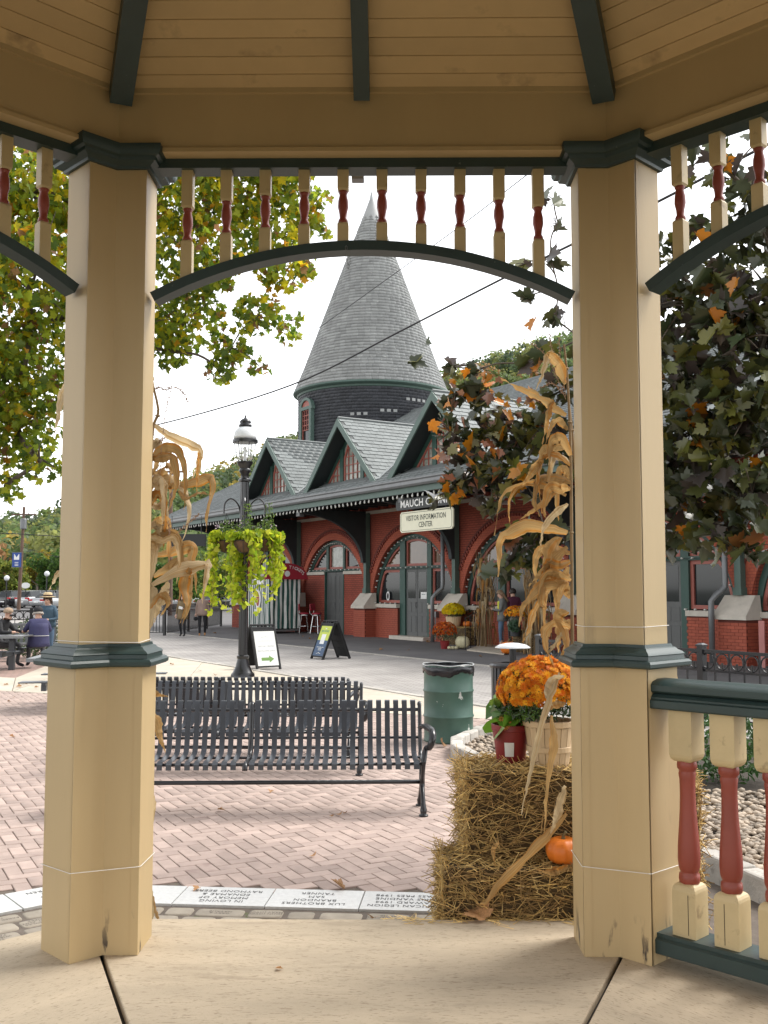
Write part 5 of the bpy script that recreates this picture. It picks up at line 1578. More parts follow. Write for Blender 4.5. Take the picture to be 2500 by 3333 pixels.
def bench(label, loc, rz, L_, mid):
    t = thing('bench', label, 'bench', loc, rz, 'black slatted steel benches')
    n = int(L_ / 0.0705)
    for i in range(n):
        x = -L_ / 2 + 0.055 + (L_ - 0.11) * i / (n - 1)
        if abs(x - mid) < 0.03: continue
        obj('slat', SLM, t, (x, 0, 0))
    for x in (-L_ / 2, mid, L_ / 2):
        if x == mid: obj('centre_strap', CSM, t, (x, 0, 0))
        else:
            obj('end_frame', BFM, t, (x, 0, 0))
            obj('armrest', ARMS[1 if x > 0 else -1], t, (x, 0, 0))
    for y, z, r in ((0.222, 0.765, 0.014), (0.172, 0.545, 0.011), (-0.24, 0.40, 0.013), (0.02, 0.41, 0.011), (-0.085, 0.235, 0.017)):
        MB().tube([(-L_ / 2, y, z), (L_ / 2, y, z)], r, 8).build('rail', M['black_paint'], t, smooth=True)
    return t
bench('black slatted steel bench with a scrolled armrest near the straw bales', (-1.10, 8.22, -0.002), R(1.6), 2.80, 0.02)
bench('black slatted steel bench between the front bench and the bench under the lamp post', (-1.58, 10.02, -0.002), R(-1.0), 2.70, 0.0)
bench('black slatted steel bench turned to the lamp post, its back to the other benches', (-1.72, 10.98, -0.002), R(179), 2.70, 0.0)

# oil drum litter bin with black liner
t = thing('oil_drum', 'green oil drum litter bin with black liner and chipped paint', 'litter bin', (0.752, 11.96, -0.003))
pr = [(0.275, 0.0), (0.29, 0.004), (0.292, 0.02), (0.286, 0.03)]
for zc in (0.295, 0.585): pr += [(0.286, zc - 0.02), (0.294, zc - 0.008), (0.297, zc), (0.294, zc + 0.008), (0.286, zc + 0.02)]
pr += [(0.286, 0.85), (0.294, 0.86), (0.294, 0.876), (0.284, 0.876)]
MB().lathe(pr, 40, cap=False).build('drum', M['drum_green'], t, smooth=True)
MB().lathe([(0.284, 0.876), (0.28, 0.4), (0.0, 0.35)], 40, cap=False).build('liner', M['bag_black'], t, smooth=True)
b, rings = MB(), []
n = 72
for f, rr in ((0, 0.281), (0.12, 0.29), (0.25, 0.300), (0.55, 0.302), (1.0, 0.299), (1.03, 0.293)):
    ring = []
    for k in range(n):
        a = 2 * math.pi * k / n
        drop = 0.105 + 0.022 * math.sin(3 * a + 1) + 0.012 * math.sin(7 * a) + 0.006 * math.sin(19 * a)
        w = rr + 0.0025 * math.sin(23 * a + 6 * f) * (f > 0.1) + 0.002 * math.sin(41 * a)
        ring.append((w * math.cos(a), w * math.sin(a), 0.886 - drop * f))
    rings.append(ring)
b.loft(rings, cap=False).build('liner_cuff', M['bag_black'], t, smooth=True)
MB().tube([(0.297 * math.cos(a) * (1 + .006 * math.sin(9 * a)), 0.297 * math.sin(a), 0.885 + 0.006 * math.sin(5 * a)) for a in np.linspace(0, 2 * math.pi, 60)], 0.006, 5, False).build('liner_edge', M['bag_pale'], t, smooth=True)

# slatted litter bin with a pale domed lid on a stem
t = thing('litter_bin', 'black slatted litter bin with pale domed lid behind the orange flowers', 'litter bin', (1.65, 13.1, 0.02))
for i in range(26):
    a = 2 * math.pi * i / 26
    MB().obox((0.27 * math.cos(a), 0.27 * math.sin(a), 0.40), 0.008, 0.04, 0.74, Matrix.Rotation(a, 3, 'Z')).build('slat', M['black_satin'], t)
MB().lathe([(0.25, 0.0), (0.27, 0.03), (0.25, 0.05)], 24).build('base', M['black_paint'], t)
MB().lathe([(0.262, 0.05), (0.262, 0.75)], 24, cap=False).build('inner_bin', M['black_matte'], t)
MB().lathe([(0.30, 0.74), (0.305, 0.77), (0.28, 0.79), (0.16, 0.80), (0.16, 0.76)], 28, cap=False).build('rim', M['black_paint'], t)
MB().tube([(0, 0, 0.78), (0, 0, 1.0)], 0.045, 12).build('stem', M['black_paint'], t)
MB().lathe([(0.225, 0.985), (0.23, 0.993), (0.17, 1.028), (0.08, 1.047), (0.002, 1.052)], 32).build('lid', M['lamp_white'], t, smooth=True)

# fallen leaves
LFM = leaf_mesh('fallen_leaf', [(0, 0, 0)], (1.0, 1.0), [(0.3, 0.15, 0.06)], (1,), up=3.0, fold=0.5)
LFM.materials.clear()
LFM.materials.append(M['dry_leaf'])
def fallen(x, y, s, label, z=0.012, rx=0.2, pix_=True, zz=0.0):
    p = onz(x, y, zz)
    o = obj('fallen_leaf', LFM, None, (p.x, p.y, zz + z), (random.uniform(-rx, rx), random.uniform(-rx, rx), random.uniform(0, 6.3)))
    o.scale = (s, s, s)
    return tag(o, label, 'leaf', 'dry leaves fallen on the paving')
G1 = 'small dry brown leaf fallen on the red brick herringbone paving'
fallen(1100, 2895, 0.10, 'curled orange leaf on the edge of the engraved white granite', rx=0.7, z=0.03)
fallen(1550, 2990, 0.16, 'large tan leaf at the foot of the straw bales on the gazebo edge', zz=0.2, rx=0.35, z=0.03)
fallen(1215, 3000, 0.07, 'pale curled leaf on the memorial pavers at the gazebo step', rx=.5, z=0.02)
fallen(1440, 2432, 0.13, 'brown curled leaf on the bricks beside the green oil drum', rx=.7, z=0.04)
fallen(910, 3158, 0.032, 'tiny pale leaf on the concrete gazebo floor', zz=0.2, z=0.008)
for x, y in ((1105, 2655), (1125, 2650), (1080, 2660), (40, 2400), (150, 2360), (45, 2272), (30, 2285), (880, 2580), (1020, 2790), (640, 2900), (720, 2640)): fallen(x, y, random.uniform(.04, .07), G1)
G2 = 'dry leaf fallen on the pale concrete walk'
for x, y in ((20, 2232), (62, 2238), (80, 2228), (120, 2240), (560, 2165), (650, 2185), (700, 2200)): fallen(x, y, random.uniform(.08, .12), G2, z=0.02)
G3 = 'leaf fallen on the dark platform before the station'
for x, y in ((1240, 2118), (1330, 2119), (1395, 2093), (1050, 2075), (985, 2073), (1565, 2140), (1010, 2082), (700, 2063)): fallen(x, y, random.uniform(.10, .2), G3, z=0.03)
# ------------------------------------------------------------ lamp post with hooks and hanging baskets
LPX = onz(790, 2203)
t = thing('lamp_post', 'black fluted lamp post with white topped glass lantern and basket hooks', 'lamp post', (LPX.x, LPX.y, 0.0))
MB().lathe([(0.24, 0.0), (0.24, 0.05), (0.20, 0.10), (0.145, 0.22), (0.11, 0.36), (0.125, 0.38), (0.125, 0.42), (0.095, 0.44)], 20).build('base', M['black_paint'], t, angle=40)
b, rings = MB(), []
for z in np.linspace(0.43, 3.95, 12):
    r0 = 0.098 - 0.030 * (z / 4.0)
    if z > 2.75: r0 += 0.022 * min(1, (z - 2.75) / 0.05)
    rings.append([(r0 * (1 - 0.10 * (k % 2)) * math.cos(2 * math.pi * k / 24), r0 * (1 - 0.10 * (k % 2)) * math.sin(2 * math.pi * k / 24), z) for k in range(24)])
b.loft(rings).build('shaft', M['black_paint'], t)
MB().lathe([(0.09, 3.94), (0.13, 3.96), (0.13, 3.99), (0.085, 4.02), (0.08, 4.10), (0.12, 4.16), (0.12, 4.19), (0.10, 4.22), (0.145, 4.30), (0.165, 4.33), (0.165, 4.36), (0.10, 4.37)], 20).build('neck', M['black_paint'], t, angle=40)
MB().lathe([(0.12, 4.37), (0.155, 4.40), (0.205, 4.62), (0.225, 4.75)], 20, cap=False).build('globe', M['glass_clear'], t, smooth=True)
for k in range(6):
    a = k * math.pi / 3
    MB().tube([(0.125 * math.cos(a), 0.125 * math.sin(a), 4.37), (0.16 * math.cos(a), 0.16 * math.sin(a), 4.42), (0.228 * math.cos(a), 0.228 * math.sin(a), 4.76)], 0.008, 5).build('cage_bar', M['black_paint'], t)
MB().tube([(0, 0, 4.37), (0, 0, 4.66)], 0.03, 8).build('lamp', M['lamp_white'], t)
MB().lathe([(0.20, 4.74), (0.262, 4.75), (0.265, 4.80), (0.24, 4.82)], 24).build('collar', M['black_paint'], t, angle=40)
MB().lathe([(0.235, 4.82), (0.24, 4.88), (0.22, 4.97), (0.165, 5.04), (0.125, 5.07)], 24).build('hood', M['lamp_white'], t, smooth=True)
MB().lathe([(0.12, 5.07), (0.135, 5.09), (0.135, 5.12), (0.105, 5.14), (0.12, 5.17), (0.12, 5.19), (0.085, 5.23), (0.03, 5.26), (0.02, 5.27), (0.024, 5.29), (0.005, 5.33)], 16).build('finial', M['black_paint'], t, smooth=True)
HK = [(-1, 0.0), (1, 0.0), (0.15, -1)]
for i, (dx, dy) in enumerate(HK):
    d = Vector((dx, dy, 0)).normalized()
    MB().tube(crom([d * 0.06 + Vector((0, 0, 3.2)), d * 0.13 + Vector((0, 0, 3.48)), d * 0.28 + Vector((0, 0, 3.60)), d * 0.40 + Vector((0, 0, 3.50)), d * 0.42 + Vector((0, 0, 3.30))], 18), 0.016, 6).build('basket_hook', M['black_paint'], t)
LIME = [(0.50, 0.56, 0.035), (0.38, 0.48, 0.03), (0.58, 0.62, 0.07), (0.25, 0.38, 0.025)]
def basket(label, off, zr, fall, side):
    p = Vector((LPX.x, LPX.y, 0)) + Vector(off)
    t = thing('hanging_basket', label, 'hanging basket', (p.x, p.y, zr), 0, 'hanging baskets on the lamp post')
    rb = 0.225
    MB().lathe([(0.02, -0.24), (0.10, -0.22), (0.17, -0.15), (0.21, -0.06), (rb, 0.0), (rb - 0.02, 0.01), (0.0, 0.0)], 20, cap=False).build('liner', M['coir'], t, smooth=True)
    MB().tube([(rb * 1.02 * math.cos(a), rb * 1.02 * math.sin(a), 0.005) for a in np.linspace(0, 2 * math.pi, 25)], 0.008, 5, False).build('rim', M['black_paint'], t)
    for k in range(8):
        a = k * math.pi / 4
        MB().tube([((rr + .004) * math.cos(a), (rr + .004) * math.sin(a), z) for rr, z in ((rb, 0), (0.21, -0.06), (0.17, -0.15), (0.10, -0.22), (0.02, -0.245))], 0.006, 4).build('wire', M['black_paint'], t)
    for k in range(3):
        a = k * 2.1 + .5
        MB().tube([(rb * math.cos(a), rb * math.sin(a), 0.0), (0, 0, 3.30 - zr)], 0.005, 4).build('chain', M['black_paint'], t)
    C_ = []
    nv = 13
    stems = MB()
    for v in range(nv):
        a = random.uniform(0, 6.3) if v > nv * 0.35 else math.atan2(-0.6, side) + random.uniform(-.8, .8)
        while abs((a + math.pi / 2 + math.pi) % (2 * math.pi) - math.pi) < .55: a = random.uniform(0, 6.3)
        ln = random.uniform(0.45, 1.0) * fall
        P = [Vector((rb * 0.8 * math.cos(a), rb * 0.8 * math.sin(a), 0.05)), Vector((rb * 1.25 * math.cos(a), rb * 1.25 * math.sin(a), 0.06)), Vector((rb * 1.3 * math.cos(a) , rb * 1.3 * math.sin(a), -ln * 0.45)), Vector((rb * (1.15 + random.uniform(-.3, .3)) * math.cos(a), rb * 1.4 * math.sin(a), -ln))]
        Q = crom(P, 26)
        stems.tube(Q, 0.004, 3, False)
        for q in Q[3:]:
            for k in range(random.choice((1, 2))): C_.append(q + Vector((random.gauss(0, .045), random.gauss(0, .045), random.gauss(0, .035))))
    tag(stems.build('vine_stems', M['stalk'], t), kind='stuff')
    C_ += [Vector(c_) for c_ in blob((0, 0, 0.09), (0.30, 0.30, 0.11), 90, 0.4)]
    tag(obj('vine_leaves', leaf_mesh('vine_leaves', [tuple(c_) for c_ in C_], (0.08, 0.155), LIME, (4, 3, 2, 2), shape=HEART, pat=HEART_PAT, up=0.5, fold=0.2, droop=(0, 0, -.8)), t), kind='stuff')
    tall = blob((0.02, 0, 0.22), (0.22, 0.2, 0.22), 220, 0.2)
    extra = np.array([(0.08 + random.gauss(0, .05), random.gauss(0, .04), random.uniform(.2, .75)) for _ in range(110)]) if side > 0 else tall[:1]
    tag(obj('filler_foliage', leaf_mesh('filler_foliage', np.concatenate([tall, extra]), (0.04, 0.09), [(0.12, 0.20, 0.05), (0.20, 0.28, 0.06), (0.09, 0.14, 0.05)], (2, 2, 1), shape=BLADE, pat=BLADE_PAT, up=0.3), t), kind='stuff')
    fl = blob((0, 0, 0.27), (0.24, 0.22, 0.16), 26, 0.5)
    tag(obj('blossoms', flower_mesh('blossoms', fl, np.tile([0, -.6, .8], (26, 1)), (0.016, 0.024), [(0.75, 0.75, 0.72), (0.75, 0.60, 0.68)], 6), t), kind='stuff')
basket('coir lined hanging basket of lime green vine, farthest from the station', (-0.36, 0.0, 0), 2.74, 1.55, -1)
basket('coir lined hanging basket of lime vine with a tall sprig, nearest the station', (0.42, 0.0, 0), 2.76, 1.25, 1)
basket('coir lined hanging basket of lime vine in front of the lamp post shaft', (0.07, -0.42, 0), 2.72, 1.45, 0.2)

# ------------------------------------------------------------ folding A-frame signs
def aframe(label, loc, rz, H_, W_, spread, face):
    t = thing('folding_sign', label, 'folding sign', loc, rz, 'folding signs')
    a = math.atan2(spread / 2, H_)
    for s_ in (-1, 1):
        p = obj('front_board' if s_ < 0 else 'rear_board', MB().box(-W_ / 2, W_ / 2, -0.018, 0.018, 0.06, H_ - 0.08).mesh('board', M['black_matte']), t, (0, s_ * spread / 2, 0), (s_ * a, 0, 0))
        for x in (-W_ / 2, W_ / 2 - 0.035): MB().box(x, x + 0.035, -0.03, 0.03, 0.0, H_ - 0.03).build('rail', M['black_matte'], p)
        MB().box(-W_ / 2, W_ / 2, -0.024, 0.024, H_ - 0.085, H_ - 0.055).build('crossbar', M['black_matte'], p)
        for x in (-0.09, 0.0, 0.09): MB().box(x - 0.016, x + 0.016, -0.022, 0.022, H_ - 0.056, H_ + 0.0).build('hinge_lug', M['black_matte'], p)
        MB().box(-W_ / 2, W_ / 2, -0.026, 0.026, H_ - 0.012, H_ + 0.012).build('handle', M['black_matte'], p)
        if s_ < 0: face(p)
        else:
            for i in range(4):
                for j in range(2):
                    MB().box(-W_ / 2 + 0.05 + j * (W_ - 0.09) / 2, -W_ / 2 + 0.03 + (j + 1) * (W_ - 0.06) / 2, -0.026, -0.018, 0.1 + i * (H_ - 0.22) / 4, 0.07 + (i + 1) * (H_ - 0.22) / 4).build('panel', M['black_matte'], p)
    return t
FR = (R(90), 0, 0)
def face1(p):
    f = MB().box(-0.255, 0.255, -0.021, -0.0185, 0.085, 0.87).build('poster', M['white_paint'], p)
    obj('lettering', text_mesh('VISITORS CENTER\n\nRESTROOMS OPEN', 0.052, M['ink_grey'], sx=0.95), p, (0, -0.0225, 0.47), FR)
    obj('lettering', text_mesh('LEHIGH GORGE SCENIC RAILWAY', 0.026, M['ink_grey'], sx=0.95), p, (0, -0.0225, 0.645), FR)
    MB().tube(crom([(-0.1, -0.0225, 0.725), (-0.03, -0.0225, 0.735), (0.02, -0.0225, 0.765), (0.03, -0.0225, 0.74), (0.11, -0.0225, 0.735)], 14), 0.003, 4).build('emblem', M['ink_grey'], p)
    MB().slab([(-0.15, -0.0225, 0.20), (0.04, -0.0225, 0.20), (0.04, -0.0225, 0.155), (0.16, -0.0225, 0.235), (0.04, -0.0225, 0.315), (0.04, -0.0225, 0.27), (-0.15, -0.0225, 0.27)], (0, -0.0012, 0)).build('arrow', M['arrow_green'], p)
def face2(p):
    MB().box(-0.255, 0.255, -0.021, -0.0185, 0.50, 0.88).build('poster_top', M['lime'], p)
    MB().box(-0.255, 0.255, -0.021, -0.0185, 0.085, 0.499).build('poster_base', M['navy'], p)
    obj('lettering', text_mesh('JIM THORPE', 0.075, M['ink_green'], sx=0.9, bold=0.002), p, (0, -0.0225, 0.74), FR)
    obj('lettering', text_mesh('Visit', 0.05, M['white_paint'], bold=0.002), p, (0, -0.0225, 0.81), FR)
    MB().box(-0.10, 0.10, -0.0235, -0.0212, 0.40, 0.66).build('white_square', M['white_paint'], p)
    obj('lettering', text_mesh('Scan for dining, events,\nattractions,\nand more!', 0.036, M['white_paint'], bold=0.001), p, (0, -0.0225, 0.28), FR)
    MB().tube(crom([(-0.1, -0.0225, 0.14), (-0.03, -0.0225, 0.155), (0.02, -0.0225, 0.175), (0.04, -0.0225, 0.15), (0.1, -0.0225, 0.145)], 14), 0.006, 4).build('emblem', M['white_paint'], p)
aframe('black folding sign with white poster and green arrow beside the lamp post', (-2.72, 22.72, 0.0), R(34), 1.02, 0.60, 0.70, face1)
aframe('black folding sign with lime and navy poster standing on the brick road', (-1.36, 26.0, 0.0), R(-56), 1.02, 0.60, 0.80, face2)

# ------------------------------------------------------------ signs hung from the station eave
def st_thing(name, label, cat, u_, v_, z_, rz=0.0, group=None):
    p = ST(u_, v_, z_)
    return thing(name, label, cat, p, ST_ROT + R(180) + rz, group)      # local +x runs towards the near end, front is -y
v_s = 2.95
t = st_thing('hanging_sign', 'black station name board with white slab letters under the eave', 'sign', -7.5, v_s, 4.33)
oct_ = lambda w, h, c_: [(-w + c_, -h), (w - c_, -h), (w, -h + c_), (w, h - c_), (w - c_, h), (-w + c_, h), (-w, h - c_), (-w, -h + c_)]
MB().slab([(x, 0, z) for x, z in oct_(1.55, 0.17, 0.08)], (0, 0.06, 0)).build('board', M['sign_black'], t)
obj('lettering', text_mesh('MAUCH CHUNK', 0.30, M['white_paint'], sx=1.12, bold=0.006, spacing=1.05), t, (0, -0.004, -0.005), FR)
for x in (-1.2, 1.2): MB().tube([(x, 0.03, 0.17), (x, 0.03, 0.42)], 0.012, 5).build('hanger', M['black_paint'], t)
t = st_thing('hanging_sign', 'cream visitor information board hung on hooks below the name board', 'sign', -7.55, v_s, 3.78)
MB().slab([(x, 0, z) for x, z in oct_(1.36, 0.31, 0.07)], (0, 0.05, 0)).build('board', M['sign_cream'], t)
obj('lettering', text_mesh('VISITOR INFORMATION\nCENTER', 0.225, M['sign_ink'], sx=0.86, line=0.95, bold=0.002), t, (0, -0.004, -0.01), FR)
b = MB()
pl = [(x, -0.003, z) for x, z in oct_(1.31, 0.27, 0.06)]
b.tube(pl + [pl[0]], 0.006, 4, False).build('border_line', M['sign_ink'], t)
for x in (-1.0, 1.0): MB().tube([(x, 0.025, 0.31), (x, 0.025, 0.40)], 0.012, 5).build('hanger', M['black_paint'], t)
# far black sign hanging below the canopy end
p = ony(607, 1758, 41.5)
t = thing('hanging_sign', 'plain black board hanging below the far end of the station canopy', 'sign', p)
MB().box(-0.80, 0.80, -0.05, 0.05, -0.25, 0.25).build('board', M['sign_black'], t)
for x in (-0.6, 0.6): MB().tube([(x, 0, 0.25), (x, 0, 1.0)], 0.015, 5).build('hanger', M['black_paint'], t)
# strings of bulbs
BULB = MB().lathe([(0.012, 0.05), (0.022, 0.035), (0.03, 0.0), (0.042, -0.05), (0.034, -0.085), (0.010, -0.10)], 8).mesh('bulb', M['bulb'], smooth=True)
t = st_thing('string_lights', 'string of white bulbs along the station eave', 'string lights', 0, 3.13, 4.56)
P = [(-14.3 + 0.275 * i, 0, -0.0) for i in range(84)]
MB().tube([(x, 0.0, 0.055) for x, _, _ in P], 0.008, 4).build('wire', M['cable'], t)
for x, _, _ in P: obj('bulb', BULB, t, (x, random.uniform(-.01, .01), random.uniform(-.008, .008)), (random.uniform(-.3, .3), random.uniform(-.3, .3), 0)).scale = (.75, .75, .8)
SB = MB().lathe([(0.012, 0.03), (0.02, 0.0), (0.03, -0.03), (0.024, -0.055), (0.006, -0.065)], 7).mesh('bulb', M['bulb'], smooth=True)
for c, lab in ((3.2, 'string of small bulbs round the arched lunette over the plain grey doors'), (-2.4, 'string of small bulbs round the arched window with the glazed grey doors'), (-8.0, 'string of small bulbs round the arched window behind the corn shock'), (-13.6, 'string of small bulbs round the arched window beside the near downspout')):
    t = st_thing('string_lights', lab, 'string lights', c, 0, 0)
    pts = []
    z0 = 2.5 if c == 3.2 else 1.35
    a0 = math.asin((z0 - ZA) / 2.5)
    for i in range(30):
        a = a0 + (math.pi - 2 * a0) * i / 29
        pts.append(Vector((2.5 * math.cos(a), 0.06, ZA + 2.5 * math.sin(a))))
    MB().tube(pts, 0.006, 4).build('wire', M['cable'], t)
    for i, q in enumerate(pts): obj('bulb', SB, t, q + Vector((0, -0.03, 0)), (R(-90 + random.uniform(-30, 30)), 0, random.uniform(-.5, .5)))
    zb = 2.53
    MB().tube([(-2.0, 0.02, zb), (2.0, 0.02, zb)], 0.006, 4).build('wire', M['cable'], t)
    for i in range(13): obj('bulb', SB, t, (-1.95 + 0.325 * i, 0.0, zb), (R(-90), 0, 0))
    if c != 3.2:
        for x0, x1 in ((-2.3, -0.95), (1.1, 2.3)):
            for k in range(5): obj('bulb', SB, t, (x0 + (x1 - x0) * k / 4, -0.05, 1.27), (R(-80), 0, random.uniform(-.5, .5)))
# flood lamps under the eave
for u_, lab in ((-6.2, 'grey flood lamp under the eave beside the station name board'), (0.6, 'grey flood lamp under the eave above the plain grey doors')):
    t = st_thing('flood_lamp', lab, 'lamp', u_, 2.85, 4.48)
    MB().box(-0.13, 0.13, -0.1, 0.1, -0.09, 0.09).build('housing', M['gutter'], t, bevel=0.02)
    MB().tube([(0, 0.02, 0.08), (0, 0.05, 0.4)], 0.02, 5).build('arm', M['trim_dark'], t)

# ------------------------------------------------------------ striped ticket booth
t = st_thing('ticket_booth', 'ticket booth draped in green and white stripes under a red arched sign', 'ticket booth', 5.35, 1.55, 0.012)
W_, D_, H_ = 2.0, 1.3, 2.25
MB().box(-W_ / 2, W_ / 2, -D_ / 2, D_ / 2, 0.10, 0.16).build('floor', M['grey_metal'], t)
for x in (-W_ / 2 + .1, W_ / 2 - .1):
    for y in (-D_ / 2 + .1, D_ / 2 - .1): MB().tube([(x, y, 0), (x, y, 0.12)], 0.05, 8).build('wheel', M['rubber'], t)
def drape(pts, z0, z1, n, amp):
    """a hanging cloth made of alternating stripes with soft folds"""
    for i in range(n):
        f0, f1 = i / n, (i + 1) / n
        a, b_ = Vector(pts[0]).lerp(Vector(pts[1]), f0), Vector(pts[0]).lerp(Vector(pts[1]), f1)
        d = (Vector(pts[1]) - Vector(pts[0])).normalized()
        nn = Vector((d.y, -d.x, 0))
        rows = []
        for k in range(9):
            z = z0 + (z1 - z0) * k / 8
            w = amp * (0.3 + 0.7 * (1 - k / 8))
            row = []
            for m_ in range(4):
                f = f0 + (f1 - f0) * m_ / 3
                q = Vector(pts[0]).lerp(Vector(pts[1]), f) + nn * (w * math.sin(f * n * 1.9 + 0.6 * math.sin(k)) ) + d * (0.01 * math.sin(k * 1.3 + i))
                row.append((q.x, q.y, z))
            rows.append(row)
        MB().loft(rows, cap=False, closed=False).build('stripe', M['cloth_green' if i % 2 else 'cloth_white'], t, smooth=True)
drape(((-W_ / 2, -D_ / 2 - 0.03, 0), (W_ / 2, -D_ / 2 - 0.03, 0)), 0.20, 2.15, 22, 0.012)
drape(((W_ / 2 + 0.03, -D_ / 2, 0), (W_ / 2 + 0.03, D_ / 2, 0)), 0.20, 2.15, 13, 0.035)
drape(((-W_ / 2 - 0.03, D_ / 2, 0), (-W_ / 2 - 0.03, -D_ / 2, 0)), 0.20, 2.15, 13, 0.03)
MB().box(-W_ / 2, W_ / 2, -D_ / 2, D_ / 2, 2.10, H_).build('roof', M['awning_red'], t)
MB().box(-W_ / 2 + .02, W_ / 2 - .02, -D_ / 2 + .02, D_ / 2 - .02, 0.17, 2.09).build('inner_wall', M['black_matte'], t)
sg = MB()
pts = [(-1.55, 0), (1.55, 0)] + [(1.45 * math.cos(R(a)), 0.08 + 0.56 * math.sin(R(a))) for a in range(0, 181, 12)]
sg.slab([(W_ / 2 + 0.14, x * 0.62, H_ - 0.1 + z) for x, z in pts], (0.04, 0, 0))
s_o = sg.build('arched_sign', M['awning_red'], t)
word = 'RAILWAY TICKETS'
for i, chx in enumerate(word):
    if chx == ' ': continue
    a = R(158 - 136 * i / (len(word) - 1))
    obj('letter', text_mesh(chx, 0.17, M['white_paint'], bold=0.003), s_o, (W_ / 2 + 0.184, 0.76 * math.cos(a), H_ - 0.02 + 0.40 * math.sin(a)), (R(90), (math.pi / 2 - a) * 0.5, R(90)))
MB().lathe([(0.0, 0), (0.12, 0), (0.12, 0.006), (0.0, 0.006)], 16, cap=False).build('roundel', M['white_paint'], s_o, loc=(W_ / 2 + 0.182, 0, H_ + 0.12), rot=(0, R(90), 0))
f = MB().slab([(0.26 * math.cos(a), -D_ / 2 - 0.075, 1.35 + 0.38 * math.sin(a)) for a in np.linspace(0, 2 * math.pi, 25)[:-1]], (0, 0.015, 0)).build('oval_sign', M['white_paint'], t)
MB().slab([(0.16 * math.cos(a), -D_ / 2 - 0.079, 1.35 + 0.27 * math.sin(a)) for a in np.linspace(0, 2 * math.pi, 25)[:-1]], (0, 0.003, 0)).build('oval_centre', M['awning_red'], f)
MB().box(-0.3, 0.25, -D_ / 2 - 0.08, -D_ / 2 - 0.06, 0.82, 0.95).build('price_board', M['white_paint'], t)
MB().box(-0.4, 0.5, -D_ / 2 - 0.075, -D_ / 2 - 0.055, 1.95, 2.25).build('paper_notice', M['white_paint'], t)
# bar stools
def stool(label, u_, v_, rz):
    t = st_thing('bar_stool', label, 'stool', u_, v_, 0.012, rz, 'red topped bar stools')
    for k in range(4):
        a = k * math.pi / 2 + math.pi / 4
        MB().tube([(0.14 * math.cos(a), 0.14 * math.sin(a), 0.70), (0.26 * math.cos(a), 0.26 * math.sin(a), 0.0)], 0.014, 6).build('leg', M['chrome'], t)
    MB().tube([(0.215 * math.cos(a), 0.215 * math.sin(a), 0.28) for a in np.linspace(0, 2 * math.pi, 20)], 0.012, 5, False).build('foot_ring', M['chrome'], t)
    MB().lathe([(0.17, 0.70), (0.185, 0.71), (0.185, 0.74), (0.17, 0.75)], 18).build('seat_band', M['chrome'], t)
    MB().lathe([(0.18, 0.75), (0.20, 0.77), (0.19, 0.81), (0.10, 0.83), (0.002, 0.83)], 18).build('seat', M['awning_red'], t, smooth=True)
    MB().box(-0.19, 0.19, 0.17, 0.22, 0.90, 1.18).build('backrest', M['awning_red'], t, bevel=0.02)
    for x in (-0.15, 0.15): MB().tube([(x, 0.12, 0.73), (x, 0.225, 0.80), (x, 0.228, 1.15)], 0.012, 5).build('back_rod', M['chrome'], t)
stool('red bar stool with chrome legs right beside the striped ticket booth', 4.25, 0.75, R(150))
stool('red bar stool with chrome legs between the other stool and the grey doors', 3.75, 0.45, R(120))
# small utility box and pipe by the doors
t = st_thing('fire_hydrant', 'short dark standpipe on the platform beside the grey doors', 'standpipe', 1.55, 0.75, 0.012)
MB().lathe([(0.11, 0), (0.11, 0.04), (0.07, 0.05), (0.07, 0.34), (0.10, 0.35), (0.10, 0.42), (0.04, 0.46)], 14).build('barrel', M['trim_dark'], t)

# ------------------------------------------------------------ autumn display by the visitor entrance
def st_loc(px, py, z=0.012):
    return onz(px, py, z)
bale('straw_bale', 'straw bale on the platform under the yellow chrysanthemums and small pumpkins', st_loc(1500, 2100) + Vector((0.0, 0.25, 0)), ST_ROT, (1.25, 0.5, 0.55), 1500)
p0 = st_loc(1500, 2100) + Vector((0, 0.25, 0))
t = thing('flower_basket', 'bushel basket of bright yellow chrysanthemums on the platform straw bale', 'flower basket', p0 + Vector((-0.20, 0.1, 0.55)))
MB().lathe([(0.19, 0), (0.22, 0.12), (0.225, 0.13), (0.235, 0.2), (0.25, 0.31), (0.255, 0.34), (0.0, 0.33)], 24, cap=False).build('basket', M['basket_wood'], t)
mum(t, (0, 0, 0.50), 0.36, 0.25, 620, YELLOW, (0.04, 0.055), 200)
t = thing('flowerpot', 'red foil pot of rust orange chrysanthemums on the platform by the bale', 'flowerpot', st_loc(1448, 2112))
MB().lathe([(0.11, 0), (0.14, 0.2), (0.15, 0.24), (0.0, 0.22)], 20, cap=False).build('pot', M['pot_red'], t)
mum(t, (0, 0, 0.50), 0.36, 0.30, 330, RUST, (0.03, 0.045), 260)
pumpkin('gourd', 'large pale green gourd leaning against the platform straw bale', st_loc(1505, 2113), 0.21, 0.40, 'gourd_pale')
pumpkin('pumpkin', 'small orange pumpkin on the platform bale beside the yellow chrysanthemum basket', p0 + Vector((0.22, -0.12, 0.56)), 0.14, 0.20)
pumpkin('gourd', 'small white pumpkin between the two small orange pumpkins on the platform bale', p0 + Vector((0.43, 0.05, 0.56)), 0.13, 0.17, 'gourd_pale')
pumpkin('pumpkin', 'small orange pumpkin on the platform bale below the corn shock', p0 + Vector((0.62, 0.12, 0.56)), 0.14, 0.19)
for i, x in enumerate((1463, 1474, 1485)):
    pumpkin('gourd', ('little cream gourd touching the red foil pot', 'little cream gourd in the middle of three on the platform', 'little cream gourd touching the large pale gourd')[i], st_loc(x, 2114), 0.062, 0.10, 'gourd_pale', None, 8)
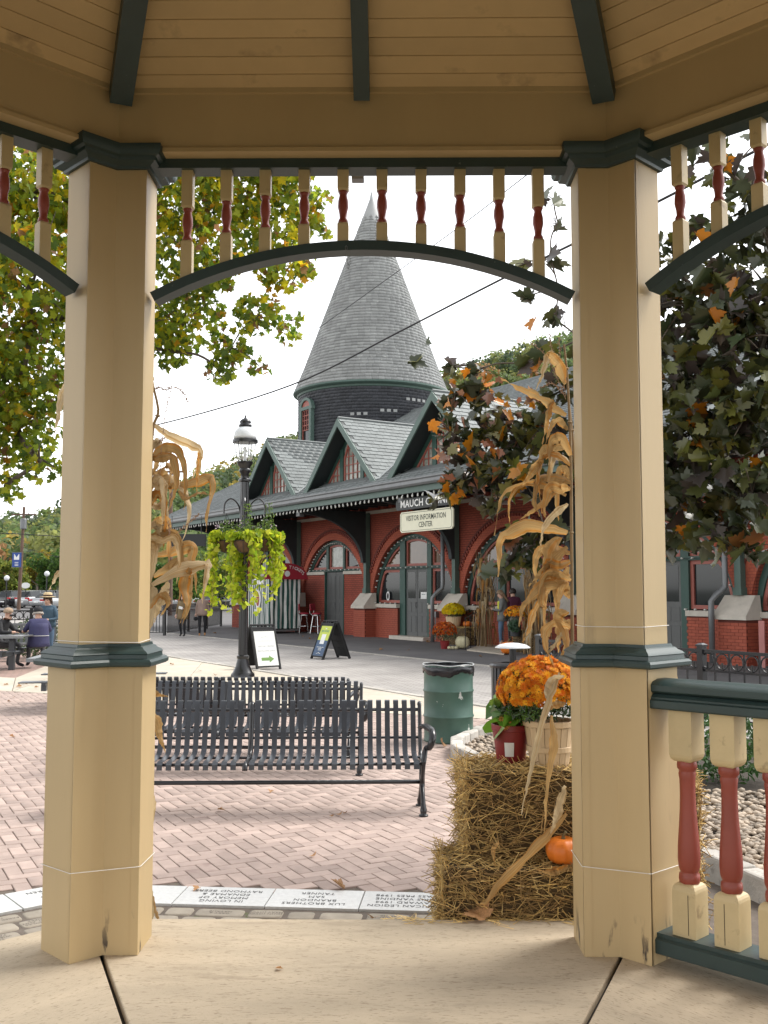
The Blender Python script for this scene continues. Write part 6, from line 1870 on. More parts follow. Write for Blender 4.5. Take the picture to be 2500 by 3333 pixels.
t = thing('shrub_pot', 'dark pot of brownish ornamental foliage on the platform bale behind the pumpkins', 'pot plant', p0 + Vector((0.45, 0.35, 0.45)))
MB().lathe([(0.12, 0), (0.15, 0.25), (0.0, 0.24)], 16, cap=False).build('pot', M['bin_grey'], t)
tag(obj('foliage', leaf_mesh('foliage', blob((0, 0, 0.45), (0.30, 0.28, 0.24), 260, .2), (0.06, 0.11), [(0.04, 0.06, 0.02), (0.10, 0.05, 0.03), (0.06, 0.08, 0.03)], (2, 1, 2), shape=BLADE, pat=BLADE_PAT, m='leaf_gloss'), t), kind='stuff')
def shock(label, loc, h, r, n=70):
    t = thing('corn_shock', label, 'corn shock', loc)
    b = MB()
    for i in range(26):
        a, rr = random.uniform(0, 6.3), r * math.sqrt(random.random())
        q = Vector((rr * math.cos(a), rr * math.sin(a), 0))
        q2 = Vector((q.x * 0.4, q.y * 0.4, h * random.uniform(.5, .7)))
        b.tube([q, q2, Vector((q.x * random.uniform(.6, 1.6), q.y * random.uniform(.6, 1.6), h * random.uniform(.85, 1.08)))], [0.016, 0.013, 0.006], 5)
    tag(b.build('stalks', M['stalk'], t), kind='stuff')
    for i in range(n):
        a = random.uniform(0, 6.3)
        z = random.uniform(0.15, 0.95) * h
        rr = r * (0.55 + 0.5 * abs(z / h - 0.6))
        q = Vector((rr * math.cos(a), rr * math.sin(a), z))
        d = Vector((math.cos(a), math.sin(a), 0))
        ln = random.uniform(0.3, 0.6)
        P = crom([q, q + d * 0.10 + Vector((0, 0, 0.12)), q + d * random.uniform(.10, .2) + Vector((0, 0, -ln * .3)), q + d * random.uniform(.06, .16) + Vector((0, 0, -ln))], 10)
        sd = Vector((-math.sin(a), math.cos(a), 0.2)).normalized()
        rings = []
        for j, p_ in enumerate(P):
            w = 0.05 * min(1, .4 + j * .3) * (1 - (j / 10) ** 2 * .9)
            rings.append([p_ + sd * w, p_ + d * 0.012, p_ - sd * w])
        MB().loft(rings, cap=False, closed=False).build('leaf', M['husk_pale' if i % 3 else 'husk'], t, smooth=True)
    MB().tube([(r * .5 * math.cos(a), r * .5 * math.sin(a), h * .6) for a in np.linspace(0, 6.3, 14)], 0.015, 5, False).build('tie', M['coir'], t)
    return t
shock('tall corn shock standing by the arched window next to the woman with a phone', st_loc(1578, 2107), 2.75, 0.26, 60)
shock('corn shock standing behind the orange flowerpot and the person in maroon', st_loc(1748, 2128), 2.6, 0.38, 50)
bale('straw_bale', 'straw bale on the platform beside the terracotta pot and big pumpkin', st_loc(1730, 2125) + Vector((0, .2, 0)), ST_ROT, (1.0, 0.5, 0.6), 1200)
p1 = st_loc(1730, 2125) + Vector((0, .2, 0))
pumpkin('pumpkin', 'big orange pumpkin on the platform behind the pale domed litter bin', st_loc(1655, 2130), 0.22, 0.36)
t = thing('flowerpot', 'terracotta pot of green leaves on the bale behind the orange flowers', 'flowerpot', p1 + Vector((0.05, 0, 0.6)))
MB().lathe([(0.13, 0), (0.17, 0.24), (0.19, 0.24), (0.19, 0.31), (0.0, 0.29)], 18, cap=False).build('pot', M['terracotta'], t)
tag(obj('foliage', leaf_mesh('foliage', blob((0, 0, 0.5), (0.24, 0.22, 0.26), 200, .2), (0.07, 0.13), GREENS + [(0.12, 0.18, 0.07)], (2, 2, 1, 1), shape=HEART, pat=HEART_PAT), t), kind='stuff')
t = thing('flowerpot', 'pot of orange chrysanthemums and grey green cabbage by the straw bale', 'flowerpot', p1 + Vector((-0.42, -0.05, 0.45)))
MB().lathe([(0.13, 0), (0.17, 0.3), (0.0, 0.29)], 18, cap=False).build('pot', M['bin_grey'], t)
mum(t, (0, 0, 0.62), 0.30, 0.22, 220, ORANGE, (0.03, 0.045), 160)
tag(obj('cabbage', leaf_mesh('cabbage', blob((-0.05, -0.2, 0.28), (0.16, 0.16, 0.16), 60, .3), (0.10, 0.17), [(0.16, 0.24, 0.17), (0.11, 0.2, 0.12)], (1, 1), shape=HEART, pat=HEART_PAT), t), kind='stuff')
# ramp with thin black handrail
q = [st_loc(1520, 2118), st_loc(1640, 2132), st_loc(1700, 2095), st_loc(1600, 2088)]
tag(MB().prism([(v.x, v.y) for v in q], 0.013, 0.045).build('entrance_ramp', M['concrete_pale']), 'pale concrete ramp slab leading to the entrance behind the pumpkins', 'ramp')
t = thing('handrail', 'thin black metal handrail of the entrance ramp beside the straw bale', 'handrail', (0, 0, 0))
ra, rb_ = st_loc(1515, 2116), st_loc(1590, 2098)
for f in (0, 0.2, .4, .6, .8, 1):
    q = ra.lerp(rb_, f)
    MB().tube([q, q + Vector((0, 0, 0.92 + 0.28 * f))], 0.012, 5).build('post', M['black_paint'], t)
MB().tube([ra + Vector((0, 0, 0.92)), rb_ + Vector((0, 0, 1.2))], 0.018, 5).build('rail', M['black_paint'], t)
t = thing('handrail', 'thin black metal handrail between the woman with a phone and the ramp edge', 'handrail', (0, 0, 0))
ra, rb_ = st_loc(1640, 2128), st_loc(1692, 2100)
for f in (0, 0.33, .66, 1):
    q = ra.lerp(rb_, f)
    MB().tube([q, q + Vector((0, 0, 0.95 + 0.1 * f))], 0.012, 5).build('post', M['black_paint'], t)
MB().tube([ra + Vector((0, 0, 0.95)), rb_ + Vector((0, 0, 1.05))], 0.018, 5).build('rail', M['black_paint'], t)
# window decals and notices
t = st_thing('window_decal', 'round white emblem sticker low on the side window left of the glazed doors', 'sticker', -0.62, -0.150, 1.52)
MB().slab([(0.11 * math.cos(a), 0, 0.17 * math.sin(a)) for a in np.linspace(0, 2 * math.pi, 21)[:-1]], (0, -0.004, 0)).build('disc', M['white_paint'], t)
MB().slab([(0.065 * math.cos(a), -0.005, 0.11 * math.sin(a)) for a in np.linspace(0, 2 * math.pi, 21)[:-1]], (0, -0.003, 0)).build('emblem', M['black_matte'], t)
t = st_thing('door_notice', 'white paper notice on the glazed grey door', 'notice', -2.95, -0.139, 1.55)
MB().box(-0.18, 0.18, -0.006, 0, -0.12, 0.12).build('paper', M['white_paint'], t)
MB().box(-0.12, 0.10, -0.008, -0.0062, 0.02, 0.05).build('print_line', M['ink_grey'], t)

# ------------------------------------------------------------ fences
def fence(label, A, B, h, posts, rings=True, pick=0.13, group='black iron fences'):
    A, B = Vector(A), Vector(B)
    t = thing('iron_fence', label, 'fence', A, math.atan2((B - A).y, (B - A).x), group)
    L_ = (B - A).length
    MB().box(0, L_, -0.025, 0.025, h - 0.06, h - 0.02).build('top_rail', M['black_paint'], t)
    MB().box(0, L_, -0.018, 0.018, h - 0.30, h - 0.27).build('middle_rail', M['black_paint'], t)
    MB().box(0, L_, -0.018, 0.018, 0.10, 0.13).build('bottom_rail', M['black_paint'], t)
    pk = MB().box(-0.010, 0.010, -0.010, 0.010, 0.1, h - 0.045).mesh('picket', M['black_paint'])
    sp_ = MB().tube([(0, 0, h - 0.29), (0, 0, h - 0.18)], 0.014, 6).mesh('stub', M['black_paint'])
    rg = MB().tube([(0.095 * math.cos(a), 0, h - 0.165 + 0.098 * math.sin(a)) for a in np.linspace(0, 2 * math.pi, 25)], 0.011, 6, False).mesh('ring', M['black_paint'], smooth=True)
    n = int(L_ / 0.22) if rings else int(L_ / pick)
    for i in range(n + 1):
        x = L_ * i / n
        obj('picket', pk, t, (x, 0, 0))
        if rings and i < n:
            obj('ring', rg, t, (x + L_ / n / 2, 0, 0))
            obj('picket_stub', sp_, t, (x + L_ / n / 2, 0, 0))
    for x in posts:
        MB().box(x - 0.045, x + 0.045, -0.045, 0.045, 0, h + 0.02).build('post', M['black_paint'], t)
        MB().loft([[(x - .055, -.055, h + .021), (x + .055, -.055, h + .021), (x + .055, .055, h + .021), (x - .055, .055, h + .021)], [(x - .055, -.055, h + .04), (x + .055, -.055, h + .04), (x + .055, .055, h + .04), (x - .055, .055, h + .04)], [(x - .02, -.02, h + .06), (x + .02, -.02, h + .06), (x + .02, .02, h + .06), (x - .02, .02, h + .06)]]).build('post_cap', M['black_paint'], t)
    return t
Pm = Vector((4.12, 13.25, 0))
fence('black iron fence with ring frieze beside the river stone bed', Pm + UX * 3.18, Pm - UX * 3.6, 1.0, (0.0, 3.18, 5.6))
fence('black iron ring fence behind the picnic table and the parked cars beyond', (-14.0, 27.0, 0), (-7.6, 29.4, 0), 1.2, (0.0, 2.2, 4.4, 6.8))
Pa, Pb = onz(470, 2062), onz(560, 2070)
fence('black iron gate fence beside the corn stalks and the two walking women', (-10.9, 39.7, 0), (-8.35, 39.0, 0), 1.2, (0.1, 2.6), False)
fence('black iron picket fence running behind the two walking women', (-8.30, 39.1, 0), (-7.75, 48.5, 0), 1.2, (3.2, 6.5, 9.4), False)

# ------------------------------------------------------------ picnic tables
def picnic(label, loc, rz):
    t = thing('picnic_table', label, 'picnic table', loc, rz, 'black steel picnic tables')
    for i in range(9): MB().box(-0.95, 0.95, -0.40 + i * 0.09, -0.325 + i * 0.09, 0.735, 0.75).build('top_slat', M['grey_metal'], t)
    MB().box(-0.95, 0.95, -0.415, -0.402, 0.70, 0.752).build('top_edge', M['grey_metal'], t)
    MB().box(-0.95, 0.95, 0.402, 0.415, 0.70, 0.752).build('top_edge', M['grey_metal'], t)
    for x in (-0.6, 0.6):
        MB().box(x - 0.06, x + 0.06, -0.06, 0.06, 0, 0.70).build('leg', M['black_satin'], t)
        MB().box(x - 0.04, x + 0.04, -0.38, 0.38, 0.66, 0.734).build('top_bearer', M['black_satin'], t)
        MB().box(x - 0.035, x + 0.035, -0.82, 0.82, 0.32, 0.40).build('seat_bearer', M['black_satin'], t)
    for s_ in (-1, 1):
        for i in range(3): MB().box(-0.95, 0.95, s_ * 0.70 - 0.13 + i * 0.09, s_ * 0.70 - 0.055 + i * 0.09, 0.43, 0.446).build('seat_slat', M['black_satin'], t)
        for x in (-0.6, 0.6): MB().box(x - 0.03, x + 0.03, s_ * 0.70 - 0.13, s_ * 0.70 + 0.13, 0.40, 0.43).build('seat_bracket', M['black_satin'], t)
    return t
picnic('black steel picnic table where the man in the navy jacket sits', (-8.75, 22.35, 0), R(4))
picnic('black steel picnic table standing behind the gazebo column with nobody at it', (-4.30, 15.35, 0), R(6))
# pale slatted bench and shrub behind the seated people
t = thing('garden_bench', 'pale grey slatted bench behind the picnic table', 'bench', (-8.9, 25.2, 0), R(12))
for i in range(14): MB().box(-0.9 + i * 0.13, -0.82 + i * 0.13, 0.2, 0.22, 0.42, 0.86).build('back_slat', M['gutter'], t)
MB().box(-0.95, 0.95, 0.17, 0.23, 0.86, 0.92).build('top_rail', M['gutter'], t)
MB().box(-0.95, 0.95, -0.25, 0.22, 0.40, 0.44).build('seat', M['gutter'], t)
for x in (-0.85, 0.85):
    for y in (-0.2, 0.18): MB().box(x - .03, x + .03, y - .03, y + .03, 0, 0.40).build('leg', M['gutter'], t)
def bush(label, loc, r, n, pal, size=(0.08, 0.14)):
    t = thing('shrub', label, 'shrub', loc)
    MB().tube([(0, 0, 0), (0, 0, r[2])], 0.03, 5).build('stem', M['bark'], t)
    tag(obj('foliage', leaf_mesh('foliage', blob((0, 0, r[2] * 0.95), r, n, .5), size, pal, [1] * len(pal), shape=BLADE, pat=BLADE_PAT, m='leaf_gloss', up=.4), t), kind='stuff')
bush('low juniper shrub beside the seated man in the navy jacket', (-7.15, 24.6, 0), (0.75, 0.6, 0.48), 1600, [(0.06, 0.10, 0.035), (0.09, 0.14, 0.05), (0.04, 0.07, 0.03)])
bush('low juniper shrub behind the pale grey bench', (-9.0, 26.3, 0), (1.0, 0.5, 0.50), 1300, [(0.06, 0.10, 0.035), (0.10, 0.15, 0.05)])
bush('green shrub in the river stones behind the balusters', (3.05, 9.3, 0.02), (0.55, 0.4, 0.38), 1200, [(0.04, 0.10, 0.025), (0.06, 0.14, 0.03)], (0.05, 0.10))
# grey wheeled bin by the station
t = st_thing('wheeled_bin', 'dark grey wheeled bin against the station pier by the downspout', 'bin', -18.35, 1.0, 0.012)
MB().loft([[(-.22, -.24, 0.05), (.22, -.24, 0.05), (.22, .24, 0.05), (-.22, .24, 0.05)], [(-.27, -.29, 0.92), (.27, -.29, 0.92), (.27, .29, 0.92), (-.27, .29, 0.92)]]).build('body', M['bin_grey'], t, bevel=.02)
MB().box(-.29, .29, -.32, .31, 0.921, 0.99).build('lid', M['bin_grey'], t, bevel=.02)
for x in (-.24, .24): MB().tube([(x - .03, .26, .1), (x + .03, .26, .1)], .1, 12).build('wheel', M['rubber'], t)
# ------------------------------------------------------------ people
def cmat(name, c, r=0.8): 
    return M.get(name) or mat(name, c, r, 0.12, 9, 0.1, 30)
def person(label, loc, rz, H_, J, cols, extras=None, fat=1.0):
    """one skinned figure; J moves joints of a standing 1.70 m body that faces +y"""
    base = {'pelvis': (0, 0, .94), 'waist': (0, .005, 1.08), 'chest': (0, .0, 1.30), 'neck': (0, .0, 1.445), 'jaw': (0, .03, 1.51), 'head': (0, .025, 1.59), 'crown': (0, .01, 1.655), 'nose': (0, .125, 1.565),
            'shl': (-.165, 0, 1.385), 'ell': (-.235, -.02, 1.12), 'wrl': (-.25, .06, .89), 'hal': (-.25, .09, .81), 'shr': (.165, 0, 1.385), 'elr': (.235, -.02, 1.12), 'wrr': (.25, .06, .89), 'har': (.25, .09, .81),
            'hil': (-.095, 0, .90), 'knl': (-.105, .03, .50), 'anl': (-.11, -.02, .09), 'tol': (-.12, .14, .04), 'hir': (.095, 0, .90), 'knr': (.105, .03, .50), 'anr': (.11, -.02, .09), 'tor': (.12, .14, .04)}
    base.update(J)
    rad = {'pelvis': .135, 'waist': .125, 'chest': .145, 'neck': .058, 'jaw': .072, 'head': .092, 'crown': .06, 'nose': .016, 'sh': .072, 'el': .047, 'wr': .031, 'ha': .034, 'hi': .095, 'kn': .062, 'an': .042, 'to': .036}
    ed = [('pelvis', 'waist', 'top'), ('waist', 'chest', 'top'), ('chest', 'neck', 'top'), ('neck', 'jaw', 'skin'), ('jaw', 'head', 'skin'), ('head', 'crown', 'skin'), ('head', 'nose', 'skin')]
    for s_ in 'lr':
        ed += [('chest', 'sh' + s_, 'top'), ('sh' + s_, 'el' + s_, 'top'), ('el' + s_, 'wr' + s_, 'top'), ('wr' + s_, 'ha' + s_, 'skin'), ('pelvis', 'hi' + s_, 'leg'), ('hi' + s_, 'kn' + s_, 'leg'), ('kn' + s_, 'an' + s_, 'leg'), ('an' + s_, 'to' + s_, 'shoe')]
    names = list(base)
    k = H_ / 1.70
    P = [Vector(base[n_]) * k for n_ in names]
    me = bpy.data.meshes.new('figure')
    me.from_pydata(P, [(names.index(a), names.index(b)) for a, b, _ in ed], [])
    o = bpy.data.objects.new('figure', me)
    col.objects.link(o)
    sk = o.modifiers.new('skin', 'SKIN')
    sk.use_smooth_shade = True
    for i, n_ in enumerate(names):
        r_ = rad.get(n_, rad.get(n_[:2], .05)) * k
        if n_ in ('pelvis', 'waist', 'chest') or n_[:2] in ('sh', 'el', 'hi'): r_ *= fat
        me.skin_vertices[0].data[i].radius = (r_, r_ * (0.78 if n_ in ('pelvis', 'waist', 'chest') else 1.0))
        me.skin_vertices[0].data[i].use_root = n_ == 'pelvis'
    sb = o.modifiers.new('sub', 'SUBSURF')
    sb.levels = sb.render_levels = 1
    dg = bpy.context.evaluated_depsgraph_get()
    nm = bpy.data.meshes.new_from_object(o.evaluated_get(dg))
    bpy.data.objects.remove(o)
    regs = ['top', 'leg', 'skin', 'shoe']
    nm.materials.clear()
    for r_ in regs: nm.materials.append(cols[r_] if r_ in cols else M['skin'])
    segs = [(P[names.index(a)], P[names.index(b)], regs.index(r_)) for a, b, r_ in ed]
    for f in nm.polygons:
        c_, best = f.center, (9, 0)
        for a, b, r_ in segs:
            d = b - a
            tt = max(0, min(1, (c_ - a).dot(d) / max(d.length_squared, 1e-9)))
            q = (c_ - a - d * tt).length
            if r_ == 2 and a == P[names.index('neck')] and c_.z < P[names.index('neck')].z + .01: continue
            if q < best[0]: best = (q, r_)
        f.material_index = best[1]
    nm.shade_smooth()
    t = thing('person', label, 'person', loc, rz)
    obj('body', nm, t)
    # fingers and thumb
    for s_ in 'lr':
        h_, w_ = P[names.index('ha' + s_)], P[names.index('wr' + s_)]
        d = (h_ - w_).normalized()
        sd = d.cross(Vector((0, 0, 1)))
        sd = sd.normalized() if sd.length > .1 else Vector((1, 0, 0))
        for j, ln in enumerate((.062, .072, .068, .052)):
            o_ = sd * (.021 - .014 * j) * k
            MB().tube([h_ + o_, h_ + o_ + d * ln * .5 * k, h_ + o_ + d * ln * .85 * k + Vector((0, 0, -.012))], [.009 * k, .008 * k, .005 * k], 5).build('finger', M['skin'], t)
        MB().tube([w_ + d * .03 * k + sd * .025 * k, w_ + d * .06 * k + sd * .05 * k, w_ + d * .085 * k + sd * .052 * k], [.011 * k, .010 * k, .006 * k], 5).build('thumb', M['skin'], t)
    hd = P[names.index('head')]
    fw = (P[names.index('nose')] - hd).normalized()
    sdv = fw.cross(Vector((0, 0, 1))).normalized()
    upv = sdv.cross(fw)
    for s_ in (-1, 1):
        MB().ball(hd + fw * .083 * k + sdv * s_ * .033 * k + upv * .012 * k, .010 * k, .010 * k, .008 * k, 6, 4).build('eye', M['black_matte'], t)
        MB().ball(hd + sdv * s_ * .094 * k - fw * .005 * k - upv * .005 * k, .012 * k, .02 * k, .03 * k, 6, 4).build('ear', M['skin'], t)
    MB().obox(hd + fw * .082 * k - upv * .055 * k, .045 * k, .012 * k, .008 * k, Matrix((sdv, fw, upv)).transposed()).build('mouth', cmat('lips', (.40, .14, .12)), t)
    if extras: extras(t, dict(zip(names, P)), k, fw, sdv, upv)
    return t
def hair(t, J, k, fw, sd, up, c, length):
    h = J['head']
    b, rings = MB(), []
    for i in range(9):
        a = R(90 - i * 16)
        ring = []
        for j in range(14):
            th = 2 * math.pi * j / 14
            dirv = -fw * math.cos(th) + sd * math.sin(th)
            face = max(0, -math.cos(th))
            rr = .108 * k * max(.06, math.cos(a))
            z_ = .012 + .105 * math.sin(a)
            if face > .25 and z_ < .066: z_ = .066 + (z_ - .066) * .05
            ring.append(h + dirv * rr * (1 - .06 * face) + up * z_ * k)
        rings.append(ring)
    b.loft(rings).build('hair', cmat('hair_' + str(round(c[0], 3)), c, .6), t, smooth=True)
    if length:
        b = MB()
        rings = []
        for i in range(7):
            f = i / 6
            c_ = h - fw * (.045 + .01 * f) * k - up * (length * f - .03) * k
            w = (.105 - .02 * f) * k
            rings.append([c_ + sd * w * math.cos(a) - fw * .055 * k * math.sin(a) for a in np.linspace(-.5, math.pi + .5, 9)])
        b.loft(rings).build('hair', cmat('hair_' + str(round(c[0], 3)), c, .6), t, smooth=True)
def skirt(t, k, c, z0, z1, r0, r1, name='coat', dy=0.0):
    b, rings = MB(), []
    for i in range(7):
        f = i / 6
        rings.append([((r0 + (r1 - r0) * f) * k * math.cos(a) * (1 + .03 * math.sin(5 * a)), (.78 * (r0 + (r1 - r0) * f)) * k * math.sin(a) * (1 + .04 * math.cos(4 * a)) + dy, (z0 + (z1 - z0) * f) * k) for a in np.linspace(0, 2 * math.pi, 19)[:-1]])
    b.loft(rings).build(name, c, t, smooth=True)
black_c = cmat('cloth_black', (.014, .014, .017))
denim = cmat('denim', (.075, .125, .20))
# two women walking
def ex1(t, J, k, fw, sd, up):
    hair(t, J, k, fw, sd, up, (.018, .012, .010), .26)
    skirt(t, k, cmat('coat_olive', (.165, .115, .055)), 1.40, .70, .16, .235)
    MB().bar(J['wrl'] + Vector((.02, .06, .02)), J['wrl'] + Vector((.16, .08, .06)), .05, .09).build('cup', M['white_paint'], t)
person('woman in an olive brown coat walking beside the woman in a beige jumper', onz(594, 2073, .012), R(172), 1.57,
       {'wrl': (-.10, .20, 1.12), 'ell': (-.24, .0, 1.12), 'hal': (-.03, .23, 1.13), 'knl': (-.1, .12, .50), 'anl': (-.1, .03, .10), 'tol': (-.1, .19, .05), 'anr': (.1, -.12, .12), 'tor': (.1, .03, .04)},
       {'top': cmat('coat_olive', (.165, .115, .055)), 'leg': black_c, 'shoe': black_c}, ex1)
def ex2(t, J, k, fw, sd, up):
    hair(t, J, k, fw, sd, up, (.05, .022, .015), .10)
    skirt(t, k, cmat('jumper_beige', (.30, .21, .17)), 1.40, .82, .175, .25, 'jumper')
    MB().ball(J['har'] + Vector((0, .03, -.10)), .09, .05, .08, 8, 6).build('handbag', black_c, t)
person('woman in a beige jumper and black trousers looking aside while walking', onz(658, 2071, .012), R(188), 1.60,
       {'nose': (-.09, .09, 1.565), 'knr': (.1, .12, .50), 'anr': (.1, .05, .10), 'tor': (.1, .2, .05), 'anl': (-.1, -.10, .12), 'tol': (-.1, .05, .04)},
       {'top': cmat('jumper_beige', (.30, .21, .17)), 'leg': black_c, 'shoe': cmat('boot_tan', (.38, .19, .07))}, ex2)
# woman looking at her phone
def ex3(t, J, k, fw, sd, up):
    hair(t, J, k, fw, sd, up, (.20, .13, .075), .34)
    skirt(t, k, cmat('cardigan_grey', (.135, .14, .135)), 1.38, .80, .16, .205, 'cardigan', -.03)
    MB().box(-.085, .085, .02, .112, .97 * k, 1.37 * k).build('yellow_top', cmat('top_yellow', (.62, .60, .06)), t, bevel=.02)
    MB().obox(J['har'] + Vector((-.06, .05, .03)), .07, .012, .14, Matrix.Rotation(R(-40), 3, 'X')).build('phone', M['black_matte'], t)
    for a in ('l', 'r'): MB().tube([J['an' + a] + Vector((0, 0, .02)), J['an' + a] + Vector((0, 0, .17 * k))], .046 * k, 8).build('bare_shin', M['skin'], t)
person('woman in a grey cardigan and yellow top looking down at her phone', onz(1634, 2113, .05), R(92), 1.70,
       {'ell': (-.20, .06, 1.10), 'wrl': (-.06, .27, 1.14), 'hal': (-.02, .33, 1.17), 'elr': (.20, .06, 1.10), 'wrr': (.06, .27, 1.14), 'har': (.02, .33, 1.17), 'nose': (0, .115, 1.535), 'head': (0, .035, 1.585), 'knl': (-.1, .05, .5), 'anl': (-.1, .04, .09), 'tol': (-.11, .2, .04)},
       {'top': cmat('cardigan_grey', (.135, .14, .135)), 'leg': denim, 'shoe': cmat('sandal', (.30, .20, .14))}, ex3)
def ex4(t, J, k, fw, sd, up):
    hair(t, J, k, fw, sd, up, (.03, .022, .018), 0)
    skirt(t, k, cmat('shorts_grey', (.26, .25, .23)), .98, .62, .16, .19, 'shorts')
person('person in a maroon hooded top standing behind the woman with a phone', onz(1672, 2108, .05), R(20), 1.74,
       {}, {'top': cmat('hoodie_maroon', (.10, .022, .05)), 'leg': cmat('leg_dark', (.05, .05, .055)), 'shoe': black_c}, ex4, 1.12)
# people at the picnic table
SIT = {'pelvis': (0, 0, .56), 'waist': (0, .03, .70), 'chest': (0, .10, .92), 'neck': (0, .15, 1.06), 'jaw': (0, .20, 1.12), 'head': (0, .20, 1.20), 'crown': (0, .185, 1.265), 'nose': (0, .30, 1.17),
       'shl': (-.17, .10, 1.0), 'ell': (-.27, .22, .82), 'wrl': (-.22, .44, .80), 'hal': (-.18, .51, .80), 'shr': (.17, .10, 1.0), 'elr': (.27, .20, .80), 'wrr': (.20, .42, .80), 'har': (.15, .49, .80),
       'hil': (-.10, .02, .53), 'knl': (-.15, .42, .52), 'anl': (-.15, .36, .10), 'tol': (-.16, .53, .04), 'hir': (.10, .02, .53), 'knr': (.15, .42, .52), 'anr': (.15, .30, .10), 'tor': (.16, .47, .04)}
def ex5(t, J, k, fw, sd, up):
    h = J['head']
    MB().lathe([(.104, .0), (.106, .05), (.085, .10), (.03, .125), (.002, .127)], 16, h + Vector((0, -.01, .03))).build('cap', black_c, t, smooth=True)
    MB().obox(h + fw * .14 + up * .03, .15, .11, .012, Matrix((sd, fw, up)).transposed()).build('cap_peak', black_c, t)
    MB().tube([h + (-fw * math.cos(a) + sd * math.sin(a)) * .101 - up * .01 for a in np.linspace(-1.9, 1.9, 12)], .028, 6).build('hair', cmat('hair_grey', (.42, .38, .34)), t, smooth=True)
    skirt(t, k, cmat('jacket_navy', (.040, .040, .105)), .98, .47, .20, .245, 'jacket', .03)
    MB().tube([(.235 * math.cos(a), .03 + .19 * math.sin(a), .72) for a in np.linspace(math.pi + .5, 2 * math.pi - .5, 14)], .006, 4).build('reflective_piping', M['white_paint'], t)
person('man in a navy jacket and black cap seated at the picnic table, back turned', (-7.76, 22.95, 0.0), R(28), 1.72, SIT,
       {'top': cmat('jacket_navy', (.040, .040, .105)), 'leg': cmat('leg_dark', (.05, .05, .055)), 'shoe': black_c}, ex5, 1.22)
def ex6(t, J, k, fw, sd, up):
    h = J['head']
    hair(t, J, k, fw, sd, up, (.06, .035, .022), .16)
    MB().lathe([(.19, .045), (.195, .05), (.12, .062), (.108, .064), (.105, .10), (.095, .145), (.06, .16), (.002, .16)], 20, h + Vector((0, 0, .015))).build('straw_hat', cmat('hat_straw', (.55, .42, .24)), t, smooth=True)
    MB().lathe([(.1095, .066), (.1085, .098)], 20, h + Vector((0, 0, .015)), cap=False).build('hat_band', cmat('hat_band', (.05, .02, .015)), t)
    skirt(t, k, cmat('jacket_denim', (.045, .085, .125)), 1.40, .92, .19, .21, 'denim_jacket')
    MB().tube([(.13, .10, 1.40 * k), (.10, .15, 1.2 * k), (.2, .12, .9 * k)], .012, 5).build('bag_strap', M['white_paint'], t)
person('woman in a straw hat and denim jacket standing behind the seated man', (-7.92, 24.0, 0.0), R(172), 1.62,
       {'ell': (-.25, .02, 1.12), 'wrl': (-.12, .22, 1.10), 'hal': (-.06, .27, 1.10), 'elr': (.25, .02, 1.12), 'wrr': (.12, .22, 1.10), 'har': (.06, .27, 1.10), 'nose': (0, .118, 1.545)},
       {'top': cmat('jacket_denim', (.045, .085, .125)), 'leg': denim, 'shoe': cmat('boot_brown', (.10, .05, .03))}, ex6, 1.1)
def ex7(t, J, k, fw, sd, up):
    h = J['head']
    MB().lathe([(.104, .0), (.106, .05), (.085, .095), (.03, .118), (.002, .12)], 16, h + Vector((0, 0, .03))).build('cap', cmat('cap_tan', (.36, .26, .18)), t, smooth=True)
    MB().obox(h + fw * .10 + up * .005, .17, .03, .035, Matrix((sd, fw, up)).transposed()).build('sunglasses', M['black_matte'], t)
person('man in a tan cap and dark top seated at the end of the picnic table', (-8.66, 22.98, 0.0), R(-100), 1.70, SIT,
       {'top': cmat('cloth_dark', (.02, .02, .022)), 'leg': cmat('leg_dark', (.05, .05, .055)), 'shoe': black_c}, ex7, 1.1)

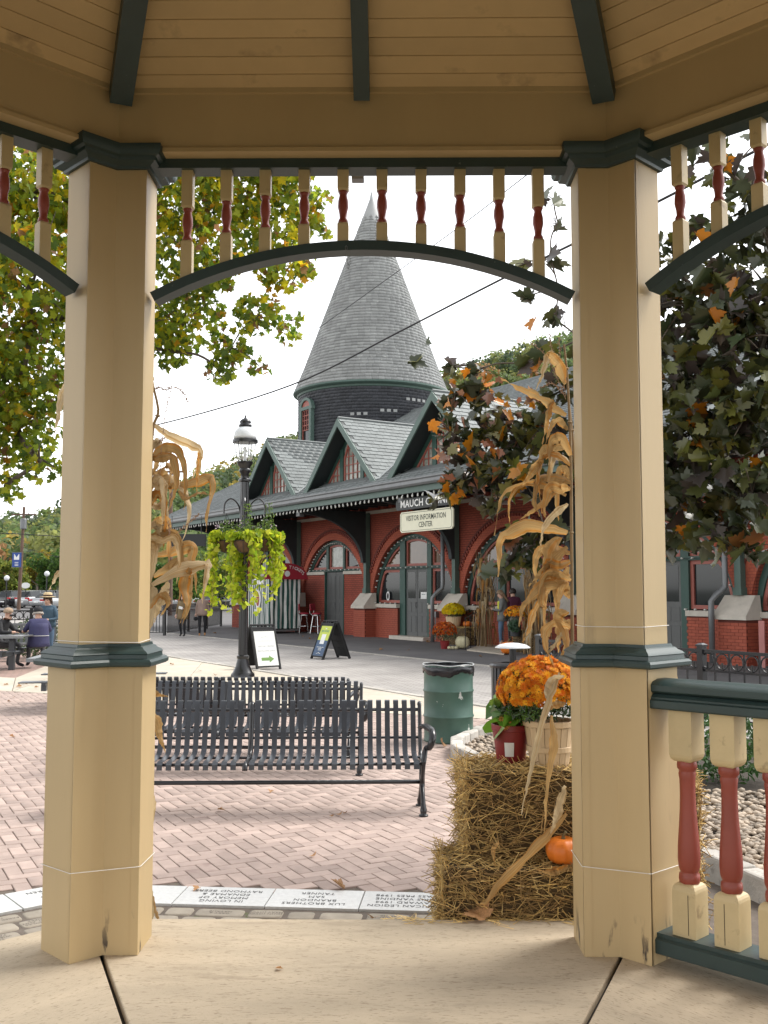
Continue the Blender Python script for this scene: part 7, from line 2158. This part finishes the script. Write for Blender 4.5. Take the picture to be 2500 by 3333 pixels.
# ------------------------------------------------------------ parked cars
def car_meshes(kind, paint):
    t = thing('parked_car', 'x', 'car')
    L_, W_ = (4.6, 1.80)
    hgt = 1.45 if kind == 'saloon' else 1.68
    b = MB()
    if kind == 'saloon':
        st = [(-2.3, .45, .80), (-2.2, .30, .95), (-1.5, .22, 1.0), (1.2, .22, .92), (2.05, .28, .78), (2.3, .42, .66)]
        cab = [(-1.75, .98), (-1.15, 1.40), (-.2, 1.45), (.55, 1.38), (1.25, .92)]
    else:
        st = [(-2.3, .45, .95), (-2.2, .30, 1.05), (-1.5, .24, 1.08), (1.2, .24, 1.0), (2.05, .30, .90), (2.3, .45, .78)]
        cab = [(-2.15, 1.06), (-1.85, 1.60), (-.2, 1.68), (.6, 1.58), (1.3, 1.0)]
    rings = []
    for x, z0, z1 in st:
        w = W_ / 2 * (0.9 if abs(x) > 2.1 else 1)
        rings.append([(x, -w * .92, z0), (x, w * .92, z0), (x, w, (z0 + z1) / 2), (x, w * .93, z1), (x, -w * .93, z1), (x, -w, (z0 + z1) / 2)])
    b.loft(rings).build('body', paint, t, smooth=True, bevel=.03)
    cr = []
    for x, z in cab:
        low = min(z, 1.0 if kind == 'saloon' else 1.08)
        cr.append([(x, -.80, low - .06), (x, .80, low - .06), (x, .66, z), (x, -.66, z)])
    MB().loft(cr).build('cabin', M['glass_dark'], t, smooth=False, bevel=.02)
    rf = [[(x, -.60, z + .012), (x, .60, z + .012), (x, .60, z + .03), (x, -.60, z + .03)] for x, z in cab[1:4]]
    MB().loft(rf).build('roof', paint, t)
    for y in (-.72, .72):
        for x in (-.55, .35): MB().bar((x - .06, y * 1.06, .98), (x + .02, y * .93, 1.42 if kind == 'saloon' else 1.6), .06, .03).build('pillar', paint, t)
    wh = MB().tube([(0, -.11, 0), (0, .11, 0)], .33, 18).mesh('tyre', M['rubber'])
    rm = MB().tube([(0, -.115, 0), (0, .115, 0)], .2, 12).mesh('rim', M['chrome'])
    for x in (-1.4, 1.42):
        for y in (-.82, .82):
            w = obj('wheel', wh, t, (x, y, .33))
            obj('rim', rm, w)
    zt = .80 if kind == 'saloon' else .95
    for y in (-.66, .66):
        MB().box(-2.32, -2.14, y - .2, y + .2, zt - .08, zt + .08).build('tail_light', M['tail_red'], t)
        MB().box(2.1, 2.31, y - .2, y + .2, .60, .72).build('headlight', M['lamp_white'], t)
    MB().box(-2.335, -2.28, -.24, .24, .55, .67).build('number_plate', M['white_paint'], t)
    return t
paints = {'white': mat('paint_white', (.72, .73, .74), .2, 0, coat=.5), 'black': mat('paint_black', (.015, .015, .018), .2, 0, coat=.5), 'silver': mat('paint_silver', (.42, .43, .44), .25, 0, metal=.5, coat=.5), 'wine': mat('paint_wine', (.16, .025, .03), .25, 0, coat=.5)}
protos = {}
CARS = [('saloon', 'white', -38.5, 104, 'white saloon car parked beside the black estate car behind the straw hat woman'), ('suv', 'black', -36.2, 101, 'black estate car parked tail first towards the iron fence'),
        ('suv', 'silver', -33.6, 99, 'silver estate car parked between the black car and the white car'), ('saloon', 'silver', -31.4, 96.5, 'silver saloon car parked nearest the column among the cars'),
        ('saloon', 'white', -40.8, 108, 'white saloon car parked at the far end of the row under the banner'), ('suv', 'white', -36.5, 112, 'white estate car in the rear row under the utility pole'),
        ('saloon', 'wine', -33.0, 110, 'wine red saloon car in the rear row of the parking lot'), ('saloon', 'white', -20.5, 92, 'white saloon car seen behind the woman in the olive coat'),
        ('suv', 'silver', -17.6, 90, 'silver estate car seen behind the woman in the beige jumper'), ('saloon', 'black', -14.4, 88, 'black saloon car parked behind the lime hanging vines'), ('suv', 'white', -23.8, 94, 'white estate car parked behind the dried corn leaves')]
for kd, pc, x, y, lab in CARS:
    key = (kd, pc)
    if key not in protos:
        o = protos[key] = car_meshes(kd, paints[pc])
    else: o = copy_tree(protos[key])
    o.location, o.rotation_euler = (x, y, -0.02), (0, 0, R(66) + random.uniform(-.03, .03))
    tag(o, lab, 'car', 'cars in the parking lot')

# ------------------------------------------------------------ utility poles, wires, banner
def pole(label, p, h, lean=0.0, trf=True):
    t = thing('utility_pole', label, 'utility pole', p, 0, 'wooden utility poles')
    MB().tube([(0, 0, -.1), (lean, 0, h)], [.17, .12], 10).build('shaft', M['wood_pole'], t)
    MB().box(lean - 1.1, lean + 1.1, -.06, .06, h - .75, h - .62).build('crossarm', M['wood_pole'], t)
    for x in (-.95, -.45, .45, .95): MB().tube([(lean + x, 0, h - .62), (lean + x, 0, h - .48)], .035, 6).build('insulator', M['gutter'], t)
    if trf: MB().lathe([(.26, 0), (.28, .05), (.28, .85), (.24, .92), (.05, .96)], 14).build('transformer', M['gutter'], t, loc=(lean + .12, -.38, h - 2.0))
    return t
pole('wooden utility pole with grey transformer above the parked cars', (-32.3, 90, 0), 9.1, .25)
pole('wooden utility pole behind the corn leaves and station canopy', (-14.7, 70, 0), 10.6, -.1, False)
pole('wooden utility pole hidden behind the gazebo column, carrying the thick cable', (-11.2, 40, 0), 8.0, 0, False)
def wire(label, pp, r):
    P = crom([ony(x, y, Y_) for x, y, Y_ in pp], 40)
    tag(MB().tube(P, r, 5).build('overhead_cable', M['cable']), label, 'cable', 'overhead wires')
wire('thick black overhead cable crossing in front of the slate cone', [(320, 1428, 40), (640, 1350, 35.5), (970, 1245, 31), (1290, 1085, 26.5), (1640, 905, 22), (2080, 688, 18), (2500, 470, 15.5), (3000, 215, 13)], .026)
wire('thin black overhead wire crossing higher over the slate cone', [(640, 1345, 36), (972, 1114, 30), (1457, 766, 22), (1706, 576, 18), (2300, 120, 13)], .010)
wire('thin overhead wire ending at the lamp post side of the station roof', [(330, 1415, 40), (500, 1425, 42), (646, 1446, 43), (900, 1502, 45)], .012)
wire('overhead wire from the transformer pole to the column side, upper of the sagging pair', [(80, 1665, 90), (140, 1690, 88), (330, 1720, 84), (560, 1560, 70)], .02)
wire('thick overhead line running past the transformer pole below its top', [(-200, 1732, 92), (22, 1736, 90), (200, 1746, 86), (420, 1752, 82)], .035)
wire('overhead wire sagging from half way up the transformer pole', [(76, 1782, 90), (140, 1800, 88), (210, 1814, 86), (420, 1820, 80)], .02)
c = onz(58, 1990, 0)
t = thing('street_banner', 'blue street banner on a bracket of the transformer pole', 'banner', (-32.05, 89.6, 5.0))
bw = MB().box(-.78, .0, -.03, .03, -1.25, 0).build('cloth', M['banner_blue'], t)
MB().box(-.62, -.16, -.036, -.031, -.62, -.12).build('pale_emblem', M['white_paint'], t)
for z in (-.85, -1.0, -1.12): MB().box(-.55, -.22, -.036, -.031, z - .025, z + .025).build('pale_line', M['white_paint'], t)
MB().slab([(-.58, -.038, -.12), (-.2, -.038, -.12), (-.39, -.038, -.40)], (0, -.004, 0)).build('blue_wedge', M['banner_blue'], t)
for z in (.02, -1.27): MB().bar((-.85, 0, z), (.1, 0, z), .03, .03).build('bracket', M['gutter'], t)
def globe_lamp(label, x, y, h):
    t = thing('street_lamp', label, 'street lamp', (x, y, 0), 0, 'globe street lamps in the parking lot')
    MB().tube([(0, 0, 0), (0, 0, h)], .06, 8).build('post', M['black_paint'], t)
    MB().ball((0, 0, h + .22), .25, .25, .25, 12, 9).build('globe', M['lamp_white'], t, smooth=True)
globe_lamp('white globe street lamp beside the gazebo column above the cars', -31.2, 94, 3.0)
globe_lamp('white globe street lamp left of the transformer pole', -34.9, 94, 2.6)
t = thing('oval_sign', 'small white oval sign on a post in front of the green tree', 'sign', (-34.2, 97, 0))
MB().tube([(0, 0, 0), (0, 0, 1.9)], .04, 6).build('post', M['black_paint'], t)
MB().slab([(.42 * math.cos(a), -.05, 2.15 + .28 * math.sin(a)) for a in np.linspace(0, 2 * math.pi, 21)[:-1]], (0, .04, 0)).build('plate', M['white_paint'], t)

# ------------------------------------------------------------ trees
def limb(b, P, r0, r1, n=12):
    Q = crom(P, n)
    b.tube(Q, [r0 + (r1 - r0) * i / n for i in range(n + 1)], 8)
def px_tree(name, label, trunk, clumps, pal, wts, size, m, lai, up, droop=None, stray=None, br=.1, low=None):
    """crown built from leaf clumps at their own depths, each hung on a branch of the trunk"""
    t = thing(name, label, 'tree', trunk[0])
    T = [Vector(p) for p in trunk]
    b = MB()
    limb(b, [p - T[0] for p in T], .24, br * 1.1, 14)
    C_ = []
    nodes = [(T[-1], br), (T[-1].lerp(T[-2], .5), br), (T[-2], br)]
    cl = []
    for (x, y, r, Y_, k) in clumps:
        c_ = ony(x * 1.507, y * 1.507, Y_)
        cl.append((c_, r * 1.507 * Y_ / F, k))
    cl.sort(key=lambda q: (q[0] - T[-1]).length)
    for c_, rw, k in cl:
        n = int(lai * k * math.pi * rw ** 2 / (.42 * size[0] * size[1]))
        pts_ = blob(c_ - T[0], (rw * 1.08, rw * 0.9, rw * 0.95), max(3, n), .2)
        C_.append(pts_)
        a, ra = min(nodes, key=lambda q: (q[0] - c_).length)
        rb = max(.006, ra * .72)
        mid = a.lerp(c_, .5) + Vector((random.uniform(-.2, .2), random.uniform(-.2, .2), random.uniform(-.1, .2))) * (a - c_).length * .5
        limb(b, [a - T[0], mid - T[0], c_ - T[0]], ra * .9, rb, 10)
        nodes += [(c_, rb), (mid, (ra + rb) / 2)]
        for j in range(5):
            e_ = c_ + Vector((random.uniform(-1, 1), random.uniform(-1, 1), random.uniform(-.9, .9))) * rw * .95
            st_ = mid.lerp(c_, random.uniform(.4, 1))
            limb(b, [st_ - T[0], st_.lerp(e_, .5) - T[0] + Vector((0, 0, .08 * rw)), e_ - T[0]], rb * .6, .003, 6)
    b.build('trunk', M['bark'], t, smooth=True)
    C_ = np.concatenate(C_ + ([np.array([tuple(ony(x * 1.507, y * 1.507, Y_) - T[0]) for x, y, Y_ in stray])] if stray else []))
    if low:                                     # the lower boughs are still greener
        zz = C_[:, 2] + T[0].z + rng.normal(0, .7, len(C_))
        sel = zz < low[0]
        tag(obj('lower_crown', leaf_mesh('lower_crown', C_[sel], size, pal, low[1], m=m, up=up, droop=droop), t), kind='stuff')
        C_ = C_[~sel]
    tag(obj('crown', leaf_mesh('crown', C_, size, pal, wts, m=m, up=up, droop=droop), t), kind='stuff')
    return t
LC = [(60, 400, 130, 15, 1), (60, 600, 130, 14.5, 1), (50, 800, 125, 15, 1), (40, 930, 90, 15.5, .9), (10, 1050, 45, 15, .6), (90, 1000, 45, 15, .5), (-120, 500, 200, 15, .8), (-120, 850, 180, 15, .8), (230, 480, 130, 15.5, .8), (230, 680, 120, 15.5, .7), (240, 830, 80, 15.5, .6),
      (400, 420, 100, 15, 1), (420, 560, 100, 15, 1), (400, 690, 85, 15.5, .9), (520, 400, 85, 15.5, .9), (560, 500, 80, 15.5, .9), (620, 410, 65, 15.5, .9), (660, 470, 42, 16, .9), (610, 580, 60, 15.5, .9), (560, 680, 55, 15.5, .9), (500, 750, 45, 15.5, .8), (480, 800, 36, 15.5, .7),
      (370, 760, 45, 15.5, .7), (655, 580, 32, 16, .8), (690, 430, 24, 16, .7), (620, 725, 26, 15.5, .6), (560, 790, 26, 15.5, .5), (700, 500, 18, 16, .5), (640, 690, 18, 16, .5), (350, 330, 80, 15, .9), (480, 330, 80, 15, .9), (600, 340, 70, 15.5, .9)]
px_tree('maple_tree', 'tall maple with yellow green and orange tinted leaves beyond the benches', [(-9.6, 15.5, 0), (-9.2, 15.4, 2.5), (-8.2, 15.3, 4.4), (-6.9, 15.2, 6.0)], LC,
        [(0.36, 0.40, 0.03), (0.25, 0.33, 0.035), (0.58, 0.48, 0.02), (0.12, 0.19, 0.03), (0.55, 0.28, 0.02), (0.32, 0.18, 0.08)], (5, 4.5, 4.5, 2.5, .9, .6), (0.09, 0.165), 'leaf_attr', 2.6, .5, (0, 0, -.5), br=.12, low=(6.2, (4, 6, 1.2, 4.5, .3, .8)))
RC = [(1560, 360, 100, 7.2, .3), (1650, 470, 100, 7.2, .8), (1540, 560, 100, 7.2, .7), (1640, 640, 110, 7, 1), (1450, 560, 60, 7.4, .4), (1470, 690, 85, 7.4, 1), (1580, 760, 110, 7, 1), (1460, 820, 80, 7.3, 1), (1560, 900, 100, 7, 1.1), (1650, 900, 90, 6.8, 1), (1460, 960, 75, 7.2, .9),
      (1560, 1030, 90, 7, 1), (1640, 1080, 80, 6.8, 1), (1470, 1090, 70, 7.2, 1), (1540, 1160, 60, 7, .9), (1440, 1170, 40, 7.2, .7), (1620, 1190, 50, 6.8, .7), (1310, 800, 90, 7.5, .7), (1310, 1000, 90, 7.5, .7), (1200, 850, 40, 7.6, .8), (1160, 950, 60, 7.6, 1.0), (1090, 930, 55, 7.7, 1.0),
      (1030, 860, 40, 7.8, .9), (980, 850, 30, 7.8, .9), (960, 920, 30, 7.8, .8), (1010, 960, 45, 7.7, 1), (1070, 1010, 50, 7.6, 1), (1140, 1050, 50, 7.5, 1), (1000, 1040, 40, 7.7, .9), (950, 1070, 24, 7.7, .9), (1060, 1090, 35, 7.6, .8), (1130, 1190, 50, 7.4, 1), (1090, 1235, 30, 7.4, .9), (1180, 1160, 45, 7.4, .9), (1175, 770, 32, 7.6, .8),
      (1200, 690, 26, 7.6, .7), (1120, 575, 16, 7.8, .7), (1190, 560, 22, 7.7, .7), (1195, 430, 22, 7.7, .5), (1205, 480, 20, 7.7, .5), (1130, 785, 14, 7.7, .8), (1030, 800, 22, 7.8, .5), (975, 790, 16, 7.9, .4), (1140, 640, 12, 7.7, .5)]
px_tree('dark_maple_tree', 'dark bronze leaved maple with scattered orange leaves beside the station', [(4.6, 8.2, 0), (4.5, 8.1, 1.6), (4.0, 7.8, 2.9), (3.2, 7.5, 3.9)], RC,
        [(0.050, 0.062, 0.030), (0.085, 0.092, 0.028), (0.066, 0.052, 0.045), (0.15, 0.15, 0.03), (0.46, 0.17, 0.012), (0.22, 0.09, 0.03)], (6, 4.5, 2.4, 2.6, .35, .4), (0.11, 0.19), 'leaf_gloss', 2.9, .65, (0, 0, -.6), br=.035,
        stray=[(900, 780, 7.8), (925, 742, 7.9), (1000, 790, 7.8), (1150, 700, 7.7), (903, 783, 7.82)])
sp_t = [o for o in bpy.data.objects if o.name.startswith('dark_maple_tree')][0]
W_ = []
for i in range(120):
    x_ = random.choice((random.uniform(935, 1080), random.uniform(960, 1200)))
    y_ = random.uniform(800, 1080) if x_ < 1080 else random.uniform(840, 960)
    W_.append(tuple(ony(x_ * 1.507, y_ * 1.507, random.uniform(7.4, 7.9)) - Vector(sp_t.location)))
tag(obj('warm_leaves', leaf_mesh('warm_leaves', W_, (.06, .12), [(0.55, 0.20, 0.012), (0.30, 0.11, 0.05), (0.24, 0.13, 0.08), (0.16, 0.14, 0.04)], (2, 2, 3, 3), m='leaf_gloss', up=.5, droop=(0, 0, -.6)), sp_t), kind='stuff')
def far_tree(label, px, py_top, Y_, w, pal, group='trees beyond the parking lot', n=1800, leaf=(.22, .42)):
    p = ony(px, 1930, Y_)
    top = ony(px, py_top, Y_).z
    t = thing('broadleaf_tree', label, 'tree', (p.x, Y_, -0.05), 0, group)
    b = MB().tube([(0, 0, 0), (0, 0, top * .55)], [.22, .1], 8)
    C_ = []
    for i in range(9):
        c_ = Vector((random.uniform(-.6, .6) * w, random.uniform(-.5, .5) * w, top * random.uniform(.32, .82)))
        r_ = w * random.uniform(.38, .55)
        C_.append(blob(c_, (r_, r_, min(r_ * .8, top - c_.z)), n // 9, .45))
        limb(b, [Vector((0, 0, top * .3)), Vector((c_.x * .5, c_.y * .5, c_.z * .8)), c_], .07, .02, 6)
    b.build('trunk', M['bark'], t)
    tag(obj('crown', leaf_mesh('crown', np.concatenate(C_), leaf, pal, [1] * len(pal), shape=HEART, pat=HEART_PAT, up=.6), t), kind='stuff')
GR = [(0.08, 0.16, 0.03), (0.12, 0.20, 0.045), (0.055, 0.11, 0.028)]
YG = [(0.20, 0.25, 0.05), (0.27, 0.28, 0.05), (0.14, 0.19, 0.04)]
YL_ = [(0.32, 0.24, 0.03), (0.24, 0.20, 0.03), (0.18, 0.18, 0.03)]
far_tree('rounded dark green tree behind the oval sign', 165, 1782, 116, 2.3, GR)
far_tree('green tree standing close behind the gazebo column', 225, 1760, 112, 2.6, GR)
far_tree('yellow green tree left of the transformer pole', 10, 1800, 118, 2.2, YG)
far_tree('golden tree behind the rounded green tree', 120, 1758, 135, 2.6, YL_)
far_tree('low yellow green tree behind the blue banner', 55, 1850, 120, 2.0, YG)
far_tree('green tree seen under the canopy behind the black board', 590, 1800, 78, 2.0, GR + YG[:1], n=2200, leaf=(.16, .30))
far_tree('yellow green tree seen under the canopy beside the hanging vines', 700, 1780, 84, 2.6, YG + GR[:1], n=2200, leaf=(.16, .30))
far_tree('tall green tree seen under the canopy behind the ticket booth', 800, 1760, 88, 2.6, GR, n=2200, leaf=(.16, .30))
far_tree('small green tree behind the corn leaves under the canopy', 520, 1820, 74, 1.6, GR, n=1600, leaf=(.16, .30))

# ------------------------------------------------------------ wooded hills
XS, ZS = [-170, -114, -97, -59, -50, -37, -20, 27, 41, 50, 100, 200], [4, 8, 10.5, 20, 25, 31, 38, 58, 64, 66, 76, 85]
def hill_z(x, y):
    f = max(0, min(1, (y - 135) / 165))
    return float(np.interp(x, XS, ZS)) * f * f * (3 - 2 * f) + 2.5 * noise.noise(Vector((x * .02, y * .02, 0))) * f
hx, hy = np.linspace(-260, 260, 66), np.concatenate([np.linspace(135, 310, 22), [420, 700]])
V = [(x, y, hill_z(x, min(y, 310)) - .3) for y in hy for x in hx]
Fc = [(j * 66 + i, j * 66 + i + 1, (j + 1) * 66 + i + 1, (j + 1) * 66 + i) for j in range(len(hy) - 1) for i in range(65)]
tag(MB().add(V, Fc).build('hills', M['hill_soil'], smooth=True), kind='structure')
pos = []
for i in range(12000):
    y = random.uniform(140, 318)
    x = random.uniform(-150, 90)
    z = hill_z(x, y)
    X, Yp = pix((x, y, z + 8))
    if not ((-80 < X < 235) or (460 < X < 1000) or (1430 < X < 1900)): continue
    if X > 1400 and y < 225: continue
    pos.append((x, y, z))
keep, cell = [], set()
for p in pos:
    k = (int(p[0] / 4.6), int(p[1] / 5.2))
    if k in cell: continue
    cell.add(k)
    keep.append(p)
NQ = 230
HP = [(0.14, 0.20, 0.075), (0.18, 0.24, 0.085), (0.11, 0.155, 0.07), (0.26, 0.28, 0.09), (0.42, 0.33, 0.08), (0.38, 0.22, 0.10), (0.085, 0.125, 0.07)]
Vq, Cq = [], []
for (x, y, z) in keep:
    warm = noise.noise(Vector((x * .03 + 5, y * .03, 1)))
    wts = np.array([4, 4, 3, 3, .6 + 3 * max(0, warm), .4 + 2 * max(0, warm), 2])
    if x > 10: wts = wts * np.array([.6, 1, .4, 1.6, 2.2, 2, .8])
    c_ = np.array(HP)[rng.choice(7, p=wts / wts.sum())]
    h_ = random.uniform(6.5, 11)
    w_ = h_ * random.uniform(.28, .42)
    d = rng.normal(0, 1, (NQ, 3))
    d /= np.linalg.norm(d, axis=1)[:, None]
    lob = 1 + .22 * np.sin(d[:, 0] * 5 + x) * np.cos(d[:, 2] * 5 + y)
    P = np.array([x, y, z + h_ * .58]) + d * np.array([w_, w_, h_ * .45]) * (rng.uniform(.75, 1.0, NQ) * lob)[:, None]
    nn = d + rng.normal(0, .5, (NQ, 3))
    nn /= np.linalg.norm(nn, axis=1)[:, None]
    tt = np.cross(nn, rng.normal(0, 1, (NQ, 3)))
    tt /= np.linalg.norm(tt, axis=1)[:, None]
    bb = np.cross(nn, tt)
    s = rng.uniform(.28, .66, NQ)[:, None]
    Vq.append(np.stack([P + tt * s, P + bb * s * .8, P - tt * s, P - bb * s * .8], 1).reshape(-1, 3))
    Cq.append(c_ * rng.uniform(.75, 1.25, (NQ, 1)))
tag(obj('forest', fast_mesh('forest', np.concatenate(Vq), [(0, 1, 2, 3)], None, len(keep) * NQ, M['leaf_attr'], np.concatenate(Cq))), 'mixed autumn woodland covering the hillsides', 'forest', None, 'stuff')
